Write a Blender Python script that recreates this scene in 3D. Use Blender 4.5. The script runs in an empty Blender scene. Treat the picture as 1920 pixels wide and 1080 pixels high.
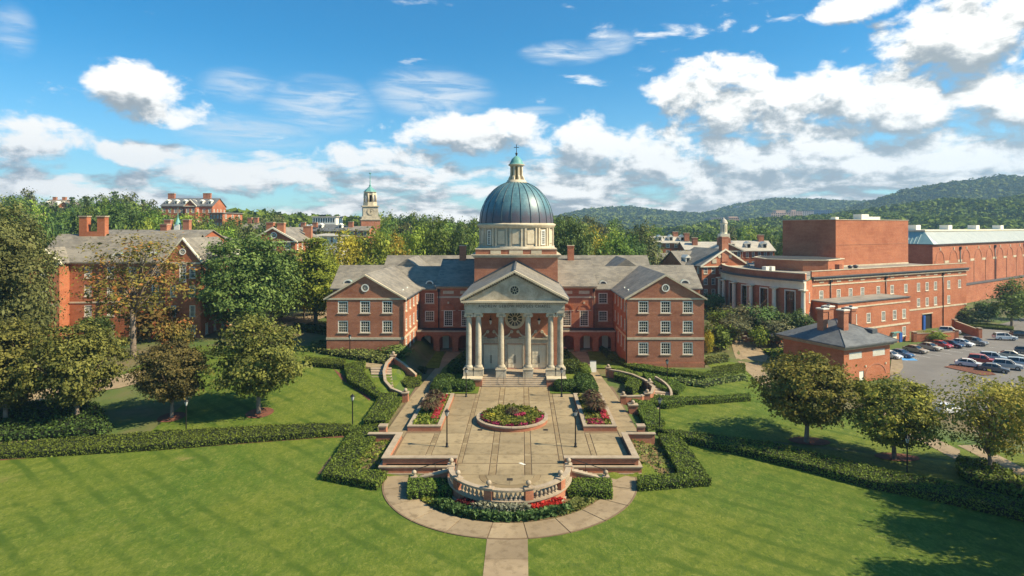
import bpy, bmesh, math, random
import numpy as np
from math import sin, cos, pi, radians, sqrt, atan, atan2, hypot
from mathutils import Vector, Matrix

sc = bpy.context.scene
COL = sc.collection
random.seed(7)
RNG = np.random.default_rng(11)

# ------------------------------------------------------------------ camera
F, HC, CX, HY, XC = 1150.0, 24.0, 979.4, 425.0, 1.2      # survey of the photograph: focal length, eye height, vanishing point
cam = bpy.data.cameras.new('camera')
cam.sensor_width = 36.0
cam.lens = 36.0 * F / 1920.0
cam.shift_x = -(CX - 960.0) / 1920.0
cam.shift_y = -(540.0 - HY) / 1920.0
cam.clip_start = 0.5
cam.clip_end = 12000.0
cam_ob = bpy.data.objects.new('camera', cam)
cam_ob.location = (XC, 0, HC)
cam_ob.rotation_euler = (radians(90), 0, 0)
COL.objects.link(cam_ob)
sc.camera = cam_ob

# ------------------------------------------------------------------ light
SUN_EL, SUN_AZ = radians(42), radians(103)                 # azimuth from +Y towards +X
sv = Vector((sin(SUN_AZ) * cos(SUN_EL), cos(SUN_AZ) * cos(SUN_EL), sin(SUN_EL)))
sun = bpy.data.lights.new('sun', 'SUN')
sun.energy = 3.8
sun.angle = radians(0.6)
sun.color = (1.0, 0.86, 0.63)
sun_ob = bpy.data.objects.new('sun', sun)
sun_ob.rotation_euler = sv.to_track_quat('Z', 'Y').to_euler()
sun_ob.location = (80, 60, 120)
COL.objects.link(sun_ob)
sc.view_settings.view_transform = 'Standard'
sc.view_settings.look = 'None'
sc.view_settings.gamma = 1.0
sc.view_settings.exposure = 1.32

world = bpy.data.worlds.new('World')
sc.world = world
world.use_nodes = True

class NT:
    """small node-tree writer"""
    def __init__(s, tree):
        s.t = tree
    def n(s, typ, props=None, **ins):
        nd = s.t.nodes.new(typ)
        for k, v in (props or {}).items():
            setattr(nd, k, v)
        for k, v in ins.items():
            key = int(k[1:]) if k[0] == 'i' and k[1:].isdigit() else k.replace('_', ' ')
            s.put(nd.inputs[key], v)
        return nd
    def put(s, sock, v):
        if isinstance(v, bpy.types.NodeSocket):
            s.t.links.new(v, sock)
        elif isinstance(v, bpy.types.Node):
            s.t.links.new(v.outputs[0], sock)
        else:
            if isinstance(v, (tuple, list)) and len(v) == 3 and sock.type == 'RGBA':
                v = (*v, 1)
            sock.default_value = v
    def m(s, op, a, b=0.0, c=0.0, clamp=False):
        nd = s.t.nodes.new('ShaderNodeMath'); nd.operation = op; nd.use_clamp = clamp
        for i, v in enumerate((a, b, c)):
            s.put(nd.inputs[i], v)
        return nd.outputs[0]
    def mix(s, f, a, b, mode='MIX'):
        nd = s.t.nodes.new('ShaderNodeMix'); nd.data_type = 'RGBA'; nd.blend_type = mode
        s.put(nd.inputs[0], f); s.put(nd.inputs[6], a); s.put(nd.inputs[7], b)
        return nd.outputs[2]
    def ramp(s, f, lo, hi, a=0.0, b=1.0):
        nd = s.t.nodes.new('ShaderNodeMapRange'); nd.clamp = True; nd.interpolation_type = 'SMOOTHSTEP'
        s.put(nd.inputs[0], f); nd.inputs[1].default_value = lo; nd.inputs[2].default_value = hi
        nd.inputs[3].default_value = a; nd.inputs[4].default_value = b
        return nd.outputs[0]
    def noise(s, vec, scale, detail=4.0, rough=0.55, dist=0.0):
        nd = s.t.nodes.new('ShaderNodeTexNoise')
        if vec is not None: s.put(nd.inputs['Vector'], vec)
        nd.inputs['Scale'].default_value = scale; nd.inputs['Detail'].default_value = detail
        nd.inputs['Roughness'].default_value = rough; nd.inputs['Distortion'].default_value = dist
        return nd.outputs[0]
    def mapv(s, vec, scale=(1, 1, 1), loc=(0, 0, 0), rot=(0, 0, 0)):
        nd = s.t.nodes.new('ShaderNodeMapping')
        s.put(nd.inputs[0], vec); nd.inputs['Scale'].default_value = scale
        nd.inputs['Location'].default_value = loc; nd.inputs['Rotation'].default_value = rot
        return nd.outputs[0]

def pix_dir(px, py):
    a = atan((px - CX) / F)
    return a, atan((HY - py) / F * cos(a))

# cloud field over azimuth / elevation: named cumulus plus a broken layer that runs all round the horizon
CUMULI = [  # px, py of the middle, half width, half height (photograph pixels), weight
    (1440, 205, 225, 66, 1.2), (1640, 200, 200, 80, 1.15), (1330, 160, 120, 55, 1.05), (1585, 160, 90, 48, 1.0),
    (250, 165, 135, 50, 1.0), (300, 208, 110, 34, 0.95), (60, 258, 125, 44, 1.05),
    (880, 250, 165, 40, 1.05), (960, 235, 75, 32, .95), (700, 292, 120, 26, .9), (285, 288, 115, 30, .9), (235, 335, 50, 18, .8),
    (1130, 275, 150, 62, 1.0), (1250, 300, 170, 55, .95), (1400, 295, 240, 60, .9), (1640, 285, 220, 45, .85),
    (1800, 60, 190, 130, 1.15), (1900, 190, 140, 90, 1.0), (1640, 5, 170, 32, .8), (1850, 270, 160, 60, .95),
    (30, 345, 80, 30, .85), (480, 335, 190, 34, .8),
    (2300, 120, 300, 140, 1.0), (2700, 260, 400, 110, 1.0), (-400, 180, 260, 80, 1.0), (-900, 260, 320, 90, 1.0)]
WISPS = [(810, 175, 120, 52, .9), (600, 195, 110, 58, .9), (450, 160, 90, 40, .62), (470, 250, 150, 40, .7), (25, 60, 60, 70, .5), (1010, 208, 60, 12, .6), (1060, 100, 85, 24, 1.0), (1145, 80, 50, 26, .9)]

def cloud_group():
    g = bpy.data.node_groups.new('cloud_field', 'ShaderNodeTree')
    g.interface.new_socket('p', in_out='INPUT', socket_type='NodeSocketVector')
    g.interface.new_socket('d', in_out='OUTPUT', socket_type='NodeSocketFloat')
    q = NT(g)
    gi = q.n('NodeGroupInput'); go = q.n('NodeGroupOutput')
    p = gi.outputs[0]
    acc = None
    sep = q.n('ShaderNodeSeparateXYZ', i0=p)
    az, el = sep.outputs[0], sep.outputs[1]
    for (px, py, rw, rh, wt) in CUMULI:
        a, e = pix_dir(px, py)
        a1, _ = pix_dir(px + rw, py); _, e1 = pix_dir(px, py - rh)
        ra, re = abs(a1 - a), abs(e1 - e)
        dv = q.n('ShaderNodeVectorMath', dict(operation='MULTIPLY_ADD'), i0=p, i1=(1 / ra, 1 / re, 0), i2=(-a / ra, -e / re, 0)).outputs[0]
        r2 = q.n('ShaderNodeVectorMath', dict(operation='DOT_PRODUCT'), i0=dv, i1=dv).outputs['Value']
        b = q.m('MULTIPLY_ADD', r2, -.5 * wt, .5 * wt)
        acc = b if acc is None else q.m('SMOOTH_MAX', acc, b, .12)
    fb = q.noise(q.mapv(p, (1, 1.45, 1)), 15, 8, .60, .2)
    lay = q.noise(q.mapv(p, (1, 3.4, 1), (3.1, .4, 0)), 8, 6, .60, .3)
    band = q.m('MULTIPLY', q.ramp(el, .20, .05, -.35, .30), 1.0)
    low = q.m('ADD', q.m('MULTIPLY', q.m('SUBTRACT', lay, .5), 2.4), band)
    low = q.m('ADD', low, q.ramp(az, -.6, .35, -.12, .12))
    acc = q.m('ADD', q.m('MAXIMUM', acc, -1.0), q.m('MULTIPLY', q.m('SUBTRACT', fb, .5), 2.2))
    tot = q.m('SMOOTH_MAX', acc, low, .1)
    q.put(go.inputs[0], tot)
    return g

w = NT(world.node_tree)
for nd in list(world.node_tree.nodes): world.node_tree.nodes.remove(nd)
sky = w.n('ShaderNodeTexSky', dict(sky_type='NISHITA', sun_disc=False, sun_elevation=SUN_EL, sun_rotation=SUN_AZ,
                                   altitude=150.0, air_density=1.0, dust_density=.6, ozone_density=2.2))
tc = w.n('ShaderNodeTexCoord')
nrm = w.n('ShaderNodeVectorMath', dict(operation='NORMALIZE'), i0=tc.outputs['Generated'])
sp = w.n('ShaderNodeSeparateXYZ', i0=nrm.outputs[0])
w_az = w.m('ARCTAN2', sp.outputs[0], sp.outputs[1])
w_el = w.m('ARCSINE', sp.outputs[2])
cv = w.n('ShaderNodeCombineXYZ', i0=w_az, i1=w_el)
cg = cloud_group()
d0 = w.n('ShaderNodeGroup', dict(node_tree=cg), i0=cv.outputs[0]).outputs[0]
cv2 = w.n('ShaderNodeVectorMath', dict(operation='ADD'), i0=cv.outputs[0], i1=(.012, .034, 0))
d1 = w.n('ShaderNodeGroup', dict(node_tree=cg), i0=cv2.outputs[0]).outputs[0]
cover = w.ramp(d0, -.06, .36)
# light falls with the cloud that stands between a point and the sun; billows catch it unevenly
bil = w.noise(w.mapv(cv.outputs[0], (1, 1.7, 1), (7.3, 2.1, 0)), 26, 8, .68, .5)
lit = w.m('ADD', .74, w.m('MULTIPLY', w.m('SUBTRACT', d0, d1), 1.35))
lit = w.m('SUBTRACT', lit, w.m('MULTIPLY', w.m('MINIMUM', w.m('MAXIMUM', d1, 0.0), .5), .62))
lit = w.m('ADD', lit, w.m('MULTIPLY', w.m('SUBTRACT', bil, .5), 1.15))
# wind-drawn cirrus
cir = None
for (px, py, rw, rh, wt) in WISPS:
    a, e = pix_dir(px, py); a1, _ = pix_dir(px + rw, py); _, e1 = pix_dir(px, py - rh)
    dx = w.m('MULTIPLY', w.m('SUBTRACT', w_az, a), 1 / abs(a1 - a)); dy = w.m('MULTIPLY', w.m('SUBTRACT', w_el, e), 1 / abs(e1 - e))
    b = w.m('SUBTRACT', wt, w.m('MULTIPLY_ADD', dx, dx, w.m('MULTIPLY', dy, dy)))
    cir = b if cir is None else w.m('MAXIMUM', cir, b)
strk = w.noise(w.mapv(cv.outputs[0], (7, 42, 1), rot=(0, 0, .35)), 1.6, 7, .62, .8)
cirm = w.m('MULTIPLY', w.ramp(cir, -.35, .95), w.ramp(strk, .33, .68, .12, 1.0), clamp=True)
cirm = w.m('MULTIPLY', cirm, .85)
lit = w.m('SUBTRACT', lit, w.ramp(w_el, .12, .02, 0, .16))
lit01 = w.ramp(lit, -.05, 1.0)
ccol = w.mix(lit01, (1.05, 1.12, 1.13), (3.6, 3.46, 3.2))
tintc = w.mix(w.ramp(w_el, .0, .30), (.30, .46, .50), (.034, .30, .42))
skyc = w.mix(1.0, sky.outputs[0], tintc, 'MULTIPLY')
skyc = w.mix(cirm, skyc, (2.45, 2.6, 2.72))
tot = w.mix(cover, skyc, ccol)
below = w.ramp(w_el, -.02, .0)
tot = w.mix(below, (1.2, 1.35, 1.2), tot)
bg = w.n('ShaderNodeBackground', Color=tot, Strength=0.15)
w.n('ShaderNodeOutputWorld', Surface=bg.outputs[0])
try:
    world.cycles.sampling_method = 'MANUAL'; world.cycles.sample_map_resolution = 512
except Exception:
    pass

# ------------------------------------------------------------------ survey helpers
def at(px, py, z=0.0):
    d = F * (HC - z) / (py - HY)
    return XC + (px - CX) * d / F, d
def xat(px, d): return XC + (px - CX) * d / F
def zat(py, d): return HC - (py - HY) * d / F
def ss(a, b, x):
    t = min(1.0, max(0.0, (x - a) / (b - a)))
    return t * t * (3 - 2 * t)
def T(x, y):
    sy = ss(64, 104, y)
    zl = -1.1 + .3 * ss(58, 70, y) + 3.0 * sy
    zr = -1.1 + .9 * sy - 2.6 * ss(30, 62, x) * ss(60, 85, y)
    zr += 3.6 * ss(112, 130, y) * ss(37, 44, x) * (1 - ss(62, 76, x))          # raised garden court before the theatre
    zm = -1.1 + .93 * ss(62, 63.6, y)
    wl, wr = ss(-13.2, -17.5, x), ss(13.2, 17.5, x)
    # the walks beside the plaza stay level, so the side ground starts just outside them
    if y > 70:
        wl, wr = ss(-15.2, -18.6, x), ss(15.2, 18.6, x)
    z = zm * (1 - wl - wr) + zl * wl + zr * wr
    far = ss(140, 400, y)
    hx = 11 + 11 * ss(0, -230, x) - 10 * ss(0, 150, x)
    return z + far * hx
def gnd(px, py, lift=0.0):
    z = 0.0
    for _ in range(40):
        x, y = at(px, py, z)
        z = .5 * z + .5 * (T(x, min(y, 600)) + lift)
    return x, y, z - lift
# ------------------------------------------------------------------ materials
def newmat(name):
    m = bpy.data.materials.new(name); m.use_nodes = True
    m.node_tree.nodes.clear()
    q = NT(m.node_tree)
    out = q.n('ShaderNodeOutputMaterial')
    b = q.n('ShaderNodeBsdfPrincipled')
    q.put(out.inputs[0], b.outputs[0])
    b.inputs['Specular IOR Level'].default_value = .3
    return m, q, b, out
def objco(q): return q.n('ShaderNodeTexCoord').outputs['Object']
def worldco(q): return q.n('ShaderNodeNewGeometry').outputs['Position']
def bump(q, b, h, strength, dist):
    bp = q.n('ShaderNodeBump', Strength=strength, Distance=dist, Height=h)
    q.put(b.inputs['Normal'], bp.outputs[0])

def plain(name, c1, c2=None, scale=1.2, rough=.7, bmp=.0, fine=14.0, metal=0.0, spec=.3, wide=.25):
    m, q, b, o = newmat(name)
    b.inputs['Roughness'].default_value = rough; b.inputs['Metallic'].default_value = metal
    b.inputs['Specular IOR Level'].default_value = spec
    c2 = c2 or tuple(x * .72 for x in c1)
    p = worldco(q)
    n1 = q.noise(p, scale, 5, .6); n2 = q.noise(p, fine, 4, .6); n0 = q.noise(p, wide, 3, .5)
    f = q.m('ADD', q.m('MULTIPLY', n1, .5), q.m('ADD', q.m('MULTIPLY', n2, .28), q.m('MULTIPLY', n0, .34)))
    q.put(b.inputs['Base Color'], q.mix(q.ramp(f, .36, .76), c1, c2))
    if bmp: bump(q, b, n2, bmp, .05)
    return m

def brickmat(name, c1, c2, mortar=(.36, .29, .22)):
    m, q, b, o = newmat(name)
    b.inputs['Roughness'].default_value = .85
    p = objco(q)
    s = q.n('ShaderNodeSeparateXYZ', i0=p)
    u = q.m('ADD', s.outputs[0], s.outputs[1])
    v = q.n('ShaderNodeCombineXYZ', i0=u, i1=s.outputs[2])
    br = q.n('ShaderNodeTexBrick', Vector=v.outputs[0], Color1=c1, Color2=c2, Mortar=mortar, Scale=1.0)
    br.inputs['Brick Width'].default_value = .22; br.inputs['Row Height'].default_value = .075
    br.inputs['Mortar Size'].default_value = .007; br.inputs['Bias'].default_value = -.1
    n0 = q.noise(worldco(q), .22, 4, .55); n1 = q.noise(worldco(q), 1.6, 5, .65)
    st = q.noise(q.mapv(p, (.25, .25, 1.6)), 1.0, 5, .6)
    f = q.m('ADD', q.m('MULTIPLY', n0, .5), q.m('ADD', q.m('MULTIPLY', n1, .35), q.m('MULTIPLY', st, .35)))
    c = q.mix(q.ramp(f, .45, .82, 0, .8), br.outputs[0], tuple(x * .62 for x in c2))
    c = q.mix(q.ramp(n1, .62, .8, 0, .35), c, tuple(min(1, x * 1.5) for x in c1))
    q.put(b.inputs['Base Color'], c)
    bump(q, b, br.outputs[1], -.25, .01)
    return m

def slatemat(name, c1, c2, c3, w=.42, h=.24):
    m, q, b, o = newmat(name)
    b.inputs['Roughness'].default_value = .62
    p = objco(q)
    s = q.n('ShaderNodeSeparateXYZ', i0=p)
    nr = q.n('ShaderNodeNewGeometry').outputs['Normal']
    sn = q.n('ShaderNodeSeparateXYZ', i0=nr)
    isx = q.m('GREATER_THAN', q.m('ABSOLUTE', sn.outputs[0]), q.m('ABSOLUTE', sn.outputs[1]))
    u = q.m('ADD', q.m('MULTIPLY', s.outputs[1], isx), q.m('MULTIPLY', s.outputs[0], q.m('SUBTRACT', 1, isx)))
    v = q.n('ShaderNodeCombineXYZ', i0=u, i1=q.m('MULTIPLY', s.outputs[2], 1.9))
    br = q.n('ShaderNodeTexBrick', Vector=v.outputs[0], Color1=c1, Color2=c2, Mortar=tuple(x * .55 for x in c1), Scale=1.0)
    br.inputs['Brick Width'].default_value = w; br.inputs['Row Height'].default_value = h
    br.inputs['Mortar Size'].default_value = .018; br.inputs['Bias'].default_value = 0
    n0 = q.noise(worldco(q), .35, 5, .6); n1 = q.noise(q.mapv(v.outputs[0], (.35, 2.2, 1)), 1.0, 5, .6)
    c = q.mix(q.ramp(n0, .4, .7, 0, .7), br.outputs[0], c3)
    c = q.mix(q.ramp(n1, .5, .75, 0, .55), c, tuple(x * .6 for x in c1))
    q.put(b.inputs['Base Color'], c)
    bump(q, b, br.outputs[1], -.5, .03)
    return m

def leafmat(name, dark, light, trans=.3, accent=None, amt=0.0, patch=.35, gain=1.6, spec=.12):
    m, q, b, o = newmat(name)
    b.inputs['Roughness'].default_value = .6; b.inputs['Specular IOR Level'].default_value = spec
    wrm = (1.12, 1.04, .78)                                 # late-summer foliage leans to yellow
    dark, light = tuple(x * gain * k for x, k in zip(dark, wrm)), tuple(x * gain * k for x, k in zip(light, wrm))
    t = q.n('ShaderNodeAttribute', dict(attribute_name='tint')).outputs['Fac']
    oi = q.n('ShaderNodeObjectInfo').outputs['Random']
    n = q.noise(worldco(q), patch, 3, .6)
    f = q.m('ADD', q.m('MULTIPLY', t, .62), q.m('MULTIPLY', n, .38))
    c = q.mix(q.ramp(f, .2, .85), dark, light)
    if accent:
        n2 = q.noise(worldco(q), patch * .9, 4, .6)
        k = q.m('ADD', q.m('MULTIPLY', t, .4), n2)
        c = q.mix(q.ramp(k, .98 - amt, 1.12 - amt), c, accent)
    hs = q.n('ShaderNodeHueSaturation', Color=c)
    q.put(hs.inputs['Hue'], q.m('MULTIPLY_ADD', oi, .035, .4825)); q.put(hs.inputs['Value'], q.m('MULTIPLY_ADD', oi, .4, .8))
    q.put(b.inputs['Base Color'], hs.outputs[0])
    tr = q.n('ShaderNodeBsdfTranslucent', Color=hs.outputs[0])
    mx = q.n('ShaderNodeMixShader', i0=trans, i1=b.outputs[0], i2=tr.outputs[0])
    q.put(o.inputs[0], mx.outputs[0])
    return m

def glassmat(name, c, rough=.06, spec=.6):
    m, q, b, o = newmat(name)
    n = q.noise(worldco(q), .8, 2, .5)
    q.put(b.inputs['Base Color'], q.mix(q.ramp(n, .35, .65), c, tuple(x * .5 for x in c)))
    b.inputs['Roughness'].default_value = rough; b.inputs['Specular IOR Level'].default_value = spec
    return m

BRICK = brickmat('brick', (.47, .166, .080), (.35, .110, .054), (.42, .30, .20))
BRICK2 = brickmat('brick_orange', (.47, .138, .052), (.39, .104, .040), (.42, .28, .17))
STONE = plain('limestone', (.64, .55, .39), (.42, .345, .225), 1.4, .8, .15)
STONE_D = plain('weathered_limestone', (.57, .50, .37), (.30, .25, .17), .9, .85, .2, 5.0)
CAST = plain('cast_stone', (.42, .34, .24), (.27, .205, .135), 1.6, .8, .12)
WHITE = plain('white_paint', (.80, .77, .66), (.70, .66, .55), 1.0, .5)
CREAM = plain('cream_paint', (.80, .72, .53), (.70, .62, .45), 1.0, .5)
BLACK = plain('black_iron', (.012, .012, .012), (.02, .02, .018), 3, .4)
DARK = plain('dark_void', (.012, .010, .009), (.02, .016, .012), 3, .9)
LEAD = plain('lead_flashing', (.10, .11, .115), (.06, .065, .07), 2, .55)
FLATROOF = plain('flat_roof', (.30, .27, .22), (.18, .165, .14), .5, .9)
FLATDARK = plain('dark_flat_roof', (.05, .052, .05), (.03, .03, .03), .8, .8)
SLATE = slatemat('slate', (.235, .205, .155), (.145, .13, .105), (.30, .265, .205), .8, .42)
SLATE_B = slatemat('blue_slate', (.135, .14, .138), (.085, .09, .092), (.17, .175, .17), .5, .3)
SLATE_P = slatemat('pale_shingle', (.46, .42, .34), (.38, .35, .29), (.50, .46, .38))
COPPER = plain('green_copper', (.085, .25, .225), (.16, .36, .32), 2.2, .5, .05, 9)
GLASS = glassmat('window_glass', (.030, .036, .036))
GLASS_B = glassmat('window_blind', (.235, .25, .19), .12, .55)
GLASS_M = glassmat('window_half_blind', (.105, .115, .10), .1, .55)
DOOR = plain('cream_door', (.82, .74, .54), (.72, .63, .45), 1.5, .45)
BLUE = plain('blue_door_paint', (.02, .08, .30), (.03, .10, .35), 1, .5)
MULCH = plain('mulch', (.20, .075, .04), (.10, .04, .025), 2.5, .95, .5, 22)
SOIL = plain('planted_soil', (.13, .10, .04), (.20, .12, .06), 1.3, .95, .5, 9)
BARK = plain('bark', (.26, .20, .15), (.13, .10, .07), 3, .9, .5, 16)
ASPHALT = plain('asphalt', (.135, .125, .112), (.19, .175, .155), .25, .9, .1, 30, wide=.06)
PAINTW = plain('road_paint', (.70, .70, .66), (.5, .5, .46), 2, .7)
PAINTB = plain('blue_road_paint', (.08, .28, .60), (.1, .3, .5), 2, .7)
RUBBER = plain('tyre_rubber', (.015, .015, .015), (.02, .02, .02), 3, .85)
RIM = plain('alloy', (.45, .45, .46), (.3, .3, .3), 3, .35, metal=.6)
SKIN = plain('skin', (.45, .26, .17), (.4, .22, .14), 5, .6)

def paving(name, c1, c2, c3):
    m, q, b, o = newmat(name)
    b.inputs['Roughness'].default_value = .85
    p = worldco(q)
    oi = q.n('ShaderNodeObjectInfo').outputs['Random']
    n0 = q.noise(p, .16, 5, .6, .4); n1 = q.noise(p, 1.1, 6, .65); n2 = q.noise(p, 12, 4, .7)
    ag = q.noise(q.mapv(p, (1, 1, 1)), 38, 2, .5)
    c = q.mix(q.ramp(n0, .36, .66), c1, c2)
    c = q.mix(q.ramp(n1, .48, .70, 0, .75), c, c3)
    n4 = q.noise(p, .38, 7, .7, .9)
    c = q.mix(q.ramp(n4, .54, .68, 0, .55), c, tuple(x * .8 for x in c3))
    c = q.mix(q.ramp(n2, .5, .8, 0, .35), c, tuple(x * .55 for x in c1))
    hs = q.n('ShaderNodeHueSaturation', Color=c)
    q.put(hs.inputs['Value'], q.m('MULTIPLY_ADD', oi, .26, .86))
    q.put(b.inputs['Base Color'], hs.outputs[0])
    bump(q, b, ag, .25, .02)
    return m
PAVE = paving('exposed_aggregate', (.325, .25, .14), (.25, .19, .105), (.175, .13, .07))
PAVE_P = paving('path_concrete', (.33, .25, .15), (.25, .185, .11), (.175, .125, .07))
JOINT = plain('paving_joint', (.20, .135, .08), (.14, .095, .055), 2, .9)

def grassmat():
    m, q, b, o = newmat('lawn_grass')
    b.inputs['Roughness'].default_value = .8; b.inputs['Specular IOR Level'].default_value = .15
    p = worldco(q)
    n0 = q.noise(p, .055, 4, .6, .6); n1 = q.noise(q.mapv(p, (1, .55, 1), rot=(0, 0, .5)), .55, 6, .68, .5); n2 = q.noise(p, 5.0, 5, .75)
    n3 = q.noise(q.mapv(p, (.5, 2.0, 1), rot=(0, 0, .25)), 1.7, 5, .7, .8)
    c = q.mix(q.ramp(n0, .35, .66), (.125, .155, .016), (.070, .122, .012))
    c = q.mix(q.ramp(n1, .46, .72, 0, .72), c, (.160, .182, .030))
    c = q.mix(q.ramp(n3, .52, .72, 0, .5), c, (.165, .182, .035))
    c = q.mix(q.ramp(n2, .5, .78, 0, .6), c, (.055, .105, .016))
    n5 = q.noise(q.mapv(p, (1, .6, 1), rot=(0, 0, .4)), 2.6, 7, .8, 1.2)
    c = q.mix(q.ramp(n5, .50, .62, 0, .8), c, (.190, .205, .042))
    c = q.mix(q.ramp(n5, .49, .36, 0, .75), c, (.046, .082, .013))
    n6 = q.noise(p, 14, 3, .8)
    c = q.mix(q.ramp(n6, .52, .72, 0, .5), c, (.045, .08, .012))
    dry = q.noise(p, .13, 6, .72, .6)
    c = q.mix(q.ramp(dry, .60, .74, 0, .62), c, (.235, .185, .068))
    # mower passes, two directions
    wob = q.m('MULTIPLY', q.m('SUBTRACT', q.noise(p, .3, 5, .7), .5), 1.5)
    s = q.n('ShaderNodeSeparateXYZ', i0=p)
    for kx, ky, amt, fr in ((.62, .78, .46, 2.5), (-.70, .72, .26, 2.5)):
        t = q.m('ADD', q.m('ADD', q.m('MULTIPLY', s.outputs[0], kx), q.m('MULTIPLY', s.outputs[1], ky)), wob)
        t = q.m('SINE', q.m('MULTIPLY', t, fr))
        brk = q.ramp(q.noise(p, .16, 5, .7, .6), .34, .66)
        c = q.mix(q.m('MULTIPLY', q.ramp(t, .25, .95, 0, amt * 2.2), brk), c, (.058, .098, .010))
    q.put(b.inputs['Base Color'], c)
    bump(q, b, q.m('ADD', n2, q.m('MULTIPLY', q.noise(p, 30, 2, .5), .6)), .6, .09)
    return m
GRASS = grassmat()

def wildmat():
    m, q, b, o = newmat('campus_ground')
    b.inputs['Roughness'].default_value = .9
    p = worldco(q)
    n0 = q.noise(p, .05, 4, .6); n1 = q.noise(p, .7, 5, .7)
    c = q.mix(q.ramp(n0, .4, .62), (.075, .115, .022), (.16, .12, .06))
    c = q.mix(q.ramp(n1, .45, .75, 0, .6), c, (.045, .065, .016))
    q.put(b.inputs['Base Color'], c)
    return m
WILD = wildmat()

def domemat():
    m, q, b, o = newmat('patinated_copper_dome')
    b.inputs['Roughness'].default_value = .42; b.inputs['Specular IOR Level'].default_value = .5
    p = objco(q)
    s = q.n('ShaderNodeSeparateXYZ', i0=p)
    an = q.m('ARCTAN2', s.outputs[0], q.m('SUBTRACT', s.outputs[1], 30.0))
    v = q.n('ShaderNodeCombineXYZ', i0=q.m('MULTIPLY', an, 5.0), i1=q.m('MULTIPLY', s.outputs[2], .35))
    st = q.noise(v.outputs[0], 2.2, 6, .65); n = q.noise(p, .9, 5, .6)
    crs = q.m('FRACT', q.m('MULTIPLY', s.outputs[2], 1.9))
    c = q.mix(q.ramp(st, .36, .66), (.10, .215, .235), (.06, .13, .16))
    c = q.mix(q.ramp(n, .5, .72, 0, .6), c, (.155, .28, .28))
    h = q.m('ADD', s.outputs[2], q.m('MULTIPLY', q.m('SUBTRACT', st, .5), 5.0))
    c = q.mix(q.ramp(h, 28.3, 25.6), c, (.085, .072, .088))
    c = q.mix(q.ramp(crs, .86, .95, 0, .38), c, (.04, .07, .085))
    q.put(b.inputs['Base Color'], c)
    return m
DOME = domemat()

def seammat(name, c1, c2):
    return plain(name, c1, c2, .5, .45, 0, 6, spec=.4)
SEAM_G = seammat('green_standing_seam', (.30, .46, .42), (.22, .38, .36))
SEAM_W = seammat('pale_standing_seam', (.50, .52, .47), (.42, .45, .42))

L_ZELK = leafmat('zelkova_leaves', (.032, .040, .013), (.118, .122, .035), .25, (.17, .10, .04), .05, .45, 1.9)
L_ZELKB = leafmat('bronze_zelkova_leaves', (.045, .046, .018), (.125, .115, .040), .22, (.19, .10, .045), .09, .5)
L_GOLD = leafmat('golden_green_leaves', (.040, .052, .012), (.185, .185, .042), .28, (.30, .20, .04), .05, .5, gain=1.8)
L_THIN = leafmat('yellowing_leaves', (.07, .075, .02), (.22, .19, .05), .3, (.30, .16, .04), .05, .5, gain=1.8)
L_OAK = leafmat('dark_oak_leaves', (.038, .046, .020), (.110, .122, .052), .25, None, 0, .3, 1.7)
L_MAG = leafmat('glossy_green_leaves', (.025, .048, .014), (.125, .180, .060), .22, None, 0, .4, gain=1.7)
L_MID = leafmat('mid_green_leaves', (.030, .055, .012), (.105, .155, .032), .28, None, 0, .25, gain=1.8)
L_DARK = leafmat('dark_green_leaves', (.020, .038, .014), (.062, .098, .030), .22, None, 0, .25, gain=2.0)
L_LIME = leafmat('lime_green_leaves', (.055, .09, .014), (.185, .24, .045), .32, None, 0, .3, gain=1.9)
L_YEL = leafmat('turning_yellow_leaves', (.09, .085, .012), (.27, .235, .04), .32, (.36, .21, .03), .06, .3, gain=2.0)
L_RED = leafmat('turning_orange_leaves', (.055, .060, .018), (.17, .115, .038), .3, (.32, .10, .035), .20, .35)
L_SAGE = leafmat('grey_green_leaves', (.075, .085, .05), (.20, .20, .12), .25, None, 0, .4, gain=1.05)
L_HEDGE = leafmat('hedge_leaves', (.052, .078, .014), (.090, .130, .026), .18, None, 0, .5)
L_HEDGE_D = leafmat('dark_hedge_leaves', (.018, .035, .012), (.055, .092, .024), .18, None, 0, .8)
L_SHRUB = leafmat('shrub_leaves', (.05, .075, .025), (.14, .17, .06), .22, None, 0, .8)
L_HILL = leafmat('hill_forest_leaves', (.034, .052, .012), (.088, .118, .028), .15, (.14, .125, .03), .03, .012, 1.9, 0.0)
L_BEDG = leafmat('bedding_leaves', (.05, .08, .012), (.20, .22, .05), .25, (.30, .16, .03), .03, .8, gain=1.2)
L_BEDD = leafmat('dark_bedding_leaves', (.025, .055, .018), (.12, .19, .08), .25, None, 0, 1.2, gain=1.0)
L_SILV = leafmat('silvery_bedding_leaves', (.14, .15, .13), (.36, .37, .33), .2, None, 0, 1.2, gain=0.75)
L_PURP = leafmat('purple_grass', (.05, .03, .025), (.17, .10, .085), .25, None, 0, 1.2, gain=1.0)
L_MAGEN = leafmat('magenta_petals', (.26, .025, .075), (.44, .055, .14), .25, None, 0, 1.2, gain=1.0)
L_SCAR = leafmat('scarlet_petals', (.28, .02, .015), (.48, .045, .03), .25, None, 0, 1.2, gain=1.0)
L_BURG = leafmat('burgundy_leaves', (.05, .01, .012), (.12, .025, .028), .2, None, 0, 1.2, gain=1.0)
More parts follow.
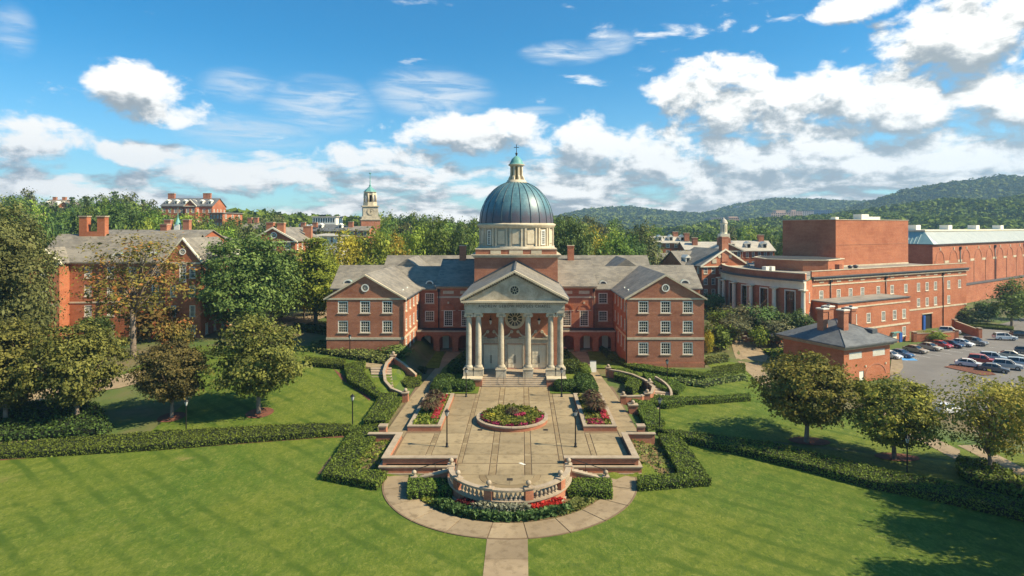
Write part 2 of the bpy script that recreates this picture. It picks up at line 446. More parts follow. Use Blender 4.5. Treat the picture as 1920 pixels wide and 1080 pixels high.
# ------------------------------------------------------------------ object helpers
OFF = {}
def tag(o, label=None, cat=None, group=None, kind=None):
    if label: o['label'] = label
    if cat: o['category'] = cat
    if group: o['group'] = group
    if kind: o['kind'] = kind
    return o
def root(name, loc, label, cat, group=None, rz=0.0, off=None):
    """an Empty at a thing's base; unrotated roots take parts in world coordinates, rotated ones in local ones"""
    o = bpy.data.objects.new(name, None); COL.objects.link(o)
    o.empty_display_size = .5
    o.location = loc; o.rotation_euler = (0, 0, rz)
    OFF[o.name] = tuple(loc) if off is None else off
    return tag(o, label, cat, group)
def link(name, me, parent=None):
    o = bpy.data.objects.new(name, me); COL.objects.link(o)
    if parent is not None:
        o.parent = parent
        OFF[o.name] = OFF.get(parent.name, (0, 0, 0))
    return o

class MB:
    """collects boxes, prisms, tubes and lathes into one mesh"""
    def __init__(s): s.v, s.f, s.sm = [], [], []
    def add(s, vs, fs, smooth=False):
        k = len(s.v); s.v += [tuple(p) for p in vs]
        for f in fs:
            s.f.append([i + k for i in f]); s.sm.append(smooth)
    def box(s, x0, y0, z0, x1, y1, z1):
        if x1 < x0: x0, x1 = x1, x0
        if y1 < y0: y0, y1 = y1, y0
        if z1 < z0: z0, z1 = z1, z0
        s.add([(x0, y0, z0), (x1, y0, z0), (x1, y1, z0), (x0, y1, z0), (x0, y0, z1), (x1, y0, z1), (x1, y1, z1), (x0, y1, z1)],
              [(0, 3, 2, 1), (4, 5, 6, 7), (0, 1, 5, 4), (1, 2, 6, 5), (2, 3, 7, 6), (3, 0, 4, 7)])
        return s
    def bar(s, p0, p1, wid, z0, z1):
        """box along a plan segment, bottom/top heights may be pairs"""
        (xa, ya), (xb, yb) = p0, p1
        L = hypot(xb - xa, yb - ya) or 1
        nx, ny = -(yb - ya) / L * wid / 2, (xb - xa) / L * wid / 2
        za, zb = z0 if isinstance(z0, tuple) else (z0, z0)
        ta, tb = z1 if isinstance(z1, tuple) else (z1, z1)
        s.add([(xa - nx, ya - ny, za), (xb - nx, yb - ny, zb), (xb + nx, yb + ny, zb), (xa + nx, ya + ny, za),
               (xa - nx, ya - ny, ta), (xb - nx, yb - ny, tb), (xb + nx, yb + ny, tb), (xa + nx, ya + ny, ta)],
              [(0, 3, 2, 1), (4, 5, 6, 7), (0, 1, 5, 4), (1, 2, 6, 5), (2, 3, 7, 6), (3, 0, 4, 7)])
        return s
    def prism(s, poly, z0, z1):
        n = len(poly)
        a = sum(poly[i][0] * poly[(i + 1) % n][1] - poly[(i + 1) % n][0] * poly[i][1] for i in range(n))
        if a < 0: poly = poly[::-1]
        s.add([(x, y, z0) for x, y in poly] + [(x, y, z1) for x, y in poly],
              [tuple(range(n))[::-1], tuple(range(n, 2 * n))] + [(i, (i + 1) % n, n + (i + 1) % n, n + i) for i in range(n)])
        return s
    def xprism(s, prof, x0, x1, plane='x'):
        """profile (a, z) swept along x (plane x: a is y) or along y (plane y: a is x)"""
        n = len(prof)
        pt = (lambda t, a, z: (t, a, z)) if plane == 'x' else (lambda t, a, z: (a, t, z))
        s.add([pt(x0, a, z) for a, z in prof] + [pt(x1, a, z) for a, z in prof],
              [tuple(range(n)), tuple(range(n, 2 * n))[::-1]] + [(i, n + i, n + (i + 1) % n, (i + 1) % n) for i in range(n)])
        return s
    def lathe(s, prof, cx=0, cy=0, n=24, a0=0.0, a1=2 * pi, smooth=True, sx=1.0, sy=1.0):
        full = abs(a1 - a0 - 2 * pi) < 1e-6
        m = n if full else n + 1
        vs = []
        for r, z in prof:
            for i in range(m):
                a = a0 + (a1 - a0) * i / n
                vs.append((cx + r * cos(a) * sx, cy + r * sin(a) * sy, z))
        fs = []
        for j in range(len(prof) - 1):
            for i in range(n):
                i2 = (i + 1) % m
                fs.append((j * m + i, j * m + i2, (j + 1) * m + i2, (j + 1) * m + i))
        s.add(vs, fs, smooth)
        if full:
            if prof[0][0] > 1e-4: s.add(vs[:m], [tuple(range(m))[::-1]])
            if prof[-1][0] > 1e-4: s.add(vs[-m:], [tuple(range(m))])
        return s
    def tube(s, path, radii, n=6, smooth=True):
        P = [Vector(p) for p in path]
        if not isinstance(radii, (list, tuple)): radii = [radii] * len(P)
        vs = []
        for i, p in enumerate(P):
            t = (P[min(i + 1, len(P) - 1)] - P[max(i - 1, 0)])
            t = t.normalized() if t.length > 1e-6 else Vector((0, 0, 1))
            a = t.cross(Vector((0, 0, 1)) if abs(t.z) < .9 else Vector((1, 0, 0))).normalized(); b = t.cross(a)
            for k in range(n):
                an = 2 * pi * k / n
                vs.append(p + (a * cos(an) + b * sin(an)) * radii[i])
        fs = []
        for i in range(len(P) - 1):
            for k in range(n):
                fs.append((i * n + k, i * n + (k + 1) % n, (i + 1) * n + (k + 1) % n, (i + 1) * n + k))
        fs += [tuple(range(n))[::-1], tuple(range((len(P) - 1) * n, len(P) * n))]
        s.add(vs, fs, smooth)
        return s
    def ring(s, c, r0, r1, y0, y1, n=24, a0=0., a1=2 * pi, sz=1.0):
        """annulus in the x-z plane about c=(x, z), from y0 (front) to y1"""
        vs = []
        for i in range(n + 1):
            a = a0 + (a1 - a0) * i / n
            for r, y in ((r0, y0), (r1, y0), (r1, y1), (r0, y1)):
                vs.append((c[0] + r * cos(a), y, c[1] + r * sin(a) * sz))
        fs = []
        for i in range(n):
            for k in range(4):
                fs.append((4 * i + k, 4 * i + (k + 1) % 4, 4 * i + 4 + (k + 1) % 4, 4 * i + 4 + k))
        if abs(a1 - a0 - 2 * pi) > 1e-6:
            fs += [(0, 1, 2, 3), (4 * n + 3, 4 * n + 2, 4 * n + 1, 4 * n)]
        s.add(vs, fs)
        return s
    def disc(s, c, r, y, n=24):
        s.add([(c[0] + r * cos(2 * pi * i / n), y, c[1] + r * sin(2 * pi * i / n)) for i in range(n)], [tuple(range(n))])
        return s
    def sphere(s, c, r, n=10, m=6, sz=1.0):
        prof = [(max(1e-4, r * sin(pi * i / m)), c[2] - r * cos(pi * i / m) * sz) for i in range(m + 1)]
        return s.lathe(prof, c[0], c[1], n)
    def mesh(s, name, mat, off=(0, 0, 0)):
        me = bpy.data.meshes.new(name)
        me.from_pydata([(x - off[0], y - off[1], z - off[2]) for x, y, z in s.v], [], s.f)
        if any(s.sm): me.polygons.foreach_set('use_smooth', s.sm)
        me.materials.append(mat)
        return me
    def build(s, name, mat, parent=None, fixn=True):
        off = OFF.get(parent.name, (0, 0, 0)) if parent is not None else (0, 0, 0)
        me = s.mesh(name, mat, off)
        if fixn:
            bm = bmesh.new(); bm.from_mesh(me); bmesh.ops.recalc_face_normals(bm, faces=bm.faces); bm.to_mesh(me); bm.free()
        return link(name, me, parent)

def copy_tree(o, parent=None, mats=None):
    c = o.copy(); COL.objects.link(c); c.parent = parent
    if parent is not None: OFF[c.name] = OFF.get(parent.name, (0, 0, 0))
    for ch in o.children: copy_tree(ch, c)
    return c

def quads(name, V, tint, mat):
    """leaf cards: V is (n, 4, 3)"""
    n = len(V)
    me = bpy.data.meshes.new(name)
    me.vertices.add(n * 4); me.loops.add(n * 4); me.polygons.add(n)
    me.vertices.foreach_set('co', np.ascontiguousarray(V, dtype=np.float32).ravel())
    me.loops.foreach_set('vertex_index', np.arange(n * 4, dtype=np.int32))
    me.polygons.foreach_set('loop_start', np.arange(0, n * 4, 4, dtype=np.int32))
    at_ = me.attributes.new('tint', 'FLOAT', 'FACE')
    at_.data.foreach_set('value', np.ascontiguousarray(tint, dtype=np.float32))
    me.materials.append(mat)
    me.update(calc_edges=True)
    return me
def unit(a): return a / np.maximum(1e-6, np.linalg.norm(a, axis=-1, keepdims=True))
def cards(P, N, size, rng, aspect=.62, jitter=.8):
    """diamond leaf cards at P facing roughly N"""
    n = len(P)
    N = unit(N + rng.normal(0, jitter, (n, 3)))
    R = unit(rng.normal(0, 1, (n, 3)))
    A = unit(np.cross(N, R)); B = np.cross(N, A)
    s = (np.asarray(size) * np.clip(rng.lognormal(-.08, .36, n), .4, 2.1))[:, None]
    fold = N * s * .18
    return np.stack([P - A * s + fold * 0, P - B * s * aspect + fold, P + A * s, P + B * s * aspect + fold], 1)

# ------------------------------------------------------------------ windows and walls
WCACHE = {}
def win_meshes(w, h, nx, ny, arch=False, paint=None):
    paint = paint or WHITE
    key = (round(w, 2), round(h, 2), nx, ny, arch, paint.name)
    if key in WCACHE: return WCACHE[key]
    fw = .17
    fr = MB()
    fr.box(-w / 2, -.07, 0, -w / 2 + fw, .10, h).box(w / 2 - fw, -.07, 0, w / 2, .10, h)
    fr.box(-w / 2 + fw, -.068, h - fw, w / 2 - fw, .10, h).box(-w / 2 + fw, -.068, 0, w / 2 - fw, .10, fw * .7)
    br = MB()
    iw = w / 2 - fw
    for i in range(1, nx):
        x = -iw + 2 * iw * i / nx
        br.box(x - .022, -.025, fw * .7, x + .022, .03, h - fw)
    for j in range(1, ny):
        z = fw * .7 + (h - fw * 1.7) * j / ny
        t = .045 if j == ny // 2 else .022
        br.box(-iw, -.03 if j == ny // 2 else -.022, z - t, iw, .028, z + t)
    pn = MB().box(-iw, .035, fw * .6, iw, .06, h - fw * .9)
    sl = MB().box(-w / 2 - .12, -.20, -.14, w / 2 + .12, .05, -.002)
    r = (fr.mesh('window', paint), br.mesh('glazing_bars', paint), [pn.mesh('pane', g) for g in (GLASS, GLASS_M, GLASS_B)], sl.mesh('sill', STONE))
    WCACHE[key] = r
    return r
def put_window(parent, loc, rz, w, h, nx=4, ny=4, blind=None, sill=True, paint=None, name='window'):
    fr, br, pns, sl = win_meshes(w, h, nx, ny, False, paint)
    o = link(name, fr, parent)
    off = OFF.get(parent.name, (0, 0, 0))
    o.location = (loc[0] - off[0], loc[1] - off[1], loc[2] - off[2]); o.rotation_euler = (0, 0, rz)
    if blind is None: blind = random.choices((0, 1, 2), (.55, .25, .2))[0]
    link('pane', pns[blind], o); link('glazing_bars', br, o)
    if sill: link('sill', sl, o)
    return o

def wall(mb, p0, p1, z0, z1, holes=(), depth=.28, top=None):
    """outer face of a wall from p0 to p1 (outside on the right-hand side) with real openings: holes are (s, z, w, h) about s along the wall"""
    L = hypot(p1[0] - p0[0], p1[1] - p0[1]); ux, uy = (p1[0] - p0[0]) / L, (p1[1] - p0[1]) / L
    nx, ny = uy, -ux
    P = lambda s_, z_, d_=0.0: (p0[0] + ux * s_ - nx * d_, p0[1] + uy * s_ - ny * d_, z_)
    xs = sorted({0.0, L} | {max(0, min(L, h[0] + e * h[2] / 2)) for h in holes for e in (-1, 1)})
    zs = sorted({z0, z1} | {h[1] for h in holes} | {h[1] + h[3] for h in holes})
    for i in range(len(xs) - 1):
        for j in range(len(zs) - 1):
            a, b, c, d = xs[i], xs[i + 1], zs[j], zs[j + 1]
            if b - a < 1e-5 or d - c < 1e-5: continue
            mx, mz = (a + b) / 2, (c + d) / 2
            if any(abs(mx - h[0]) < h[2] / 2 and h[1] < mz < h[1] + h[3] for h in holes): continue
            mb.add([P(a, c), P(b, c), P(b, d), P(a, d)], [(0, 1, 2, 3)])
    for h in holes:
        a, b, c, d = h[0] - h[2] / 2, h[0] + h[2] / 2, h[1], h[1] + h[3]
        q = [P(a, c), P(b, c), P(b, d), P(a, d)]; r = [P(a, c, depth), P(b, c, depth), P(b, d, depth), P(a, d, depth)]
        for k in range(4):
            mb.add([q[k], q[(k + 1) % 4], r[(k + 1) % 4], r[k]], [(0, 1, 2, 3)])
def wallwin(parent, mb, p0, p1, z0, z1, wins, nx=4, ny=4, blind=None, setback=.10, sill=True, paint=None):
    wall(mb, p0, p1, z0, z1, [(s, z, w, h) for s, z, w, h in wins])
    L = hypot(p1[0] - p0[0], p1[1] - p0[1]); ux, uy = (p1[0] - p0[0]) / L, (p1[1] - p0[1]) / L
    rz = atan2(uy, ux)
    for s, z, w, h in wins:
        loc = (p0[0] + ux * s - uy * setback, p0[1] + uy * s + ux * setback, z)
        put_window(parent, loc, rz, w, h, nx, ny, blind, sill, paint)

def gable_roof(mb, x0, x1, y0, y1, ze, zr, axis='y', th=.22):
    """axis: direction of the ridge"""
    if axis == 'y':
        xm = (x0 + x1) / 2
        mb.xprism([(x0, ze), (xm, zr), (x1, ze), (x1, ze - th), (xm, zr - th), (x0, ze - th)], y0, y1, 'y')
    else:
        ym = (y0 + y1) / 2
        mb.xprism([(y0, ze), (ym, zr), (y1, ze), (y1, ze - th), (ym, zr - th), (y0, ze - th)], x0, x1, 'x')
def hip_roof(mb, x0, x1, y0, y1, ze, zr, inset=None, th=.22):
    w, d = x1 - x0, y1 - y0
    if w >= d:
        k = inset if inset is not None else d / 2
        a, b = (x0 + k, (y0 + y1) / 2, zr), (x1 - k, (y0 + y1) / 2, zr)
        fs = [(0, 1, 5, 4), (1, 2, 5), (2, 3, 4, 5), (3, 0, 4)]
    else:
        k = inset if inset is not None else w / 2
        a, b = ((x0 + x1) / 2, y0 + k, zr), ((x0 + x1) / 2, y1 - k, zr)
        fs = [(0, 1, 4), (1, 2, 5, 4), (2, 3, 5), (3, 0, 4, 5)]
    mb.add([(x0, y0, ze), (x1, y0, ze), (x1, y1, ze), (x0, y1, ze), a, b], fs)
    mb.box(x0, y0, ze - th, x1, y1, ze - .002)
def chimney(parent, x, y, z0, z1, w, d, mat=None, cap=True, pots=0):
    m = MB().box(x - w / 2, y - d / 2, z0, x + w / 2, y + d / 2, z1 - .45)
    m.box(x - w / 2 - .07, y - d / 2 - .07, z1 - .45, x + w / 2 + .07, y + d / 2 + .07, z1 - .12)
    o = m.build('chimney', mat or BRICK, parent)
    if cap: MB().box(x - w / 2 - .12, y - d / 2 - .12, z1 - .118, x + w / 2 + .12, y + d / 2 + .12, z1).build('chimney_cap', STONE, o)
    return o
def dormer(parent, x, y, z, rz, w=1.5, depth=2.4):
    """low copper eyebrow dormer with a dark louvre in front; local front is -y"""
    off = OFF.get(parent.name, (0, 0, 0))
    r, n = w / 2, 12
    vs = [];fs = []
    for yy in (0, depth):
        for i in range(n + 1):
            a = pi * i / n
            vs.append((-r * cos(a), yy, r * .85 * sin(a)))
    for i in range(n): fs.append((i, i + 1, n + 2 + i, n + 1 + i))
    m = MB(); m.add(vs, fs, True)
    o = link('dormer', m.mesh('dormer', COPPER), parent)
    o.location = (x - off[0], y - off[1], z - off[2]); o.rotation_euler = (0, 0, rz)
    f = MB().ring((0, 0), r * .78, r * 1.06, -.06, .06, 12, 0, pi, .88)
    link('dormer_frame', f.mesh('dormer_frame', WHITE), o)
    l = MB(); l.add([(-r * .8 * cos(pi * i / n), .02, r * .7 * sin(pi * i / n)) for i in range(n + 1)], [tuple(range(n + 1))])
    link('louvre', l.mesh('louvre', LEAD), o)
    return o
def round_window(parent, x, y, z, r, rz=0.0, spokes=8, paint=None):
    off = OFF.get(parent.name, (0, 0, 0))
    f = MB().ring((0, 0), r * .72, r, -.08, .12, 28)
    o = link('round_window', f.mesh('round_window', paint or WHITE), parent)
    o.location = (x - off[0], y - off[1], z - off[2]); o.rotation_euler = (0, 0, rz)
    link('pane', MB().disc((0, 0), r * .74, .02, 24).mesh('pane', GLASS), o)
    b = MB().ring((0, 0), r * .22, r * .30, -.03, .015, 14)
    for k in range(spokes):
        a = 2 * pi * k / spokes
        c, s_ = cos(a), sin(a); t = r * .035
        p = [(c * r * .28 - s_ * t, -.02, s_ * r * .28 + c * t), (c * r * .28 + s_ * t, -.02, s_ * r * .28 - c * t),
             (c * r * .76 + s_ * t, -.02, s_ * r * .76 - c * t), (c * r * .76 - s_ * t, -.02, s_ * r * .76 + c * t)]
        b.add(p, [(0, 1, 2, 3)])
    link('glazing_bars', b.mesh('glazing_bars', paint or WHITE), o)
    return o
def text_mesh(body, size, depth, mat, name):
    cu = bpy.data.curves.new(name, 'FONT'); cu.body = body; cu.size = size; cu.extrude = depth
    cu.align_x = 'CENTER'; cu.align_y = 'CENTER'; cu.space_character = 1.25; cu.resolution_u = 2
    o = bpy.data.objects.new(name, cu); COL.objects.link(o)
    dg = bpy.context.evaluated_depsgraph_get()
    me = bpy.data.meshes.new_from_object(o.evaluated_get(dg))
    bpy.data.objects.remove(o); me.materials.clear(); me.materials.append(mat)
    return me
# ------------------------------------------------------------------ terrain
def axis_steps(segs):
    out = []
    for a, b, st in segs:
        n = max(1, round((b - a) / st)); out += [a + (b - a) * i / n for i in range(n)]
    return out + [segs[-1][1]]
gx = axis_steps([(-6000, -700, 500), (-700, -150, 25), (-150, -60, 5), (-60, 60, 1.5), (60, 170, 5), (170, 700, 30), (700, 6000, 500)])
gy = axis_steps([(-300, 30, 30), (30, 46, 2), (46, 112, 1.2), (112, 190, 4), (190, 450, 12), (450, 1000, 80), (1000, 7000, 500)])
vs = [(x, y, T(x, min(y, 600))) for y in gy for x in gx]
nx_ = len(gx)
fs = [(j * nx_ + i, j * nx_ + i + 1, (j + 1) * nx_ + i + 1, (j + 1) * nx_ + i) for j in range(len(gy) - 1) for i in range(nx_ - 1)]
gm = MB(); gm.add(vs, fs, True)
g_ob = gm.build('ground', WILD, fixn=False); tag(g_ob, kind='structure')

def overlay(name, poly, mat, dz=.05, step=2.2, kind='structure', zf=None):
    """sheet draped over the terrain"""
    bm = bmesh.new()
    vv = [bm.verts.new((x, y, 0)) for x, y in poly]
    bm.faces.new(vv)
    bmesh.ops.triangulate(bm, faces=bm.faces[:])
    for _ in range(7):
        lng = [e for e in bm.edges if e.calc_length() > step]
        if not lng: break
        bmesh.ops.subdivide_edges(bm, edges=lng, cuts=1)
        bmesh.ops.triangulate(bm, faces=bm.faces[:])
    for v in bm.verts:
        v.co.z = (zf(v.co.x, v.co.y) if zf else T(v.co.x, min(v.co.y, 600))) + dz
    for f in bm.faces:
        if f.normal.z < 0: f.normal_flip()
        f.smooth = True
    bm.normal_update()
    for f in bm.faces:
        if f.normal.z < 0: f.normal_flip()
    me = bpy.data.meshes.new(name); bm.to_mesh(me); bm.free(); me.materials.append(mat)
    o = link(name, me)
    return tag(o, kind=kind)
def px_poly(pts): return [gnd(a, b)[:2] for a, b in pts]

# lawns
overlay('lawn', [(-95, 36), (95, 36), (95, 58), (60, 62.5), (40, 68), (24, 72), (16.5, 71), (12.9, 63), (12.9, 61), (-12.9, 61), (-12.9, 63), (-16.5, 71), (-24, 72), (-45, 70), (-95, 66)], GRASS, .03, 2.5)
overlay('lawn', [(-17.5, 73.5), (-17.0, 98), (-19, 104), (-34, 104), (-36, 112), (-58, 112), (-60, 92), (-44, 84), (-43, 72), (-30, 73)], GRASS, .04, 2.2)
overlay('lawn', [(17.5, 72.5), (24, 73), (40, 69), (57, 64), (58, 70), (47, 84), (42, 92), (41, 112), (34, 112), (33.5, 104), (19, 104), (17, 98)], GRASS, .04, 2.2)
overlay('lawn', [(12.9, 104), (19, 104), (19, 118), (13.8, 118)], GRASS, .19, 2, zf=lambda x, y: -.17)
overlay('lawn', [(-12.9, 104), (-19, 104), (-19, 118), (-13.8, 118)], GRASS, .19, 2, zf=lambda x, y: -.17)
for s in (-1, 1):
    overlay('lawn', [(s * 5.2, 88.2), (s * 12.2, 88.2), (s * 12.3, 104), (s * 10.4, 117.5), (s * 8.2, 117.5), (s * 7.9, 94), (s * 5.2, 93)], GRASS, .185, 2, zf=lambda x, y: -.17)

# mulch strips along the foot of the long hedges and dirt beds beside the terrace walls
overlay('mulch_strip', px_poly([(-60, 872), (0, 864), (150, 852), (300, 845), (450, 833), (600, 822), (645, 821), (640, 812), (450, 822), (300, 833), (0, 852), (-60, 858)]), MULCH, .055, 2)
overlay('mulch_strip', px_poly([(1272, 826), (1411, 855), (1527, 885), (1642, 914), (1758, 936), (1920, 972), (2000, 992), (2000, 975), (1758, 925), (1527, 872), (1300, 820)]), MULCH, .055, 2)
overlay('planted_bed', [(-12.9, 62), (-12.9, 69.6), (-16.6, 69.6), (-19.5, 66), (-19.5, 62)], SOIL, .06, 2)
overlay('planted_bed', [(12.9, 62), (12.9, 69.6), (16.6, 69.6), (19.5, 66), (19.5, 62)], SOIL, .06, 2)
overlay('mulch_strip', px_poly([(625, 692), (655, 712), (700, 742), (692, 752), (676, 738), (640, 712)]), MULCH, .06, 2)

# tan walks
def slabs_path(name, quadsets, mat=PAVE_P, dz=.07, flat=None):
    """a walk as its separate concrete slabs; each quad is four plan points"""
    base = None
    for q4 in quadsets:
        c = (sum(p[0] for p in q4) / 4, sum(p[1] for p in q4) / 4)
        sh = [(c[0] + (p[0] - c[0]) * .99, c[1] + (p[1] - c[1]) * .99) for p in q4]
        m = MB()
        zz = [(flat if flat is not None else T(*p)) + dz for p in sh]
        m.add([(*p, z) for p, z in zip(sh, zz)] + [(*p, z - .12) for p, z in zip(sh, zz)],
              [(0, 1, 2, 3), (0, 4, 5, 1), (1, 5, 6, 2), (2, 6, 7, 3), (3, 7, 4, 0)])
        if base is None:
            base = MB(); base.add([(*p, (flat if flat is not None else T(*p)) + dz - .03) for p in q4], [(0, 1, 2, 3)])
            b_ob = base.build(name, JOINT); tag(b_ob, kind='structure'); base = b_ob
        m.build('paving_slab', mat, base)
    return base
def strip(pl, pr, n):
    """slabs between two polylines of equal length, n per span"""
    out = []
    for k in range(len(pl) - 1):
        for i in range(n):
            a, b = i / n, (i + 1) / n
            L = lambda p, q_, t: (p[0] + (q_[0] - p[0]) * t, p[1] + (q_[1] - p[1]) * t)
            out.append((L(pl[k], pl[k + 1], a), L(pr[k], pr[k + 1], a), L(pr[k], pr[k + 1], b), L(pl[k], pl[k + 1], b)))
    return out
ZL = -1.1
# straight walk through the front lawn
slabs_path('front_path', strip([(-1.65, 34), (-1.65, 49.25)], [(1.65, 34), (1.65, 49.25)], 5), dz=.06, flat=ZL)
# half-round walk below the terrace
RC, RO, RI = (0.0, 61.7), 12.6, 9.85
ring = []
A = [radians(a) for a in (180, 195, 212, 229, 246, 262.5, 277.5, 294, 311, 328, 345, 360)]
ringb = MB()
for a, b in zip(A[:-1], A[1:]):
    ring.append((a, b))
    ringb.add([(RC[0] + r * cos(t), RC[1] + r * sin(t), ZL + .035) for r, t in ((RI, a), (RO, a), (RO, b), (RI, b))], [(0, 1, 2, 3)])
rp = tag(ringb.build('curved_path', JOINT), kind='structure')
for a, b in ring:
    m = MB(); n = 4; e = .004
    P = [[(RC[0] + r * cos(a + e + (b - a - 2 * e) * i / n), RC[1] + r * sin(a + e + (b - a - 2 * e) * i / n)) for i in range(n + 1)] for r in (RI + .03, RO - .16)]
    m.prism(P[1] + P[0][::-1], ZL - .05, ZL + .075)
    m.build('paving_slab', PAVE_P, rp)
    m = MB()
    P = [[(RC[0] + r * cos(a + e + (b - a - 2 * e) * i / n), RC[1] + r * sin(a + e + (b - a - 2 * e) * i / n)) for i in range(n + 1)] for r in (RO - .14, RO)]
    m.prism(P[1] + P[0][::-1], ZL - .05, ZL + .09)
    m.build('edging_stone', JOINT, rp)
# side landings where the half-round walk meets the stairs
for s in (-1, 1):
    slabs_path('landing', strip([(s * 9.5, 61.75), (s * 9.5, 62.2)], [(s * 12.55, 61.75), (s * 12.55, 62.2)], 1), dz=.075, flat=ZL)

# the plaza: base sheet and its slabs
pb = MB()
pb.prism([(-12.6, 62.2), (12.6, 62.2), (12.6, 70), (14.8, 70), (14.8, 92.3), (-14.8, 92.3), (-14.8, 70), (-12.6, 70)], -.6, -.05)
plaza = tag(pb.build('plaza', JOINT), kind='structure')
PLX = [(-12.28, -9.02), (-8.4, -5.47), (-4.93, -2.12), (-1.38, 1.38), (2.12, 4.93), (5.47, 8.4), (9.02, 12.28)]
BAND = [(-8.98, -8.44), (-5.43, -4.97), (-2.08, -1.42), (1.42, 2.08), (4.97, 5.43), (8.44, 8.98)]
ROWS = [62.3, 64.8, 68.1, 71.4, 74.7, 78.0, 81.3, 84.6, 88.0, 91.9]
slab_cache = {}
def slab(x0, x1, y0, y1, z=0.0, mat=PAVE, parent=None, name='paving_slab'):
    g = .02
    key = (round(x1 - x0, 3), round(y1 - y0, 3), mat.name)
    if key not in slab_cache:
        w, d = x1 - x0 - 2 * g, y1 - y0 - 2 * g; bv = .02
        m = MB()
        m.add([(0, 0, -.1), (w, 0, -.1), (w, d, -.1), (0, d, -.1), (0, 0, -bv), (w, 0, -bv), (w, d, -bv), (0, d, -bv), (bv, bv, 0), (w - bv, bv, 0), (w - bv, d - bv, 0), (bv, d - bv, 0)],
              [(0, 1, 5, 4), (1, 2, 6, 5), (2, 3, 7, 6), (3, 0, 4, 7), (4, 5, 9, 8), (5, 6, 10, 9), (6, 7, 11, 10), (7, 4, 8, 11), (8, 9, 10, 11)])
        slab_cache[key] = m.mesh('paving_slab', mat)
    o = link(name, slab_cache[key], parent)
    o.location = (x0 + g, y0 + g, z)
    return o
PAVE_J = paving('paving_band', (.275, .205, .11), (.215, .155, .08), (.155, .11, .055))
for j in range(len(ROWS) - 1):
    y0, y1 = ROWS[j], ROWS[j + 1]
    for x0, x1 in PLX:
        if abs(x0 + x1) / 2 > 8.8 and 71 < y0 and y1 < 88.5: continue          # under the long planters
        if abs(x0 + x1) / 2 > 6 and y0 > 87: continue
        slab(x0, x1, y0, y1 - .16, 0, PAVE, plaza)
        slab(x0, x1, y1 - .15, y1, -.006, PAVE_J, plaza)
    for x0, x1 in BAND:
        if abs(x0 + x1) / 2 > 8 and 71 < y0: continue
        if abs(x0 + x1) / 2 > 6 and y0 > 87: continue
        slab(x0, x1, y0, y1 - .55, -.004, PAVE_J, plaza)
        slab(x0, x1, y1 - .54, y1, 0, PAVE, plaza)
# side walks of the plaza up to the arcades
for s in (-1, 1):
    pl = [(s * 12.4, 70.1), (s * 12.4, 88), (s * 10.8, 103), (s * 10.6, 117.9)]
    pr = [(s * 14.75, 70.1), (s * 14.5, 88), (s * 13.6, 103), (s * 13.4, 117.9)]
    slabs_path('side_walk', strip(pl, pr, 5), dz=.17, flat=-.17, mat=PAVE)
# the narrow front of the plaza inside the bow
fb = MB()
BC, BR = (0.0, 59.3), 5.45
arc = [(BC[0] + BR * cos(radians(a)), BC[1] + BR * sin(radians(a))) for a in range(180, 361, 10)]
fb.prism([(-5.45, 62.2)] + arc + [(5.45, 62.2)], -.7, -.05)
front = tag(fb.build('terrace', JOINT), kind='structure')
for x0, x1 in ((-5.3, -2.12), (-1.38, 1.38), (2.12, 5.3)):
    slab(x0, x1, 59.35, 62.15, 0, PAVE, front)
for x0, x1 in BAND[2:4]: slab(x0, x1, 59.35, 62.15, -.004, PAVE_J, front)
def sector(r0, r1, a, b, z=0.0, mat=PAVE):
    n = 6; e = .008
    P = [[(BC[0] + r * cos(a + e + (b - a - 2 * e) * i / n), BC[1] + r * sin(a + e + (b - a - 2 * e) * i / n)) for i in range(n + 1)] for r in (r0, r1)]
    MB().prism(P[1] + P[0][::-1], z - .1, z).build('paving_slab', mat, front)
for a, b in ((180, 225), (225, 270), (270, 315), (315, 360)):
    sector(3.0, 5.0, radians(a), radians(b))
for a, b in ((180, 240), (240, 300), (300, 360)): sector(2.35, 2.96, radians(a), radians(b), -.004, PAVE_J)
for a, b in ((180, 270), (270, 360)): sector(.05, 2.31, radians(a), radians(b))
# drains and a scrap of paper left on the paving
GRATE = plain('cast_grate', (.05, .04, .03), (.03, .025, .02), 5, .7)
for px_, py_, nm in ((900, 806, 'left of the round planter'), (1023, 806, 'right of the round planter'), (956, 899, 'inside the bow balustrade')):
    x, y = at(px_, py_, 0)
    r_ = root('drain_grate', (x, y, .004), 'small dark drain grate in the paving ' + nm, 'grate', 'drain grates in the plaza')
    MB().box(x - .28, y - .28, .004, x + .28, y + .28, .016).build('frame', GRATE, r_)
    for k in range(5): MB().box(x - .22, y - .22 + k * .1, .0165, x + .22, y - .18 + k * .1, .03).build('bar', GRATE, r_)
x, y = at(979, 870, 0)
pp = MB(); pp.add([(x - .38, y + .2, .03), (x - .1, y + .28, .05), (x + .38, y - .2, .03), (x + .12, y - .28, .02), (x - .38, y + .2, .012), (x - .1, y + .28, .012), (x + .38, y - .2, .012), (x + .12, y - .28, .012)],
       [(0, 1, 2, 3), (7, 6, 5, 4), (0, 4, 5, 1), (1, 5, 6, 2), (2, 6, 7, 3), (3, 7, 4, 0)])
tag(pp.build('paper_sheet', WHITE), 'small white sheet lying on the plaza paving', 'paper')

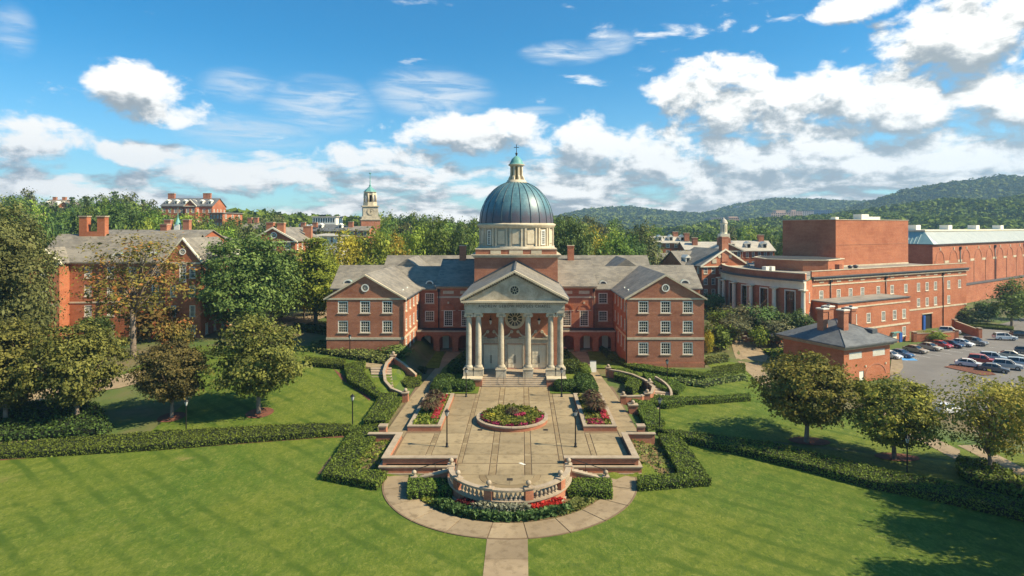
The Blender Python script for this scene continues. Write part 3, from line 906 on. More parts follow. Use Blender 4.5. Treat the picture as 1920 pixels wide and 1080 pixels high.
# ------------------------------------------------------------------ walks, road and parking beyond
def gq(*pts): return [gnd(a, b)[:2] for a, b in pts]
overlay('garden_path', gq((1370, 640), (1410, 640), (1440, 668), (1428, 690), (1450, 722), (1470, 745), (1428, 722), (1398, 695), (1378, 668)), PAVE_P, .07, 2)
overlay('garden_path', gq((1448, 660), (1500, 655), (1520, 668), (1440, 672)), PAVE_P, .066, 2)
overlay('garden_path', gq((1620, 790), (1660, 775), (1730, 810), (1800, 845), (1800, 868), (1730, 830)), PAVE_P, .07, 2)
overlay('garden_path', gq((1795, 836), (1830, 835), (1930, 885), (1930, 905), (1860, 870)), PAVE_P, .07, 2)
overlay('garden_path', gq((0, 742), (100, 728), (200, 712), (262, 694), (300, 700), (288, 712), (225, 728), (110, 746), (0, 765)), PAVE_P, .07, 2)
overlay('garden_path', gq((-40, 822), (100, 814), (200, 806), (205, 812), (120, 822), (-40, 836)), PAVE_P, .07, 2)
overlay('garden_path', gq((520, 612), (600, 585), (625, 590), (560, 612)), PAVE_P, .08, 3)
lot = overlay('parking_lot', gq((1672, 672), (1715, 652), (1760, 640), (1800, 630), (1860, 612), (1920, 596), (2100, 560), (2200, 620), (2150, 840), (1960, 800), (1800, 780), (1700, 742), (1668, 712)), ASPHALT, .06, 3)
isl = px_poly([(1770, 689), (1800, 683), (1850, 694), (1868, 704), (1842, 705)])
overlay('traffic_island', isl, MULCH, .16, 2)
overlay('traffic_island', px_poly([(1672, 672), (1690, 668), (1694, 690), (1686, 702), (1668, 706)]), PAVE_P, .16, 2)
# mulch rings of the lawn trees
RINGS = [((322, 783), 1.6, (1, 1)), ((487, 775), 1.7, (1, 1)), ((1518, 828), 1.7, (1.4, .8)), ((1682, 858), 1.7, (1.4, .8))]
for (a, b), r_, (sx, sy) in RINGS:
    x, y, z = gnd(a, b)
    overlay('mulch_ring', [(x + r_ * sx * cos(t * .35), y + r_ * sy * sin(t * .35)) for t in range(18)], MULCH, .09, 1.2)
# ------------------------------------------------------------------ terrace walls, balustrade and stairs
def mirror_side(s): return 'left' if s < 0 else 'right'
for s in (-1, 1):
    sd = mirror_side(s)
    r_ = root('terrace_wall', (s * 9, 62.4, ZL), f'brick terrace wall with stone coping stepping round the {sd} front corner of the plaza', 'wall', 'plaza terrace walls')
    X = s * 12.75
    m = MB()
    m.box(s * 5.5, 62.2, ZL, X + s * .22, 62.62, .5)
    m.box(X - s * .22, 62.62, ZL, X + s * .22, 69.78, .5)
    m.box(X + s * .22, 69.4, -.9, s * 16.2, 69.78, .5)
    m.build('brickwork', BRICK, r_)
    b = MB()
    b.box(s * 5.5, 61.9, ZL, X + s * .5, 62.198, -.34).box(X + s * .222, 62.2, ZL, X + s * .5, 69.2, -.34)
    b.build('plinth', BRICK, r_)
    c = MB().box(s * 5.5, 61.82, -.338, X + s * .58, 62.2, -.2).box(X + s * .222, 62.2, -.338, X + s * .58, 69.2, -.2)
    c.build('stone_band', CAST, r_)
    c = MB().box(s * 5.42, 62.08, .502, X + s * .34, 62.74, .60).box(X - s * .34, 62.742, .502, X + s * .34, 69.9, .60).box(X + s * .342, 69.28, .502, s * 16.3, 69.9, .60)
    c.build('coping', CAST, r_)
    MB().box(s * 5.5, 61.78, ZL, X + s * .62, 61.898, -.86).box(X + s * .502, 61.898, ZL, X + s * .62, 69.1, -.86).build('footing', CAST, r_)
    # low brick pier at the end of the wall
    x, y = s * 14.95, 71.2
    p_ = root('brick_pier', (x, y, -.1), f'short square brick pier with stone cap at the {sd} end of the terrace wall', 'pier', 'low brick piers beside the plaza')
    MB().box(x - .42, y - .42, -.2, x + .42, y + .42, .85).build('shaft', BRICK, p_)
    MB().box(x - .5, y - .5, .852, x + .5, y + .5, 1.0).build('cap', CAST, p_)
    # stairs down from the plaza front
    st = root('stairs', (s * 7.4, 60.7, ZL), f'stone steps going down from the plaza front to the {sd} of the bow balustrade', 'stairs', 'stairs at the plaza front')
    n = 8
    for k in range(n):
        zt = 0 - (k + 1) * (1.02 / n)
        MB().box(s * (5.46 + k * .46), 59.72, ZL - .1, s * (5.46 + (k + 1) * .46), 61.76, zt).build('step', CAST, st)
    sw = MB(); xa, xb = s * 5.7, s * 9.3
    sw.bar((xa, 59.5), (xb, 59.5), .36, ZL, (.36, -.52)); sw.build('cheek_wall', BRICK, st)
    MB().bar((xa, 59.5), (xb, 59.5), .5, (.362, -.518), (.5, -.38)).build('cheek_coping', CAST, st)
    hr = MB().tube([(xa, 61.2, .85), (s * 6.1, 61.2, .85), (xb, 61.2, -.18), (s * 9.7, 61.2, -.2)], .035, 6)
    for t in (0, .5, 1):
        xx = xa + (xb - xa) * t
        hr.tube([(xx, 61.2, -.1 - t * .95), (xx, 61.2, .84 - t * 1.0)], .028, 6)
    hr.build('handrail', BLACK, st)
    pe = MB().box(s * 9.3 - .26, 59.24, ZL, s * 9.3 + .26, 59.76, -.30); pe.build('newel_pier', BRICK, st)
    MB().box(s * 9.3 - .34, 59.16, -.298, s * 9.3 + .34, 59.84, -.17).build('newel_cap', CAST, st)
    MB().lathe([(.1, -.17), (.12, -.1), (.07, -.04), (.2, .06), (.24, .18), (.2, .3), (.01, .42)], s * 9.3, 59.5, 12).build('ball_finial', CAST, st)

# the bow balustrade
bal = root('bow_balustrade', (0, 53.8, ZL), 'curved stone balustrade on a brick wall bowing out from the plaza front', 'balustrade')
def arcpoly(r0, r1, a, b, n=16, c=BC):
    P = [[(c[0] + r * cos(a + (b - a) * i / n), c[1] + r * sin(a + (b - a) * i / n)) for i in range(n + 1)] for r in (r0, r1)]
    return P[1] + P[0][::-1]
a0, a1 = radians(178), radians(362)
MB().prism(arcpoly(5.42, 5.86, a0, a1, 40), ZL - .1, -.12).build('brick_wall', BRICK, bal)
MB().prism(arcpoly(5.36, 5.98, a0, a1, 40), -.118, .06).build('base_course', CAST, bal)
MB().prism(arcpoly(5.40, 5.92, a0, a1, 40), .84, 1.02).build('top_rail', CAST, bal)
MB().prism(arcpoly(5.86, 5.97, a0, a1, 40), ZL - .1, ZL + .28).build('footing', CAST, bal)
PIERS = [182, 214, 252, 288, 326, 358]
for d in PIERS:
    a = radians(d); x, y = BC[0] + 5.66 * cos(a), BC[1] + 5.66 * sin(a)
    w_ = radians(3.6)
    MB().prism(arcpoly(5.38, 5.97, a - w_, a + w_, 4), .062, .838).build('pier', BRICK, bal)
    MB().prism(arcpoly(5.32, 6.02, a - w_ * 1.25, a + w_ * 1.25, 4), 1.022, 1.12).build('pier_cap', CAST, bal)
    MB().lathe([(.16, 1.12), (.18, 1.18), (.09, 1.25), (.2, 1.36), (.25, 1.5), (.2, 1.64), (.01, 1.74)], x, y, 12).build('ball_finial', CAST, bal)
bp = MB().box(-.14, -.14, 0, .14, .14, .09)
bp.lathe([(.09, .09), (.075, .14), (.15, .28), (.155, .36), (.07, .58), (.06, .66), (.1, .68)], 0, 0, 10)
bp.box(-.13, -.13, .68, .13, .13, .774)
bmesh_me = bp.mesh('baluster', CAST)
for d0, d1 in zip(PIERS[:-1], PIERS[1:]):
    n = 6
    for k in range(n):
        a = radians(d0 + 5.6 + (d1 - d0 - 11.2) * (k + .5) / n * 1.0)
        o = link('baluster', bmesh_me, bal)
        o.location = (BC[0] + 5.66 * cos(a), BC[1] + 5.66 * sin(a) - 53.8, .064 - ZL); o.rotation_euler = (0, 0, a)

# planters
def planter_round():
    cx, cy, r = -.05, 75.9, 4.4
    p = root('round_planter', (cx, cy, 0), 'round brick planter with pale stone coping in the middle of the plaza', 'planter')
    MB().lathe([(r - .05, 0), (r - .05, .42)], cx, cy, 48).build('brick_ring', BRICK, p)
    m = MB(); n = 48
    for k in range(16):
        a, b = 2 * pi * k / 16 + .005, 2 * pi * (k + 1) / 16 - .005
        MB().prism(arcpoly(r - .42, r + .03, a, b, 4, (cx, cy)), .422, .58).build('coping_stone', CAST, p)
    MB().lathe([(r - .43, .40), (.01, .62)], cx, cy, 48).build('soil', SOIL, p)
    return cx, cy, r
RP = planter_round()
for s in (-1, 1):
    sd = mirror_side(s)
    p = root('long_planter', (s * 10.35, 79, 0), f'long rectangular brick planter with stone coping on the {sd} side of the plaza', 'planter', 'long brick planters')
    x0, x1, y0, y1 = s * 8.4, s * 12.3, 72.1, 86.2
    m = MB(); t = .4
    m.box(x0, y0, -.1, x1, y0 + t, .46).box(x0, y1 - t, -.1, x1, y1, .46)
    m.box(x0, y0 + t, -.1, x0 + s * t, y1 - t, .46).box(x1 - s * t, y0 + t, -.1, x1, y1 - t, .46)
    m.build('brick_box', BRICK, p)
    e = .04
    m = MB().box(x0 - s * e, y0 - e, .462, x1 + s * e, y0 + t + e, .6).box(x0 - s * e, y1 - t - e, .462, x1 + s * e, y1 + e, .6)
    m.box(x0 - s * e, y0 + t + e, .462, x0 + s * (t + e), y1 - t - e, .6).box(x1 - s * (t + e), y0 + t + e, .462, x1 + s * e, y1 - t - e, .6)
    m.build('coping', CAST, p)
    MB().box(x0 + s * t, y0 + t, .3, x1 - s * t, y1 - t, .44).build('soil', SOIL, p)

# curved stair walls: left flight climbs to the upper lawn, right flight drops to the lower garden
def path_wall(p, pts, w_, z0, tops, name='brick_wall'):
    m, c = MB(), MB()
    for (a, b), (ta, tb) in zip(zip(pts[:-1], pts[1:]), zip(tops[:-1], tops[1:])):
        m.bar(a, b, w_, z0, (ta - .16, tb - .16)); c.bar(a, b, w_ + .08, (ta - .158, tb - .158), (ta, tb))
    m.build(name, BRICK, p); c.build('coping', CAST, p)
lw = root('curved_stair_wall', (-19, 92, 0), 'curved brick wall with pale coping sweeping round the stairs left of the chapel walk', 'wall')
arcL = [(-15.0, 84.6), (-17.2, 86.5), (-18.7, 89.0), (-19.6, 92.2), (-19.9, 95.5), (-19.5, 98.2)]
path_wall(lw, arcL, .34, -.4, [1.05, 1.25, 1.7, 2.3, 2.9, 3.3])
path_wall(lw, [(-19.5, 98.2), (-17.5, 96.6), (-15.2, 94.6)], .32, -.2, [3.3, 2.5, 1.3], 'raking_wall')
for (x, y, zt) in ((-14.9, 84.5, 1.1), (-19.5, 98.3, 3.35)):
    MB().box(x - .4, y - .4, -.3, x + .4, y + .4, zt).build('end_pier', BRICK, lw)
    MB().box(x - .48, y - .48, zt + .002, x + .48, y + .48, zt + .14).build('pier_cap', CAST, lw)
    MB().sphere((x, y, zt + .4), .27, 12, 7).build('ball_finial', CAST, lw)
ls = root('stairs', (-21.3, 89, 0), 'curved stone steps rising to the upper lawn left of the chapel walk', 'stairs')
n = 11
for k in range(n):
    t0, t1 = k / n, (k + 1) / n
    ya, yb = 84.8 + 10.6 * t0, 84.8 + 10.6 * t1
    xi = lambda y_: -15.4 - 4.3 * ((y_ - 84.6) / 13.6) ** .62
    xo = lambda y_: -18.6 - 4.6 * ((y_ - 84.6) / 13.6) ** .8
    MB().prism([(xo(ya), ya), (xi(ya), ya), (xi(yb), yb), (xo(yb), yb)], -.5, .12 + 2.0 * t1).build('step', CAST, ls)
MB().prism([(-23.6, 95.45), (-20.2, 95.45), (-20.0, 98.2), (-24.4, 98.6)], -.2, 2.16).build('landing', PAVE, ls)

rw = root('curved_stair_wall', (18.5, 92, 0), 'curved brick wall with pale coping round the clipped bed right of the chapel walk', 'wall')
arcR = [(15.0, 83.6), (17.4, 83.9), (19.3, 85.6), (20.1, 88.4), (19.6, 92.0), (18.3, 95.2), (16.6, 97.4), (15.1, 98.4)]
path_wall(rw, arcR, .34, -1.3, [.95, .95, .95, 1.0, 1.1, 1.15, 1.15, 1.15])
for (x, y, zt) in ((14.95, 83.6, .95), (15.0, 98.6, 1.3), (18.4, 84.5, 1.02), (19.9, 90.2, 1.1)):
    MB().box(x - .36, y - .36, -.6, x + .36, y + .36, zt).build('end_pier', BRICK, rw)
    MB().box(x - .44, y - .44, zt + .002, x + .44, y + .44, zt + .13).build('pier_cap', CAST, rw)
    MB().sphere((x, y, zt + .36), .25, 12, 7).build('ball_finial', CAST, rw)
rs = root('stairs', (21.6, 87, -1.2), 'curved stone steps dropping to the lower garden right of the chapel walk', 'stairs')
for k in range(8):
    a, b = radians(-62 + k * 11), radians(-62 + (k + 1) * 11)
    P = [[(16.4 + r * cos(a + (b - a) * i / 3), 90.2 + r * 1.28 * sin(a + (b - a) * i / 3)) for i in range(4)] for r in (3.95, 6.3)]
    MB().prism(P[1] + P[0][::-1], -1.6, -.95 + k * .15).build('step', CAST, rs)
rr = MB()
for k in range(10):
    a, b = radians(-66 + k * 10), radians(-66 + (k + 1) * 10)
    rr.bar((16.4 + 6.45 * cos(a), 90.2 + 8.25 * sin(a)), (16.4 + 6.45 * cos(b), 90.2 + 8.25 * sin(b)), .3, -1.6, (-.6 + k * .15, -.45 + k * .15))
rr.build('kerb_wall', CAST, rs)
pr = root('brick_pier', (15.6, 79.6, 0), 'short square brick pier with ball on top beside the right chapel walk', 'pier', 'low brick piers beside the plaza')
MB().box(15.0, 79.2, -.3, 16.1, 80.0, .85).build('shaft', BRICK, pr); MB().box(14.9, 79.1, .852, 16.2, 80.1, 1.0).build('cap', CAST, pr)
MB().sphere((15.55, 79.6, 1.25), .26, 12, 7).build('ball_finial', CAST, pr)

# sandwich board on the right walk
x, y = 12.9, 101.5
sg = root('sign_board', (x, y, 0), 'white folding sign board standing on the right chapel walk', 'sign')
for k, sgn in enumerate((-1, 1)):
    m = MB(); dy = sgn * .38
    m.add([(x - .5, y + dy, .0), (x + .5, y + dy, .0), (x + .5, y + sgn * .05, 1.75), (x - .5, y + sgn * .05, 1.75),
           (x - .5, y + dy + .05, .0), (x + .5, y + dy + .05, .0), (x + .5, y + sgn * .05 + .05, 1.75), (x - .5, y + sgn * .05 + .05, 1.75)],
          [(0, 1, 2, 3), (7, 6, 5, 4), (0, 4, 5, 1), (1, 5, 6, 2), (2, 6, 7, 3), (3, 7, 4, 0)])
    m.build('panel', WHITE, sg)
MB().box(x - .52, y - .09, 1.752, x + .52, y + .14, 1.80).build('hinge', LEAD, sg)

# ------------------------------------------------------------------ lamp posts
LAMPGLASS = plain('lamp_glass', (.62, .62, .58), (.5, .5, .46), 3, .2, spec=.5)
def make_lamp():
    r_ = bpy.data.objects.new('street_lamp', None); COL.objects.link(r_); OFF[r_.name] = (0, 0, 0)
    MB().lathe([(.19, 0), (.19, .1), (.12, .16), (.13, .42), (.07, .55), (.055, .62)], 0, 0, 10).build('base', BLACK, r_)
    MB().lathe([(.075, .62), (.065, 3.2), (.09, 3.24), (.05, 3.28), (.09, 3.36), (.1, 3.4)], 0, 0, 8).build('post', BLACK, r_)
    ln = MB().lathe([(.11, 3.4), (.235, 3.86)], 0, 0, 6, smooth=False).build('lantern', LAMPGLASS, r_)
    fr = MB()
    for k in range(6):
        a = 2 * pi * k / 6
        fr.tube([(.115 * cos(a), .115 * sin(a), 3.4), (.245 * cos(a), .245 * sin(a), 3.87)], .016, 4)
    fr.build('lantern_frame', BLACK, ln)
    MB().lathe([(.29, 3.862), (.29, 3.89), (.16, 4.04), (.06, 4.1), (.05, 4.16), (.001, 4.24)], 0, 0, 6, smooth=False).build('cap', BLACK, r_)
    return r_
lamp0 = make_lamp(); lamp_used = False
for px_, py_, lab in ((838, 838, 'on the plaza by the left long planter'), (1079, 838, 'on the plaza by the right long planter'),
                      (874, 744, 'at the left foot of the chapel steps'), (1053, 744, 'at the right foot of the chapel steps'),
                      (661, 803, 'at the corner of the long left hedge'), (349, 814, 'behind the left hedge between two round trees'),
                      (656, 674, 'in front of the left brick wing'), (1237, 808, 'at the corner of the long right hedge'),
                      (1251, 724, 'in front of the right brick wing'), (1701, 893, 'behind the right hedge under a dark tree'), (1447, 664, 'by the tan garden path near the utility house')):
    o = lamp0 if not lamp_used else copy_tree(lamp0)
    lamp_used = True
    x, y, z = gnd(px_, py_)
    if py_ in (838, 744): x, y = at(px_, py_, 0); z = 0
    o.location = (x, y, z - .02)
    tag(o, 'black lantern street lamp ' + lab, 'street lamp', 'lantern street lamps')
# ------------------------------------------------------------------ the chapel
CH = root('chapel', (0, 95, 0), 'red brick domed chapel with columned stone portico and two gabled wings', 'chapel')
ZF = 1.25
# steps and podium
for k in range(6):
    MB().box(-4.85, 91.9 + k * .38, -.1, 4.85, 91.9 + (k + 1) * .38 + .02, (k + 1) * .2).build('step', CAST, CH)
MB().box(-7.7, 94.2, -.1, 7.7, 98.0, ZF).build('podium', CAST, CH)
for s in (-1, 1):
    MB().box(s * 4.86, 92.0, -.1, s * 7.75, 94.2, 1.0).build('cheek_block', BRICK, CH)
    MB().box(s * 4.86, 91.9, 1.002, s * 7.85, 94.198, 1.2).build('cheek_coping', STONE, CH)
for x in (-1.6, 1.6):
    h = MB()
    for k in range(2): h.tube([(x, 92.1 + k * 1.9, .3 + k * .95), (x, 92.1 + k * 1.9, 1.25 + k * .95)], .03, 6)
    h.tube([(x, 91.9, 1.15), (x, 94.1, 2.25)], .03, 6)
    h.build('handrail', BLACK, CH)
# columns
def column(x, y, zb, zt):
    r = .47
    sh = MB().lathe([(r * 1.02, zb + .5), (r, zb + 2.6), (r * .86, zt - .62)], x, y, 24)
    o = sh.build('column', STONE_D, CH)
    b = MB().box(x - .68, y - .68, zb, x + .68, y + .68, zb + .16)
    b.lathe([(.66, zb + .16), (.69, zb + .24), (.64, zb + .31), (.56, zb + .35), (.60, zb + .42), (.56, zb + .48), (.48, zb + .502)], x, y, 24)
    b.build('column_base', STONE_D, o)
    c = MB().lathe([(.41, zt - .62), (.5, zt - .5), (.52, zt - .4), (.45, zt - .34)], x, y, 20)
    for e in (-1, 1):
        for f in (-.46, .46):
            n = 14
            ring_ = [(x + e * .52 + .23 * cos(2 * pi * i / n), zt - .42 + .23 * sin(2 * pi * i / n)) for i in range(n)]
            yy = y + f
            c.add([(p[0], yy - .08, p[1]) for p in ring_] + [(p[0], yy + .08, p[1]) for p in ring_],
                  [tuple(range(n))[::-1], tuple(range(n, 2 * n))] + [(i, (i + 1) % n, n + (i + 1) % n, n + i) for i in range(n)])
            c.ring((x + e * .52, zt - .42), .08, .13, yy - .12, yy + .12, 10)
        c.tube([(x + e * .52, y - .4, zt - .42), (x + e * .52, y + .4, zt - .42)], .17, 10)
    c.box(x - .66, y - .55, zt - .26, x + .66, y + .55, zt - .13).box(x - .6, y - .6, zt - .128, x + .6, y + .6, zt)
    c.build('capital', STONE, o)
    return o
ZC0, ZC1 = 2.3, 10.8
for x in (-7.0, -5.55, -2.07, 2.07, 5.55, 7.0):
    MB().box(x - .78, 93.5, 0 if abs(x) < 3 else 1.202, x + .78, 95.1, ZC0 - .16).build('pedestal', STONE_D, CH)
    MB().box(x - .84, 93.44, ZC0 - .158, x + .84, 95.16, ZC0).build('pedestal_cap', STONE, CH)
    column(x, 94.3, ZC0, ZC1)
# vestibule walls with doors
vw = MB()
DX = (-3.83, 0, 3.83)
wall(vw, (-7.2, 98), (7.2, 98), ZF, 10.8, [(7.2 + x, ZF, 2.5, 3.95) for x in DX], .4)
wall(vw, (7.2, 98), (7.2, 118), 0, 12.4); wall(vw, (-7.2, 118), (-7.2, 98), 0, 12.4)
vw.build('wall', BRICK, CH)
for x in DX:
    d = MB().box(x - 1.2, 98.22, ZF, x - .015, 98.3, ZF + 3.9).box(x + .015, 98.22, ZF, x + 1.2, 98.3, ZF + 3.9).build('door', DOOR, CH)
    pn = MB()
    for e in (-1, 1):
        for c in range(2):
            for r_ in range(5):
                xx = x + e * (.12 + c * .53); w_ = .42
                z0 = ZF + .2 + r_ * .74
                pn.box(min(xx, xx + e * w_), 98.17, z0, max(xx, xx + e * w_), 98.222, z0 + .56)
    pn.build('door_panels', CREAM, d)
    h = MB()
    for e in (-1, 1): h.tube([(x + e * .1, 98.14, ZF + .9), (x + e * .1, 98.14, ZF + 2.2)], .035, 6)
    h.build('door_handle', BLACK, d)
    s_ = MB().box(x - 1.55, 97.86, ZF, x - 1.25, 98.2, ZF + 4.1).box(x + 1.25, 97.86, ZF, x + 1.55, 98.2, ZF + 4.1)
    s_.box(x - 1.6, 97.84, ZF + 4.1, x + 1.6, 98.2, ZF + 4.75).box(x - 1.8, 97.7, ZF + 4.752, x + 1.8, 98.2, ZF + 4.95)
    s_.build('door_surround', STONE_D, CH)
    # broken scroll pediment
    p = MB()
    for e in (-1, 1):
        pts = [(x + e * 1.75, ZF + 4.97), (x + e * 1.2, ZF + 5.15), (x + e * .85, ZF + 5.5), (x + e * .62, ZF + 5.95)]
        for (xa, za), (xb, zb) in zip(pts[:-1], pts[1:]):
            p.add([(xa, 97.7, za), (xb, 97.7, zb), (xb, 97.7, zb + .3), (xa, 97.7, za + .26), (xa, 98.15, za), (xb, 98.15, zb), (xb, 98.15, zb + .3), (xa, 98.15, za + .26)],
                  [(0, 1, 2, 3), (7, 6, 5, 4), (0, 4, 5, 1), (1, 5, 6, 2), (2, 6, 7, 3), (3, 7, 4, 0)])
        p.ring((x + e * .5, ZF + 6.0), .06, .24, 97.66, 98.15, 14)
        p.box(x + e * .62, 97.9, ZF + 4.952, x + e * 1.5, 98.15, ZF + 5.15)
    p.build('door_pediment', STONE, CH)
ow = round_window(CH, 0, 97.95, 9.3, 1.62, 0, 12, STONE)
for x in (-3.85, 3.85):
    l = MB().lathe([(.02, 8.45), (.12, 8.6), (.24, 9.1), (.2, 9.14)], x, 97.4, 6, smooth=False).build('wall_lantern', LAMPGLASS, CH)
    k = MB().lathe([(.28, 9.142), (.26, 9.2), (.08, 9.4), (.02, 9.6)], x, 97.4, 6, smooth=False)
    k.tube([(x, 97.4, 9.55), (x, 97.4, 9.8), (x, 97.95, 9.8)], .03, 5); k.build('lantern_bracket', BLACK, l)
# entablature
MB().box(-7.62, 93.62, ZC1 + .002, 7.62, 98.0, 11.45).box(-7.68, 93.56, 11.452, 7.68, 98.0, 12.25).build('entablature', STONE_D, CH)
tm = text_mesh('ANDREW GEROW HODGES CHAPEL', .62, .03, plain('incised_letters', (.07, .05, .035), (.09, .065, .045), 3, .8), 'inscription')
to = link('inscription', tm, CH); to.location = (0, 93.55 - 95, 11.85); to.rotation_euler = (radians(90), 0, 0)
wid = max(v.co.x for v in tm.vertices) - min(v.co.x for v in tm.vertices)
to.scale = (11.0 / wid, 1, 1)
MB().box(-8.15, 93.1, 12.45, 8.15, 98, 12.72).build('cornice', STONE, CH)
dn = MB(); n = 50
for k in range(n):
    x = -7.75 + 15.5 * k / (n - 1)
    dn.box(x - .09, 93.3, 12.252, x + .09, 93.6, 12.448)
tag(dn.build('dentils', STONE, CH), kind='stuff')
# pediment
ty = MB(); ty.xprism([(-7.6, 12.7), (0, 16.62), (7.6, 12.7)], 93.75, 94.1, 'y'); ty.build('tympanum', STONE_D, CH)
for e in (-1, 1):
    MB().xprism([(e * 8.25, 12.72), (0, 17.0), (0, 17.32), (e * 8.25, 13.04)], 93.05, 94.2, 'y').build('raking_cornice', STONE, CH)
    dr = MB()
    for k in range(24):
        t = (k + .7) / 24.5; x = e * 7.9 * (1 - t); z = 12.62 + 4.1 * t
        dr.box(x - .09, 93.3, z + .05, x + .09, 93.76, z + .30)
    tag(dr.build('raking_dentils', STONE, CH), kind='stuff')
round_window(CH, 0, 93.72, 14.3, .86, 0, 8, STONE)
rf = MB(); gable_roof(rf, -8.3, 8.3, 94.25, 117.1, 13.05, 17.34, 'y'); rf.build('roof', SLATE_P if False else SLATE, CH)
rc = MB().box(-.16, 94.2, 17.32, .16, 117.0, 17.44)
for e in (-1, 1): rc.box(e * 8.28, 94.2, 12.86, e * 8.48, 117.5, 13.0)
rc.build('ridge_and_gutters', LEAD, CH)
MB().box(-8.2, 98, 12.25, 8.2, 118, 12.82).build('eaves', STONE, CH)

# tower block under the dome
tb = MB().box(-7.95, 117, 0, 7.95, 133, 18.2).box(-7.75, 117.2, 18.62, 7.75, 132.8, 19.62); tb.build('tower_block', BRICK, CH)
MB().box(-8.15, 116.8, 18.1, 8.15, 133.2, 18.3).box(-8.45, 116.5, 18.302, 8.45, 133.5, 18.55).box(-8.6, 116.35, 18.552, 8.6, 133.65, 18.7).build('cornice', STONE, CH)
MB().box(-7.85, 117.1, 19.62, 7.85, 132.9, 19.8).build('blocking_course', STONE, CH)
for x, w_ in ((-3.9, 2.0), (0, 2.6), (3.9, 2.0)):
    MB().box(x - w_ / 2, 117.12, 18.78, x + w_ / 2, 117.25, 19.45).build('stone_panel', STONE, CH)
# stepped flashing where the portico roof meets the block
fl = MB()
for e in (-1, 1):
    for k in range(26):
        t = k / 26; fl.box(e * 8.0 * (1 - t) - .19, 116.93, 13.1 + 4.3 * t, e * 8.0 * (1 - t) + .19, 116.998, 13.42 + 4.3 * t)
fl.build('stepped_flashing', LEAD, CH)
# drum
DC = (0, 125.0)
dm = MB().lathe([(7.75, 19.8), (7.75, 20.15), (7.35, 20.2), (7.35, 24.25)], *DC, 64); drum = dm.build('drum', STONE_D, CH)
MB().lathe([(7.6, 23.75), (7.75, 23.95), (7.95, 24.25), (8.0, 24.5), (7.7, 24.62), (7.5, 24.7)], *DC, 64).build('drum_cornice', STONE, CH)
for k in range(16):
    a = radians(-90 + 22.5 * k)
    am = a + radians(11.25)
    for da in (-.05, .05):
        aa = am + da
        c, s_ = cos(aa), sin(aa)
        p = MB(); w_ = .17
        pts = [(DC[0] + 7.3 * c - s_ * w_, DC[1] + 7.3 * s_ + c * w_), (DC[0] + 7.62 * c - s_ * w_, DC[1] + 7.62 * s_ + c * w_), (DC[0] + 7.62 * c + s_ * w_, DC[1] + 7.62 * s_ - c * w_), (DC[0] + 7.3 * c + s_ * w_, DC[1] + 7.3 * s_ - c * w_)]
        p.prism(pts, 20.2, 23.74); p.build('pilaster', STONE, drum)
    x, y = DC[0] + 7.42 * cos(a), DC[1] + 7.42 * sin(a)
    if k % 4 == 2:
        w0 = put_window(drum, (DC[0] + 7.42 * cos(a), DC[1] + 7.42 * sin(a), 20.5), a + pi / 2, 1.1, 2.8, 3, 6, 0)
    elif sin(a) < .5:
        f = MB(); o_ = link('stone_panel', MB().box(-.72, -.10, 0, .72, .1, 2.5).mesh('stone_panel', STONE), drum)
        o_.location = (DC[0] + 7.36 * cos(a), DC[1] + 7.36 * sin(a) - 95, 20.7); o_.rotation_euler = (0, 0, a + pi / 2)
# dome
def dome_pt(t, r=7.5, h=8.55): return r * cos(t), 24.7 + h * sin(t)
prof = [dome_pt(radians(a)) for a in [0, 4, 8, 13, 18, 24, 30, 36, 42, 48, 54, 60, 66, 71, 75.5]]
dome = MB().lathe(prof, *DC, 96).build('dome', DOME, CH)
RIBM = plain('dome_rib_copper', (.05, .09, .10), (.03, .05, .06), 2, .45)
for k in range(24):
    a = 2 * pi * (k + .5) / 24
    pts = []
    for r_, z in prof:
        pts.append((DC[0] + (r_ + .03) * cos(a), DC[1] + (r_ + .03) * sin(a), z))
    MB().tube(pts, .075, 5).build('dome_rib', RIBM, dome)
# lantern
LT = MB().lathe([(2.15, 32.8), (2.15, 33.1), (1.9, 33.2), (1.9, 33.45), (1.7, 33.5)], *DC, 24).build('lantern_base', STONE, CH)
MB().lathe([(.95, 33.5), (.95, 36.2)], *DC, 16).build('lantern_core', plain('gilded_shade', (.30, .20, .06), (.2, .13, .05), 2, .6), LT)
for k in range(8):
    a = radians(22.5 + 45 * k)
    c, s_ = cos(a), sin(a)
    q_ = lambda r_, w_, z: (DC[0] + r_ * c - s_ * w_, DC[1] + r_ * s_ + c * w_, z)
    p = MB()
    P = [(1.75, 33.5), (1.6, 34.0), (1.32, 34.4), (1.28, 36.2), (.95, 36.2), (.95, 33.5)]
    n = len(P)
    p.add([q_(r_, -.2, z) for r_, z in P] + [q_(r_, .2, z) for r_, z in P], [tuple(range(n)), tuple(range(n, 2 * n))[::-1]] + [(i, n + i, n + (i + 1) % n, (i + 1) % n) for i in range(n)])
    p.build('buttress', STONE, LT)
MB().lathe([(1.3, 36.2), (1.4, 36.35), (1.68, 36.5), (1.68, 36.62), (1.5, 36.66)], *DC, 24).build('lantern_cornice', STONE, LT)
MB().lathe([(1.58, 36.66), (1.4, 36.85), (1.22, 37.25), (.95, 37.75), (.5, 38.2), (.18, 38.4)], *DC, 24).build('lantern_cap', COPPER, CH)
cr = MB().lathe([(.18, 38.38), (.12, 38.6), (.26, 38.8), (.24, 38.95), (.08, 39.15), (.06, 39.3)], *DC, 12)
cr.box(-.06, 124.94, 39.25, .06, 125.06, 40.75).box(-.5, 124.945, 40.1, .5, 125.055, 40.22)
cr.build('cross', BLACK, CH)

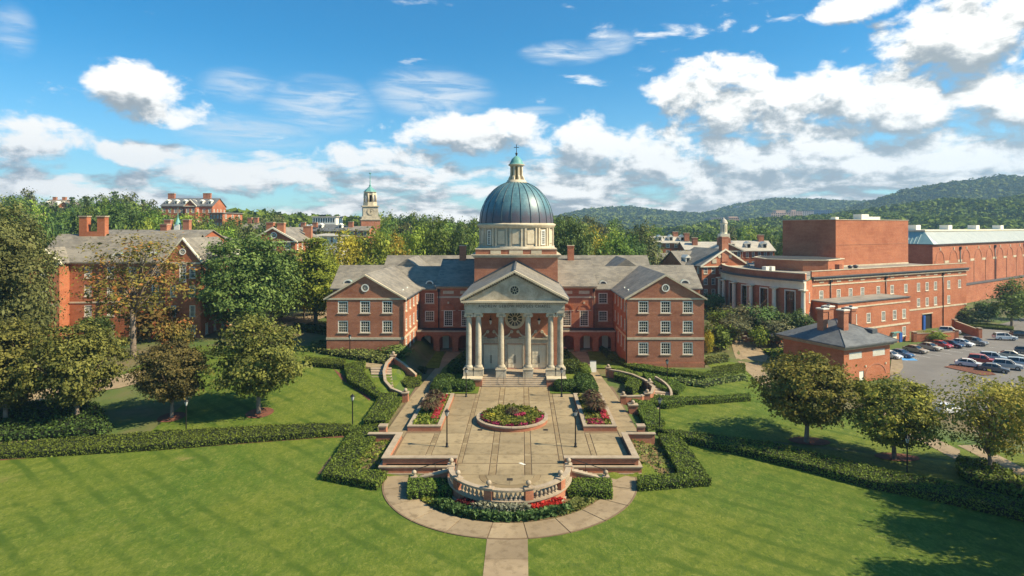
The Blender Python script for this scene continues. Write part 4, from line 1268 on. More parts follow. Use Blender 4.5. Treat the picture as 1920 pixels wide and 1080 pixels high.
# transept fronts with tall arched windows, arcades, links and wings
for s in (-1, 1):
    X = lambda v: s * v
    seg = lambda a, b: ((a, b) if s > 0 else (-b, -a))
    # transept wall
    tw = MB(); x0, x1 = seg(7.95, 15.6)
    ws = [10.0, 13.4]
    wl = [((X(c) - x0), 4.4, 1.75, 3.1) for c in ws]
    wallwin(CH, tw, (x0, 121), (x1, 121), 0, 12.0, wl, 4, 7, 0)
    wall(tw, *(((x1, 121), (x1, 132)) if s > 0 else ((x0, 132), (x0, 121))), 0, 12.0)
    tw.build('wall', BRICK, CH)
    for c in ws:
        xx = X(c)
        MB().ring((xx, 7.55), .98, 1.32, 120.9, 121.02, 18, 0, pi).build('arch_ring', BRICK2, CH)
        MB().box(xx - .16, 120.86, 8.8, xx + .16, 121.0, 9.2).build('keystone', STONE, CH)
        MB().box(xx - 1.05, 120.93, 10.75, xx + 1.05, 121.0, 11.35).build('stone_panel', STONE, CH)
        for e in (-1, 1): MB().box(xx + e * 1.15 - .25, 120.9, 7.42, xx + e * 1.15 + .25, 121.0, 7.55).build('impost', STONE, CH)
    MB().box(x0, 120.9, 9.95, x1, 121.0, 10.25).build('string_course', STONE, CH)
    MB().box(x0 - .1, 120.7, 11.85, x1 + .1, 121.1, 12.1).box(x0 - .3, 120.35, 12.102, x1 + .3, 121.1, 12.3).build('cornice', STONE, CH)
    dd = MB()
    for k in range(22): dd.box(x0 + .2 + k * .34, 120.5, 11.95, x0 + .36 + k * .34, 120.699, 12.1)
    tag(dd.build('dentils', STONE, CH), kind='stuff')
    tr = MB(); a, b = (x0, x1 + .35) if s > 0 else (x0 - .35, x1)
    tr.xprism([(120.2, 12.32), (132, 17.0), (143.8, 12.32), (143.8, 12.1), (132, 16.78), (120.2, 12.1)], a, b, 'x')
    tr.build('roof', SLATE, CH)
    MB().box(a, 131.85, 16.98, b, 132.15, 17.1).build('ridge', LEAD, CH)
    gw = MB(); gx0 = X(15.55)
    gw.xprism([(121, 12), (132, 16.7), (143, 12)], gx0 - s * .3, gx0, 'x'); gw.build('gable_wall', BRICK, CH)
    chimney(CH, X(11.6), 132, 16, 20.0, 1.35, 1.2)
    MB().tube([(X(15.3), 120.85, 4.1), (X(15.3), 120.85, 11.2)], .09, 6).box(X(15.3) - .22, 120.6, 11.2, X(15.3) + .22, 121, 11.7).build('downspout', BLACK, CH)
    # arcade
    ar = MB(); ax0, ax1 = seg(7.3, 19.1)
    cs = [8.9, 10.6 - .2, 13.5, 17.1]
    cs = [9.9, 13.5, 17.1]
    def arch_holes(mb, p0x, p1x, y, z0, z1, cxs, w_, zs):
        """brick face with segmental arches"""
        edges = [p0x] + [v for c in cxs for v in (c - w_ / 2, c + w_ / 2)] + [p1x]
        for i in range(0, len(edges), 2):
            a_, b_ = edges[i], edges[i + 1]
            mb.box(a_, y, z0, b_, y + .55, z1)
        for c in cxs:
            n = 10; prev = None
            for i in range(n + 1):
                t = -1 + 2 * i / n
                xx, zz = c + t * w_ / 2, zs + (1 - t * t) ** .5 * w_ * .34
                if prev:
                    (xa, za) = prev
                    mb.add([(xa, y, za), (xx, y, zz), (xx, y, z1), (xa, y, z1), (xa, y + .55, za), (xx, y + .55, zz), (xx, y + .55, z1), (xa, y + .55, z1)],
                           [(0, 1, 2, 3), (7, 6, 5, 4), (0, 4, 5, 1), (2, 6, 7, 3)])
                prev = (xx, zz)
    arch_holes(ar, ax0, ax1, 118, -.2, 3.75, sorted(X(c) for c in cs), 2.45, 2.25)
    ar.build('arcade_wall', BRICK, CH)
    for c in cs: MB().ring((X(c), 2.25), 1.22, 1.42, 117.94, 118.0, 14, 0.02, pi - .02, .68).build('arch_ring', BRICK2, CH)
    MB().box(ax0, 117.8, 3.752, ax1, 121.3, 3.98).build('arcade_cornice', STONE_D, CH)
    MB().box(ax0, 118.2, 3.982, ax1, 121.0, 4.06).build('arcade_roof', FLATDARK, CH)
    MB().box(ax0, 118.55, -.2, ax1, 121.0, .06).build('arcade_floor', PAVE, CH)
    for c in (13.9, 17.5):
        MB().box(X(c) - .6, 120.85, .062, X(c) + .6, 120.98, 2.6).build('arcade_door', CREAM, CH)
    MB().box(X(7.9), 117.0, -.1, X(9.6) if s > 0 else X(9.6), 117.95, .9).build('arcade_parapet', BRICK, CH)
    # link
    lk = MB(); lx0, lx1 = seg(15.6, 19.2)
    wallwin(CH, lk, (lx0, 122), (lx1, 122), 0, 11.6, [(X(17.25) - lx0, 8.75, 1.8, 2.05), (X(17.25) - lx0, 5.2, 1.8, 2.05)], 4, 4, None)
    lk.build('wall', BRICK, CH)
    MB().box(lx0, 121.5, 11.4, lx1, 122, 11.7).build('eaves', STONE, CH)
    lr = MB(); a, b = seg(15.9, 27)
    lr.xprism([(121.3, 11.72), (129, 15.72), (136.7, 11.72), (136.7, 11.5), (129, 15.5), (121.3, 11.5)], a, b, 'x'); lr.build('roof', SLATE, CH)
    dormer(CH, X(17.4), 122.9, 12.5, 0, 1.5, 2.6)
    # wing
    wx0, wx1 = seg(19.25, 32.5); yf = 105.6; xm = X(25.87)
    zb = -1.0
    rows = [9.12, 5.75] if s < 0 else [9.12, 5.72, 2.0]
    wn = MB()
    wl = [(xx - wx0, z, 1.75, 2.08) for z in rows for xx in (xm - 3.82, xm, xm + 3.82)]
    wallwin(CH, wn, (wx0, yf), (wx1, yf), zb, 11.6, wl, 4, 4, None)
    inner = X(19.25)
    pA, pB = ((inner, yf), (inner, 122)) if s < 0 else ((inner, 122), (inner, yf))
    zrows = [9.12, 5.72, 2.3]
    L_ = 122 - yf
    iw = []
    for z in zrows:
        for k in range(4):
            sp_ = 2.6 + k * 3.7
            if z < 3 and k == 3: continue
            iw.append((sp_ if s < 0 else L_ - sp_, z, 1.35, 2.08))
    wallwin(CH, wn, pA, pB, zb, 11.6, iw, 3, 4, None)
    outer = X(32.5)
    pA, pB = ((outer, 122), (outer, yf)) if s < 0 else ((outer, yf), (outer, 122))
    wallwin(CH, wn, pA, pB, -3, 11.6, [(2.6 + k * 3.7, z, 1.75, 2.08) for z in rows for k in range(4)], 4, 4, None)
    wn.xprism([(wx0, 11.6), (xm, 15.5), (wx1, 11.6)], yf - .0, yf + .3, 'y')
    wn.build('wall', BRICK, CH)
    sc_ = MB().box(wx0 - .06, yf - .07, 4.55, wx1 + .06, yf, 4.95).box(inner - s * .06, yf + .002, 4.55, inner, 118, 4.95)
    sc_.box(wx0 - .1, yf - .09, 11.42, wx1 + .1, yf, 11.72)
    sc_.build('string_course', STONE, CH)
    if s > 0:
        MB().box(wx0 - .05, yf - .1, -1.4, wx1 + .1, yf - .002, .55).box(wx1 + .002, yf - .1, -3, wx1 + .1, 122, .3).build('plinth', BRICK, CH)
        for xx in (xm + .2, xm + 4.2): MB().box(xx - 1.0, yf - .13, -1.2, xx + 1.0, yf - .101, -.1).build('blocked_window', BRICK2, CH)
    for e in (-1, 1):
        MB().xprism([(xm + e * 7.1, 11.35), (xm, 15.5), (xm, 15.8), (xm + e * 7.1, 11.65)], yf - .3, yf + .25, 'y').build('raking_cornice', STONE, CH)
    rr = MB()
    rr.xprism([(xm - 7.15, 11.68), (xm, 15.85), (xm + 7.15, 11.68), (xm + 7.15, 11.46), (xm, 15.63), (xm - 7.15, 11.46)], yf + .252, 129, 'y')
    rr.build('roof', SLATE, CH)
    gt = MB().box(xm - 7.3, yf + .2, 11.45, xm - 7.1, 122, 11.62).box(xm + 7.1, yf + .2, 11.45, xm + 7.3, 122, 11.62).build('gutter', LEAD, CH)
    round_window(CH, xm, yf - .02, 13.45, .68, 0, 8)
    MB().tube([(inner - s * .12, yf - .12, 0), (inner - s * .12, yf - .12, 10.9)], .08, 6).build('downspout', BLACK, CH)
    for yy in (110.5, 114.5):
        xd = inner + s * 1.0
        dormer(CH, xd, yy, 12.25, -s * pi / 2, 1.1, 2.2)
    # rear cross block
    bx0, bx1 = seg(25, 37.0)
    rb = MB(); wallwin(CH, rb, (bx0, 123.6), (bx1, 123.6), -3, 11.4, [(X(34.8) - bx0, z, 1.6, 2.0) for z in (8.9, 5.6)], 4, 4)
    e_ = X(37.0)
    pA, pB = ((e_, 136), (e_, 123.6)) if s < 0 else ((e_, 123.6), (e_, 136))
    wallwin(CH, rb, pA, pB, -3, 11.4, [(3.2 + k * 3, z, 1.6, 2.0) for z in (8.9, 5.6) for k in range(3)], 4, 4)
    rb.xprism([(123.6, 11.4), (129.8, 15.5), (136, 11.4)], e_ - s * .3, e_, 'x')
    rb.build('wall', BRICK, CH)
    ro = MB(); a, b = seg(24.5, 37.4)
    ro.xprism([(123.0, 11.62), (129.8, 15.9), (136.6, 11.62), (136.6, 11.4), (129.8, 15.68), (123.0, 11.4)], a, b, 'x'); ro.build('roof', SLATE, CH)
    MB().box(a, 122.85, 11.38, b, 123.05, 11.55).build('gutter', LEAD, CH)
    dormer(CH, X(34.2), 124.4, 12.4, 0, 1.9, 3.0)
# rear hall roof behind the dome
rh = MB().box(-30, 138, 0, 30, 151, 12); rh.build('wall', BRICK, CH)
rr = MB(); rr.xprism([(136.5, 12.2), (144, 17.3), (151.6, 12.2), (151.6, 12), (144, 17.1), (136.5, 12)], -30.5, 30.5, 'x')
for e in (-1, 1):
    rr.xprism([(e * 23.2 - 7, 12.3), (e * 23.2, 17.2), (e * 23.2 + 7, 12.3)], 129.5, 144, 'y')
rr.build('roof', SLATE, CH)
# ------------------------------------------------------------------ theatre on the right
TH_A = radians(29)
O_ = (66.3, 137.7)
TH = root('theatre', (O_[0], O_[1], -3), 'large brick theatre with curved colonnade front and tall windowless stage tower', 'theatre', None, TH_A, (0, 0, 0))
def loc_(x, y):
    """world plan -> theatre frame (u along the facade, v away from the camera)"""
    dx, dy = x - O_[0], y - O_[1]
    return dx * cos(TH_A) + dy * sin(TH_A), -dx * sin(TH_A) + dy * cos(TH_A)
zt = 15.15        # cornice height over the root
tw = MB()
up = 11.3
wl = [(u, up - 1.0, 1.5, 2.2) for u in (3.2, 9.5, 14, 18.6, 25, 30.8, 36.8, 42.5, 46.5, 50.5, 57, 62.5)]
wl += [(u, up - 5.0, 1.5, 2.2) for u in (42.5, 46.5, 50.5, 57)] + [(46.5, 0, 4.6, 4.2)]
wall(tw, (0, 0), (66, 0), 0, zt, [(a, b, c, d) for a, b, c, d in wl])
for a, b, c, d in wl:
    if d > 3: continue
    put_window(TH, (a, .1, b), 0, c, d, 4, 6, None)
wall(tw, (66, 0), (66, 30), 0, zt)
tw.build('wall', BRICK2, TH)
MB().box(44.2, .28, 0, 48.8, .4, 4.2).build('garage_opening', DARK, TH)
MB().box(44.25, -.3, 0, 45.2, .2, 3.9).build('open_door', BLUE, TH)
MB().box(44.0, -.12, 4.2, 49, 0, 4.45).build('door_lintel', STONE, TH)
bd = MB().box(-.05, -.1, 13.55, 66.1, 0, 13.85).box(24, -.1, 5.5, 66.1, 0, 5.9); bd.build('stone_band', STONE, TH)
cn = MB().box(-.3, -.5, zt, 66.4, 0, zt + .35).box(-.5, -.8, zt + .352, 66.6, 0, zt + .55); cn.build('cornice', LEAD, TH)
dn = MB()
for k in range(120): dn.box(k * .555, -.48, zt - .3, k * .555 + .3, -.02, zt - .002)
tag(dn.build('dentils', STONE, TH), kind='stuff')
for u in (3.2, 9.5, 14, 18.6, 25, 30.8, 36.8, 42.5, 46.5, 50.5, 57, 62.5): MB().box(u - .8, -.06, 14.2, u + .8, 0, 14.5).build('stone_panel', STONE, TH)
pp = MB().box(-.1, .05, zt + .552, 66, .4, zt + 1.75); pp.build('parapet', BRICK2, TH)
MB().box(-.2, -.05, zt + 1.752, 66.1, .5, zt + 1.9).build('parapet_coping', STONE, TH)
for u in (6.4, 28, 54): MB().tube([(u, -.14, 0), (u, -.14, 14.2)], .11, 6).box(u - .3, -.4, 14.2, u + .3, 0, 14.9).build('downspout', BLACK, TH)
# bow front: circle through three surveyed points
def circ3(a, b, c):
    ax, ay, bx, by, cx, cy = *a, *b, *c
    d = 2 * (ax * (by - cy) + bx * (cy - ay) + cx * (ay - by))
    ux = ((ax * ax + ay * ay) * (by - cy) + (bx * bx + by * by) * (cy - ay) + (cx * cx + cy * cy) * (ay - by)) / d
    uy = ((ax * ax + ay * ay) * (cx - bx) + (bx * bx + by * by) * (ax - cx) + (cx * cx + cy * cy) * (bx - ax)) / d
    return ux, uy, hypot(ax - ux, ay - uy)
B1, B2, B3 = loc_(61.8, 131.3), loc_(54.6, 145), loc_(57.0, 170)
bx, by, br = circ3(B1, B2, B3)
ta, tb_ = atan2(B1[1] - by, B1[0] - bx), atan2(B3[1] - by, B3[0] - bx)
if tb_ > ta: tb_ -= 2 * pi
def bow(r0, r1, z0, z1, a=ta, b=tb_, n=30):
    return MB().prism(arcpoly(r0, r1, a, b, n, (bx, by)), z0, z1)
NB = 6
COLM = plain('pale_column_stone', (.78, .70, .55), (.62, .54, .40), 1.2, .75, .1)
bw = MB()
arcs = []
for k in range(NB):
    a, b = ta + (tb_ - ta) * k / NB, ta + (tb_ - ta) * (k + 1) / NB
    ma, mb_ = a + (b - a) * .34, a + (b - a) * .66
    bw.prism(arcpoly(br - .5, br, a, ma, 4, (bx, by)), 0, zt - 1.6); bw.prism(arcpoly(br - .5, br, mb_, b, 4, (bx, by)), 0, zt - 1.6)
    bw.prism(arcpoly(br - .5, br, ma, mb_, 4, (bx, by)), 0, 2.4); bw.prism(arcpoly(br - .5, br, ma, mb_, 4, (bx, by)), 13.2, zt - 1.6)
    w0 = MB().prism(arcpoly(br - .35, br - .3, ma, mb_, 4, (bx, by)), 2.4, 13.2).build('tall_window', glassmat('bronze_glass', (.05, .03, .022)), TH)
    fr = MB()
    e = radians(.30)
    fr.prism(arcpoly(br - .3, br + .1, ma, ma + e, 1, (bx, by)), 2.4, 13.2); fr.prism(arcpoly(br - .3, br + .1, mb_ - e, mb_, 1, (bx, by)), 2.4, 13.2)
    fr.prism(arcpoly(br - .3, br + .1, ma, mb_, 3, (bx, by)), 12.95, 13.2); fr.build('window_frame', WHITE, w0)
    gb = MB()
    for j in range(1, 4): gb.prism(arcpoly(br - .3, br - .24, ma + (mb_ - ma) * j / 4 - .001, ma + (mb_ - ma) * j / 4 + .001, 1, (bx, by)), 2.4, 12.95)
    for j in range(1, 9): gb.prism(arcpoly(br - .3, br - .24, ma, mb_, 3, (bx, by)), 2.4 + j * 1.17, 2.47 + j * 1.17)
    gb.build('glazing_bars', BLACK, w0)
bw.build('bow_wall', BRICK2, TH)
jn = MB(); wall(jn, B1, (0, 0), 0, zt, [(hypot(*B1) * .55, 10.3, .9, 2.2), (hypot(*B1) * .55, 6.0, .9, 2.2)]); jn.build('wall', BRICK2, TH)
for z in (10.3, 6.0):
    put_window(TH, (B1[0] * .45 + .05, B1[1] * .45 + .05, z), atan2(-B1[1], -B1[0]), .9, 2.2, 2, 6, None)
bow(br - .4, br + .45, zt - 1.6, zt - .2).build('bow_entablature', COLM, TH)
bow(br - .4, br + .8, zt - .2, zt + .1).build('bow_cornice', COLM, TH)
bow(br - .4, br + 1.05, zt + .102, zt + .4).build('bow_gutter', LEAD, TH)
bow(br - .5, br + .1, zt + .402, zt + 1.7).build('bow_parapet', BRICK2, TH)
bow(br - .65, br + .2, zt + 1.702, zt + 1.88).build('bow_coping', STONE, TH)
for k in range(NB + 1):
    a = ta + (tb_ - ta) * (k + .02 * (1 if k == 0 else -1 if k == NB else 0)) / NB
    x, y = bx + (br + .75) * cos(a), by + (br + .75) * sin(a)
    c = MB().lathe([(.52, 1.0), (.5, 5), (.43, zt - 2.1)], x, y, 16); c = c.build('column', COLM, TH)
    MB().box(x - .75, y - .75, 0, x + .75, y + .75, .7).lathe([(.7, .7), (.72, .85), (.55, 1.0)], x, y, 16).build('column_base', COLM, c)
    MB().lathe([(.45, zt - 2.1), (.7, zt - 1.85)], x, y, 12).box(x - .72, y - .72, zt - 1.85, x + .72, y + .72, zt - 1.6).build('capital', COLM, c)
# flat roof, raised inner drum, stage tower
poly = [(bx + (br - .5) * cos(ta + (tb_ - ta) * i / 24), by + (br - .5) * sin(ta + (tb_ - ta) * i / 24)) for i in range(25)]
MB().prism([(0, .4), (66, .4), (66, 40), (B3[0], 40)] + poly[::-1], zt + .2, zt + .9).build('flat_roof', FLATROOF, TH)
q1 = [loc_(*p) for p in ((63.5, 157), (70, 150.5), (76, 150), (84, 158), (80, 172), (68, 172), (64, 166))]
cxq = sum(p[0] for p in q1) / len(q1); cyq = sum(p[1] for p in q1) / len(q1)
MB().prism(q1, zt + .9, zt + 3.5).build('inner_drum', BRICK2, TH)
MB().prism([(cxq + (p[0] - cxq) * 1.02, cyq + (p[1] - cyq) * 1.02) for p in q1], zt + 3.502, zt + 3.7).build('drum_coping', STONE, TH)
MB().prism([(cxq + (p[0] - cxq) * .93, cyq + (p[1] - cyq) * .93) for p in q1], zt + 3.702, zt + 3.76).build('drum_roof', FLATDARK, TH)
FT = MB().box(31, 15.2, zt + .5, 65.4, 32, 28.85).build('stage_tower', BRICK2, TH)
MB().box(30.85, 15.05, 28.852, 65.55, 32.15, 29.0).build('tower_coping', STONE, FT)
MB().box(30.95, 15.12, zt + .9, 65.45, 15.198, zt + 1.3).build('tower_flashing', STONE, FT)
MB().box(30.95, 15.13, 22.0, 65.45, 15.197, 22.12).build('expansion_joint', BRICK, FT)
MB().box(47, 18, 29.0, 50.5, 20.5, 30.6).box(50.5, 18, 29, 56, 20, 29.9).build('roof_unit', WHITE, FT)
MB().box(41, 22, 29.0, 42.5, 23.5, 29.8).build('roof_hatch', WHITE, FT)
for (u, v, s_) in ((21.5, 5, .8), (24.5, 5.5, .9)):
    x_ = MB().lathe([(s_ * .5, zt + .9), (s_ * .5, zt + 1.7), (s_ * .7, zt + 1.75), (s_ * .7, zt + 2.1), (.02, zt + 2.3)], u, v, 12); x_.build('roof_vent', LEAD, TH)
MB().box(16.5, 4.5, zt + .9, 17.7, 5.7, zt + 2.6).build('roof_stack', BRICK, TH)
for k in range(2):
    u, v = loc_(61.5 + k * 1.6, 152 + k * .4)
    MB().box(u - .6, v - .6, zt + .9, u + .6, v + .6, zt + 2.0).build('roof_unit', WHITE, TH)
# annex
an = MB()
aw = [(u + 1, z, 1.5, 2.2) for u, z in ((15.6, 5.6), (20.0, 5.6), (23.8, 5.6), (23.8, 1.5))] + [(11, 5.6, 1.5, 2.2), (6, 5.6, 1.5, 2.2)]
wall(an, (-1, -6.8), (26, -6.8), 0, 10.4, aw)
for a, b, c, d in aw: put_window(TH, (-1 + a, -6.7, b), 0, c, d, 3, 6, None)
wall(an, (26, -6.8), (26, 0), 0, 10.4); wall(an, (-1, 0), (-1, -6.8), 0, 10.4)
an.build('annex_wall', BRICK2, TH)
MB().box(-1.1, -6.92, 9.3, 26.1, -6.8, 9.6).box(-1.1, -6.9, 4.2, 26.1, -6.8, 4.6).box(26, -6.9, 9.3, 26.1, 0, 9.6).build('stone_band', STONE, TH)
MB().box(-1.2, -7.0, 10.402, 26.2, -.002, 10.6).build('annex_coping', LEAD, TH)
MB().box(-.8, -6.6, 10.602, 25.8, -.1, 10.64).build('annex_roof', FLATROOF, TH)
MB().box(18.4, -7.6, 2.6, 21.2, -6.82, 2.8).build('door_hood', COPPER, TH)
MB().box(19, -6.9, 0, 20.6, -6.81, 2.4).build('annex_door', CREAM, TH)
MB().box(21.8, -6.92, .2, 22.9, -6.81, 2.4).build('blue_panel', BLUE, TH)

# recital hall with a standing seam roof behind the theatre
HA = radians(36)
HL = root('recital_hall', (137, 203, -1), 'long brick hall with pale green standing seam roof and blind arches behind the theatre', 'hall', None, HA, (0, 0, 0))
hz = 19.2
hw = MB(); wall(hw, (0, 0), (120, 0), -3, hz); wall(hw, (0, 16), (0, 0), -3, hz); hw.build('wall', BRICK2, HL)
for k in range(10):
    u = 6 + k * 11.5
    MB().ring((u, 13.6), 3.1, 3.5, -.12, 0, 18, 0, pi).build('blind_arch', BRICK, HL)
    MB().box(u - 4.3, -.14, -3, u - 3.9, 0, 13.6).build('pilaster', BRICK, HL)
    MB().box(u - .3, -.2, 17.0, u + .3, 0, 17.9).build('keystone', STONE, HL)
    MB().box(u + 3.7, -.1, 12.6, u + 7.8, 0, 13.4).build('stone_panel', STONE, HL)
    if k % 3 == 1: MB().tube([(u + 5.6, -.2, -3), (u + 5.6, -.2, 17)], .16, 6).box(u + 5.1, -.5, 17, u + 6.1, 0, 18).build('downspout', BLACK, HL)
MB().ring((-.0, 0), .1, .2, 0, .1, 4)
HR = MB(); HR.add([(-.4, -.4, hz), (120, -.4, hz), (120, 4, 23.4), (4, 4, 23.4)], [(0, 1, 2, 3)]); HR.build('seam_roof', SEAM_W, HL)
HR2 = MB(); HR2.add([(-.4, 16.4, hz), (-.4, -.4, hz), (4, 4, 23.4), (4, 16.4, 23.4)], [(0, 1, 2, 3)]); HR2.build('seam_roof', SEAM_G, HL)
sm = MB()
for k in range(100):
    u = 3.9 + k * 1.18
    sm.tube([(u, -.4, hz + .03), (u, 4, 23.43)], .07, 4, False)
sm.build('roof_seams', SEAM_W, HL)
sm = MB()
for k in range(11):
    v = 4.5 + k * 1.1
    sm.tube([(-.4, v, hz + .03), (4, v, 23.43)], .07, 4, False)
sm.build('roof_seams', SEAM_G, HL)
MB().box(3.6, 3.6, 23.4, 120, 16.4, 23.9).build('roof_coping', CREAM, HL)
MB().box(-.6, -.6, hz - .25, 120, 0, hz - .02).box(-.6, 0, hz - .25, 0, 16.4, hz - .02).build('gutter', LEAD, HL)
for u in (8, 36, 64, 92): MB().box(u, 8, 23.9, u + 3.6, 11, 25.6).build('roof_unit', WHITE, HL)
MB().box(0, -2.6, -3, 120, -.15, 4.6).build('lower_wall', BRICK2, HL)
MB().box(-.1, -2.8, 4.602, 120, -.14, 4.85).build('lower_coping', LEAD, HL)

# ------------------------------------------------------------------ utility house with four chimneys
UH = root('utility_house', (55.4, 103.4, -3.2), 'small brick utility house with blue-grey hipped roof and four chimneys', 'house', None, radians(26), (0, 0, 0))
uw = MB(); W_, D_, zh = 12.2, 12.4, 6.4
wall(uw, (0, 0), (W_, 0), -.4, zh, [(3.0, 4.6, 3.4, 1.15), (9.2, 4.6, 3.4, 1.15), (4.6, 0, 1.3, 2.4)])
wall(uw, (W_, 0), (W_, D_), -.4, zh); wall(uw, (0, D_), (0, 0), -.4, zh); wall(uw, (W_, D_), (0, D_), -.4, zh)
uw.build('wall', BRICK2, UH)
for u in (3.0, 9.2):
    l = MB().box(u - 1.7, .1, 4.6, u + 1.7, .16, 5.75)
    for k in range(6): l.box(u - 1.65, -.02, 4.66 + k * .18, u + 1.65, .1, 4.72 + k * .18)
    l.build('louvre_panel', WHITE, UH)
MB().box(4.0, .1, 0, 5.2, .16, 2.35).build('door', WHITE, UH)
MB().ring((8.3, 1.4), 2.6, 2.9, -.06, 0, 16, 0, pi, .7).build('blind_arch', BRICK, UH)
for u in (5.6, 11.0): MB().box(u - .14, -.12, 3.0, u + .14, 0, 3.3).build('arch_block', STONE, UH)
MB().box(-.5, -.5, zh, W_ + .5, D_ + .5, zh + .3).box(-.8, -.8, zh + .302, W_ + .8, D_ + .8, zh + .55).build('cornice', CAST, UH)
dn = MB()
for k in range(32):
    dn.box(-.3 + k * .4, -.68, zh + .08, -.12 + k * .4, -.5, zh + .3); dn.box(-.68, -.3 + k * .4, zh + .08, -.5, -.12 + k * .4, zh + .3)
tag(dn.build('dentils', CAST, UH), kind='stuff')
hr_ = MB(); hip_roof(hr_, -1, W_ + 1, -1, D_ + 1, zh + .78, zh + 4.1, None, .2); hr_.build('roof', SLATE_B, UH)
MB().tube([(-1, -1, zh + .8), (W_ / 2, W_ / 2, zh + 4.12)], .07, 4).tube([(W_ + 1, -1, zh + .8), (W_ / 2, W_ / 2, zh + 4.12)], .07, 4).build('hip_ridge', LEAD, UH)
for (u, v) in ((2.7, 6.2), (6.6, 8.0), (4.4, 3.4), (8.4, 4.8)):
    c = MB().box(u - .62, v - .62, zh + 1.2, u + .62, v + .62, zh + 5.6).box(u - .74, v - .74, zh + 5.6, u + .74, v + .74, zh + 6.0).build('chimney', BRICK, UH)
    MB().box(u - .8, v - .8, zh + 6.002, u + .8, v + .8, zh + 6.2).build('chimney_cap', WHITE, c)
    MB().lathe([(.3, zh + 6.2), (.3, zh + 6.5)], u, v, 10).build('chimney_pot', LEAD, c)
MB().box(9.2, 1.2, zh + 1.6, 10.6, 3.2, zh + 2.6).build('roof_vent', LEAD, UH)

# ------------------------------------------------------------------ residence hall on the left
LH = root('residence_hall', (-87.4, 120, 1.6), 'long red brick residence hall with twin chimneys, half hidden behind trees on the left', 'hall', None, radians(5), (0, 0, 0))
lz = 15.5
lw_ = MB()
ZR = (12.3, 8.7, 4.8, .9)
wallwin(LH, lw_, (0, 0), (18.8, 0), -2, lz, [(u, z, 1.35, 2.2) for z in ZR for u in (3.4, 7.6, 11.8, 16)], 4, 5, None)
wallwin(LH, lw_, (-6, -3), (0, -3), -2, lz, [(3.0, z, 1.35, 2.2) for z in ZR], 4, 5)
wall(lw_, (0, -3), (0, 0), -2, lz); wall(lw_, (-6, 12), (-6, -3), -2, lz)
lw_.xprism([(-6, lz), (-3, lz + 2.6), (0, lz)], -3, -2.7, 'y')
wallwin(LH, lw_, (18.8, -2), (25.4, -2), -2, lz, [(1.5, z, 1.1, 2.2) for z in ZR[1:]] + [(5.1, z, 1.1, 2.2) for z in ZR] + [(3.3, 11.6, 1.3, 3.2)], 3, 5)
wall(lw_, (18.8, 0), (18.8, -2), -2, lz)
wallwin(LH, lw_, (25.4, -2), (25.4, 14), -2, lz, [(3 + 4 * k, z, 1.35, 2.2) for k in range(4) for z in ZR], 4, 5)
lw_.xprism([(18.8, lz), (22.1, lz + 4.3), (25.4, lz)], -2, -1.7, 'y')
lw_.build('wall', BRICK2, LH)
MB().ring((22.1, 14.8), .62, .82, -2.1, -2.0, 14, 0, pi).build('arch_trim', STONE, LH)
MB().box(-6.1, -3.1, lz - .45, 0, -3, lz - .05).box(.001, -.1, lz - .45, 18.799, 0, lz - .05).box(18.8, -2.1, lz - .45, 25.5, -2, lz - .05).box(-6.1, -3.1, 7.4, 0, -3, 7.7).box(0, -.1, 7.4, 18.8, 0, 7.7).build('stone_band', STONE, LH)
for e in (-1, 1):
    MB().xprism([(22.1 + e * 3.7, lz - .3), (22.1, lz + 4.4), (22.1, lz + 4.75), (22.1 + e * 3.7, lz)], -2.3, -1.6, 'y').build('raking_cornice', CREAM, LH)
    MB().xprism([(-3 + e * 3.4, lz - .3), (-3, lz + 2.6), (-3, lz + 2.9), (-3 + e * 3.4, lz)], -3.3, -2.6, 'y').build('raking_cornice', CREAM, LH)
rf = MB(); gable_roof(rf, 18.3, 25.9, -1.59, 15, lz, lz + 4.7, 'y'); gable_roof(rf, -6.4, .4, -2.59, 8, lz, lz + 2.9, 'y')
rf.xprism([(-.6, lz), (7, lz + 5.4), (14.6, lz), (14.6, lz - .2), (7, lz + 5.2), (-.6, lz - .2)], -6.3, 22.1, 'x'); rf.build('roof', SLATE, LH)
round_window(LH, 22.1, -2.05, lz + 2.0, .62)
for u in (8.5, 15.0): dormer(LH, u, .9, lz + .9, 0, 2.0, 3.4)
cc = MB().box(-2.0, 6.3, lz + 2, 3.0, 7.7, lz + 5.9).box(-2.0, 6.3, lz + 5.9, -.5, 7.7, lz + 8.9).box(1.5, 6.3, lz + 5.9, 3.0, 7.7, lz + 8.9).build('chimney_stack', BRICK2, LH)
MB().box(-2.12, 6.18, lz + 8.902, -.38, 7.82, lz + 9.15).box(1.38, 6.18, lz + 8.902, 3.12, 7.82, lz + 9.15).build('chimney_cap', CAST, cc)
MB().box(20.9, -2.15, -1, 23.3, -2.01, 2.6).build('door_surround', WHITE, LH); MB().box(21.3, -2.2, -1, 22.9, -2.152, 2.3).build('door', BRICK, LH)
MB().tube([(5.5, -.14, -1), (5.5, -.14, 14.2)], .1, 6).build('downspout', BLACK, LH)

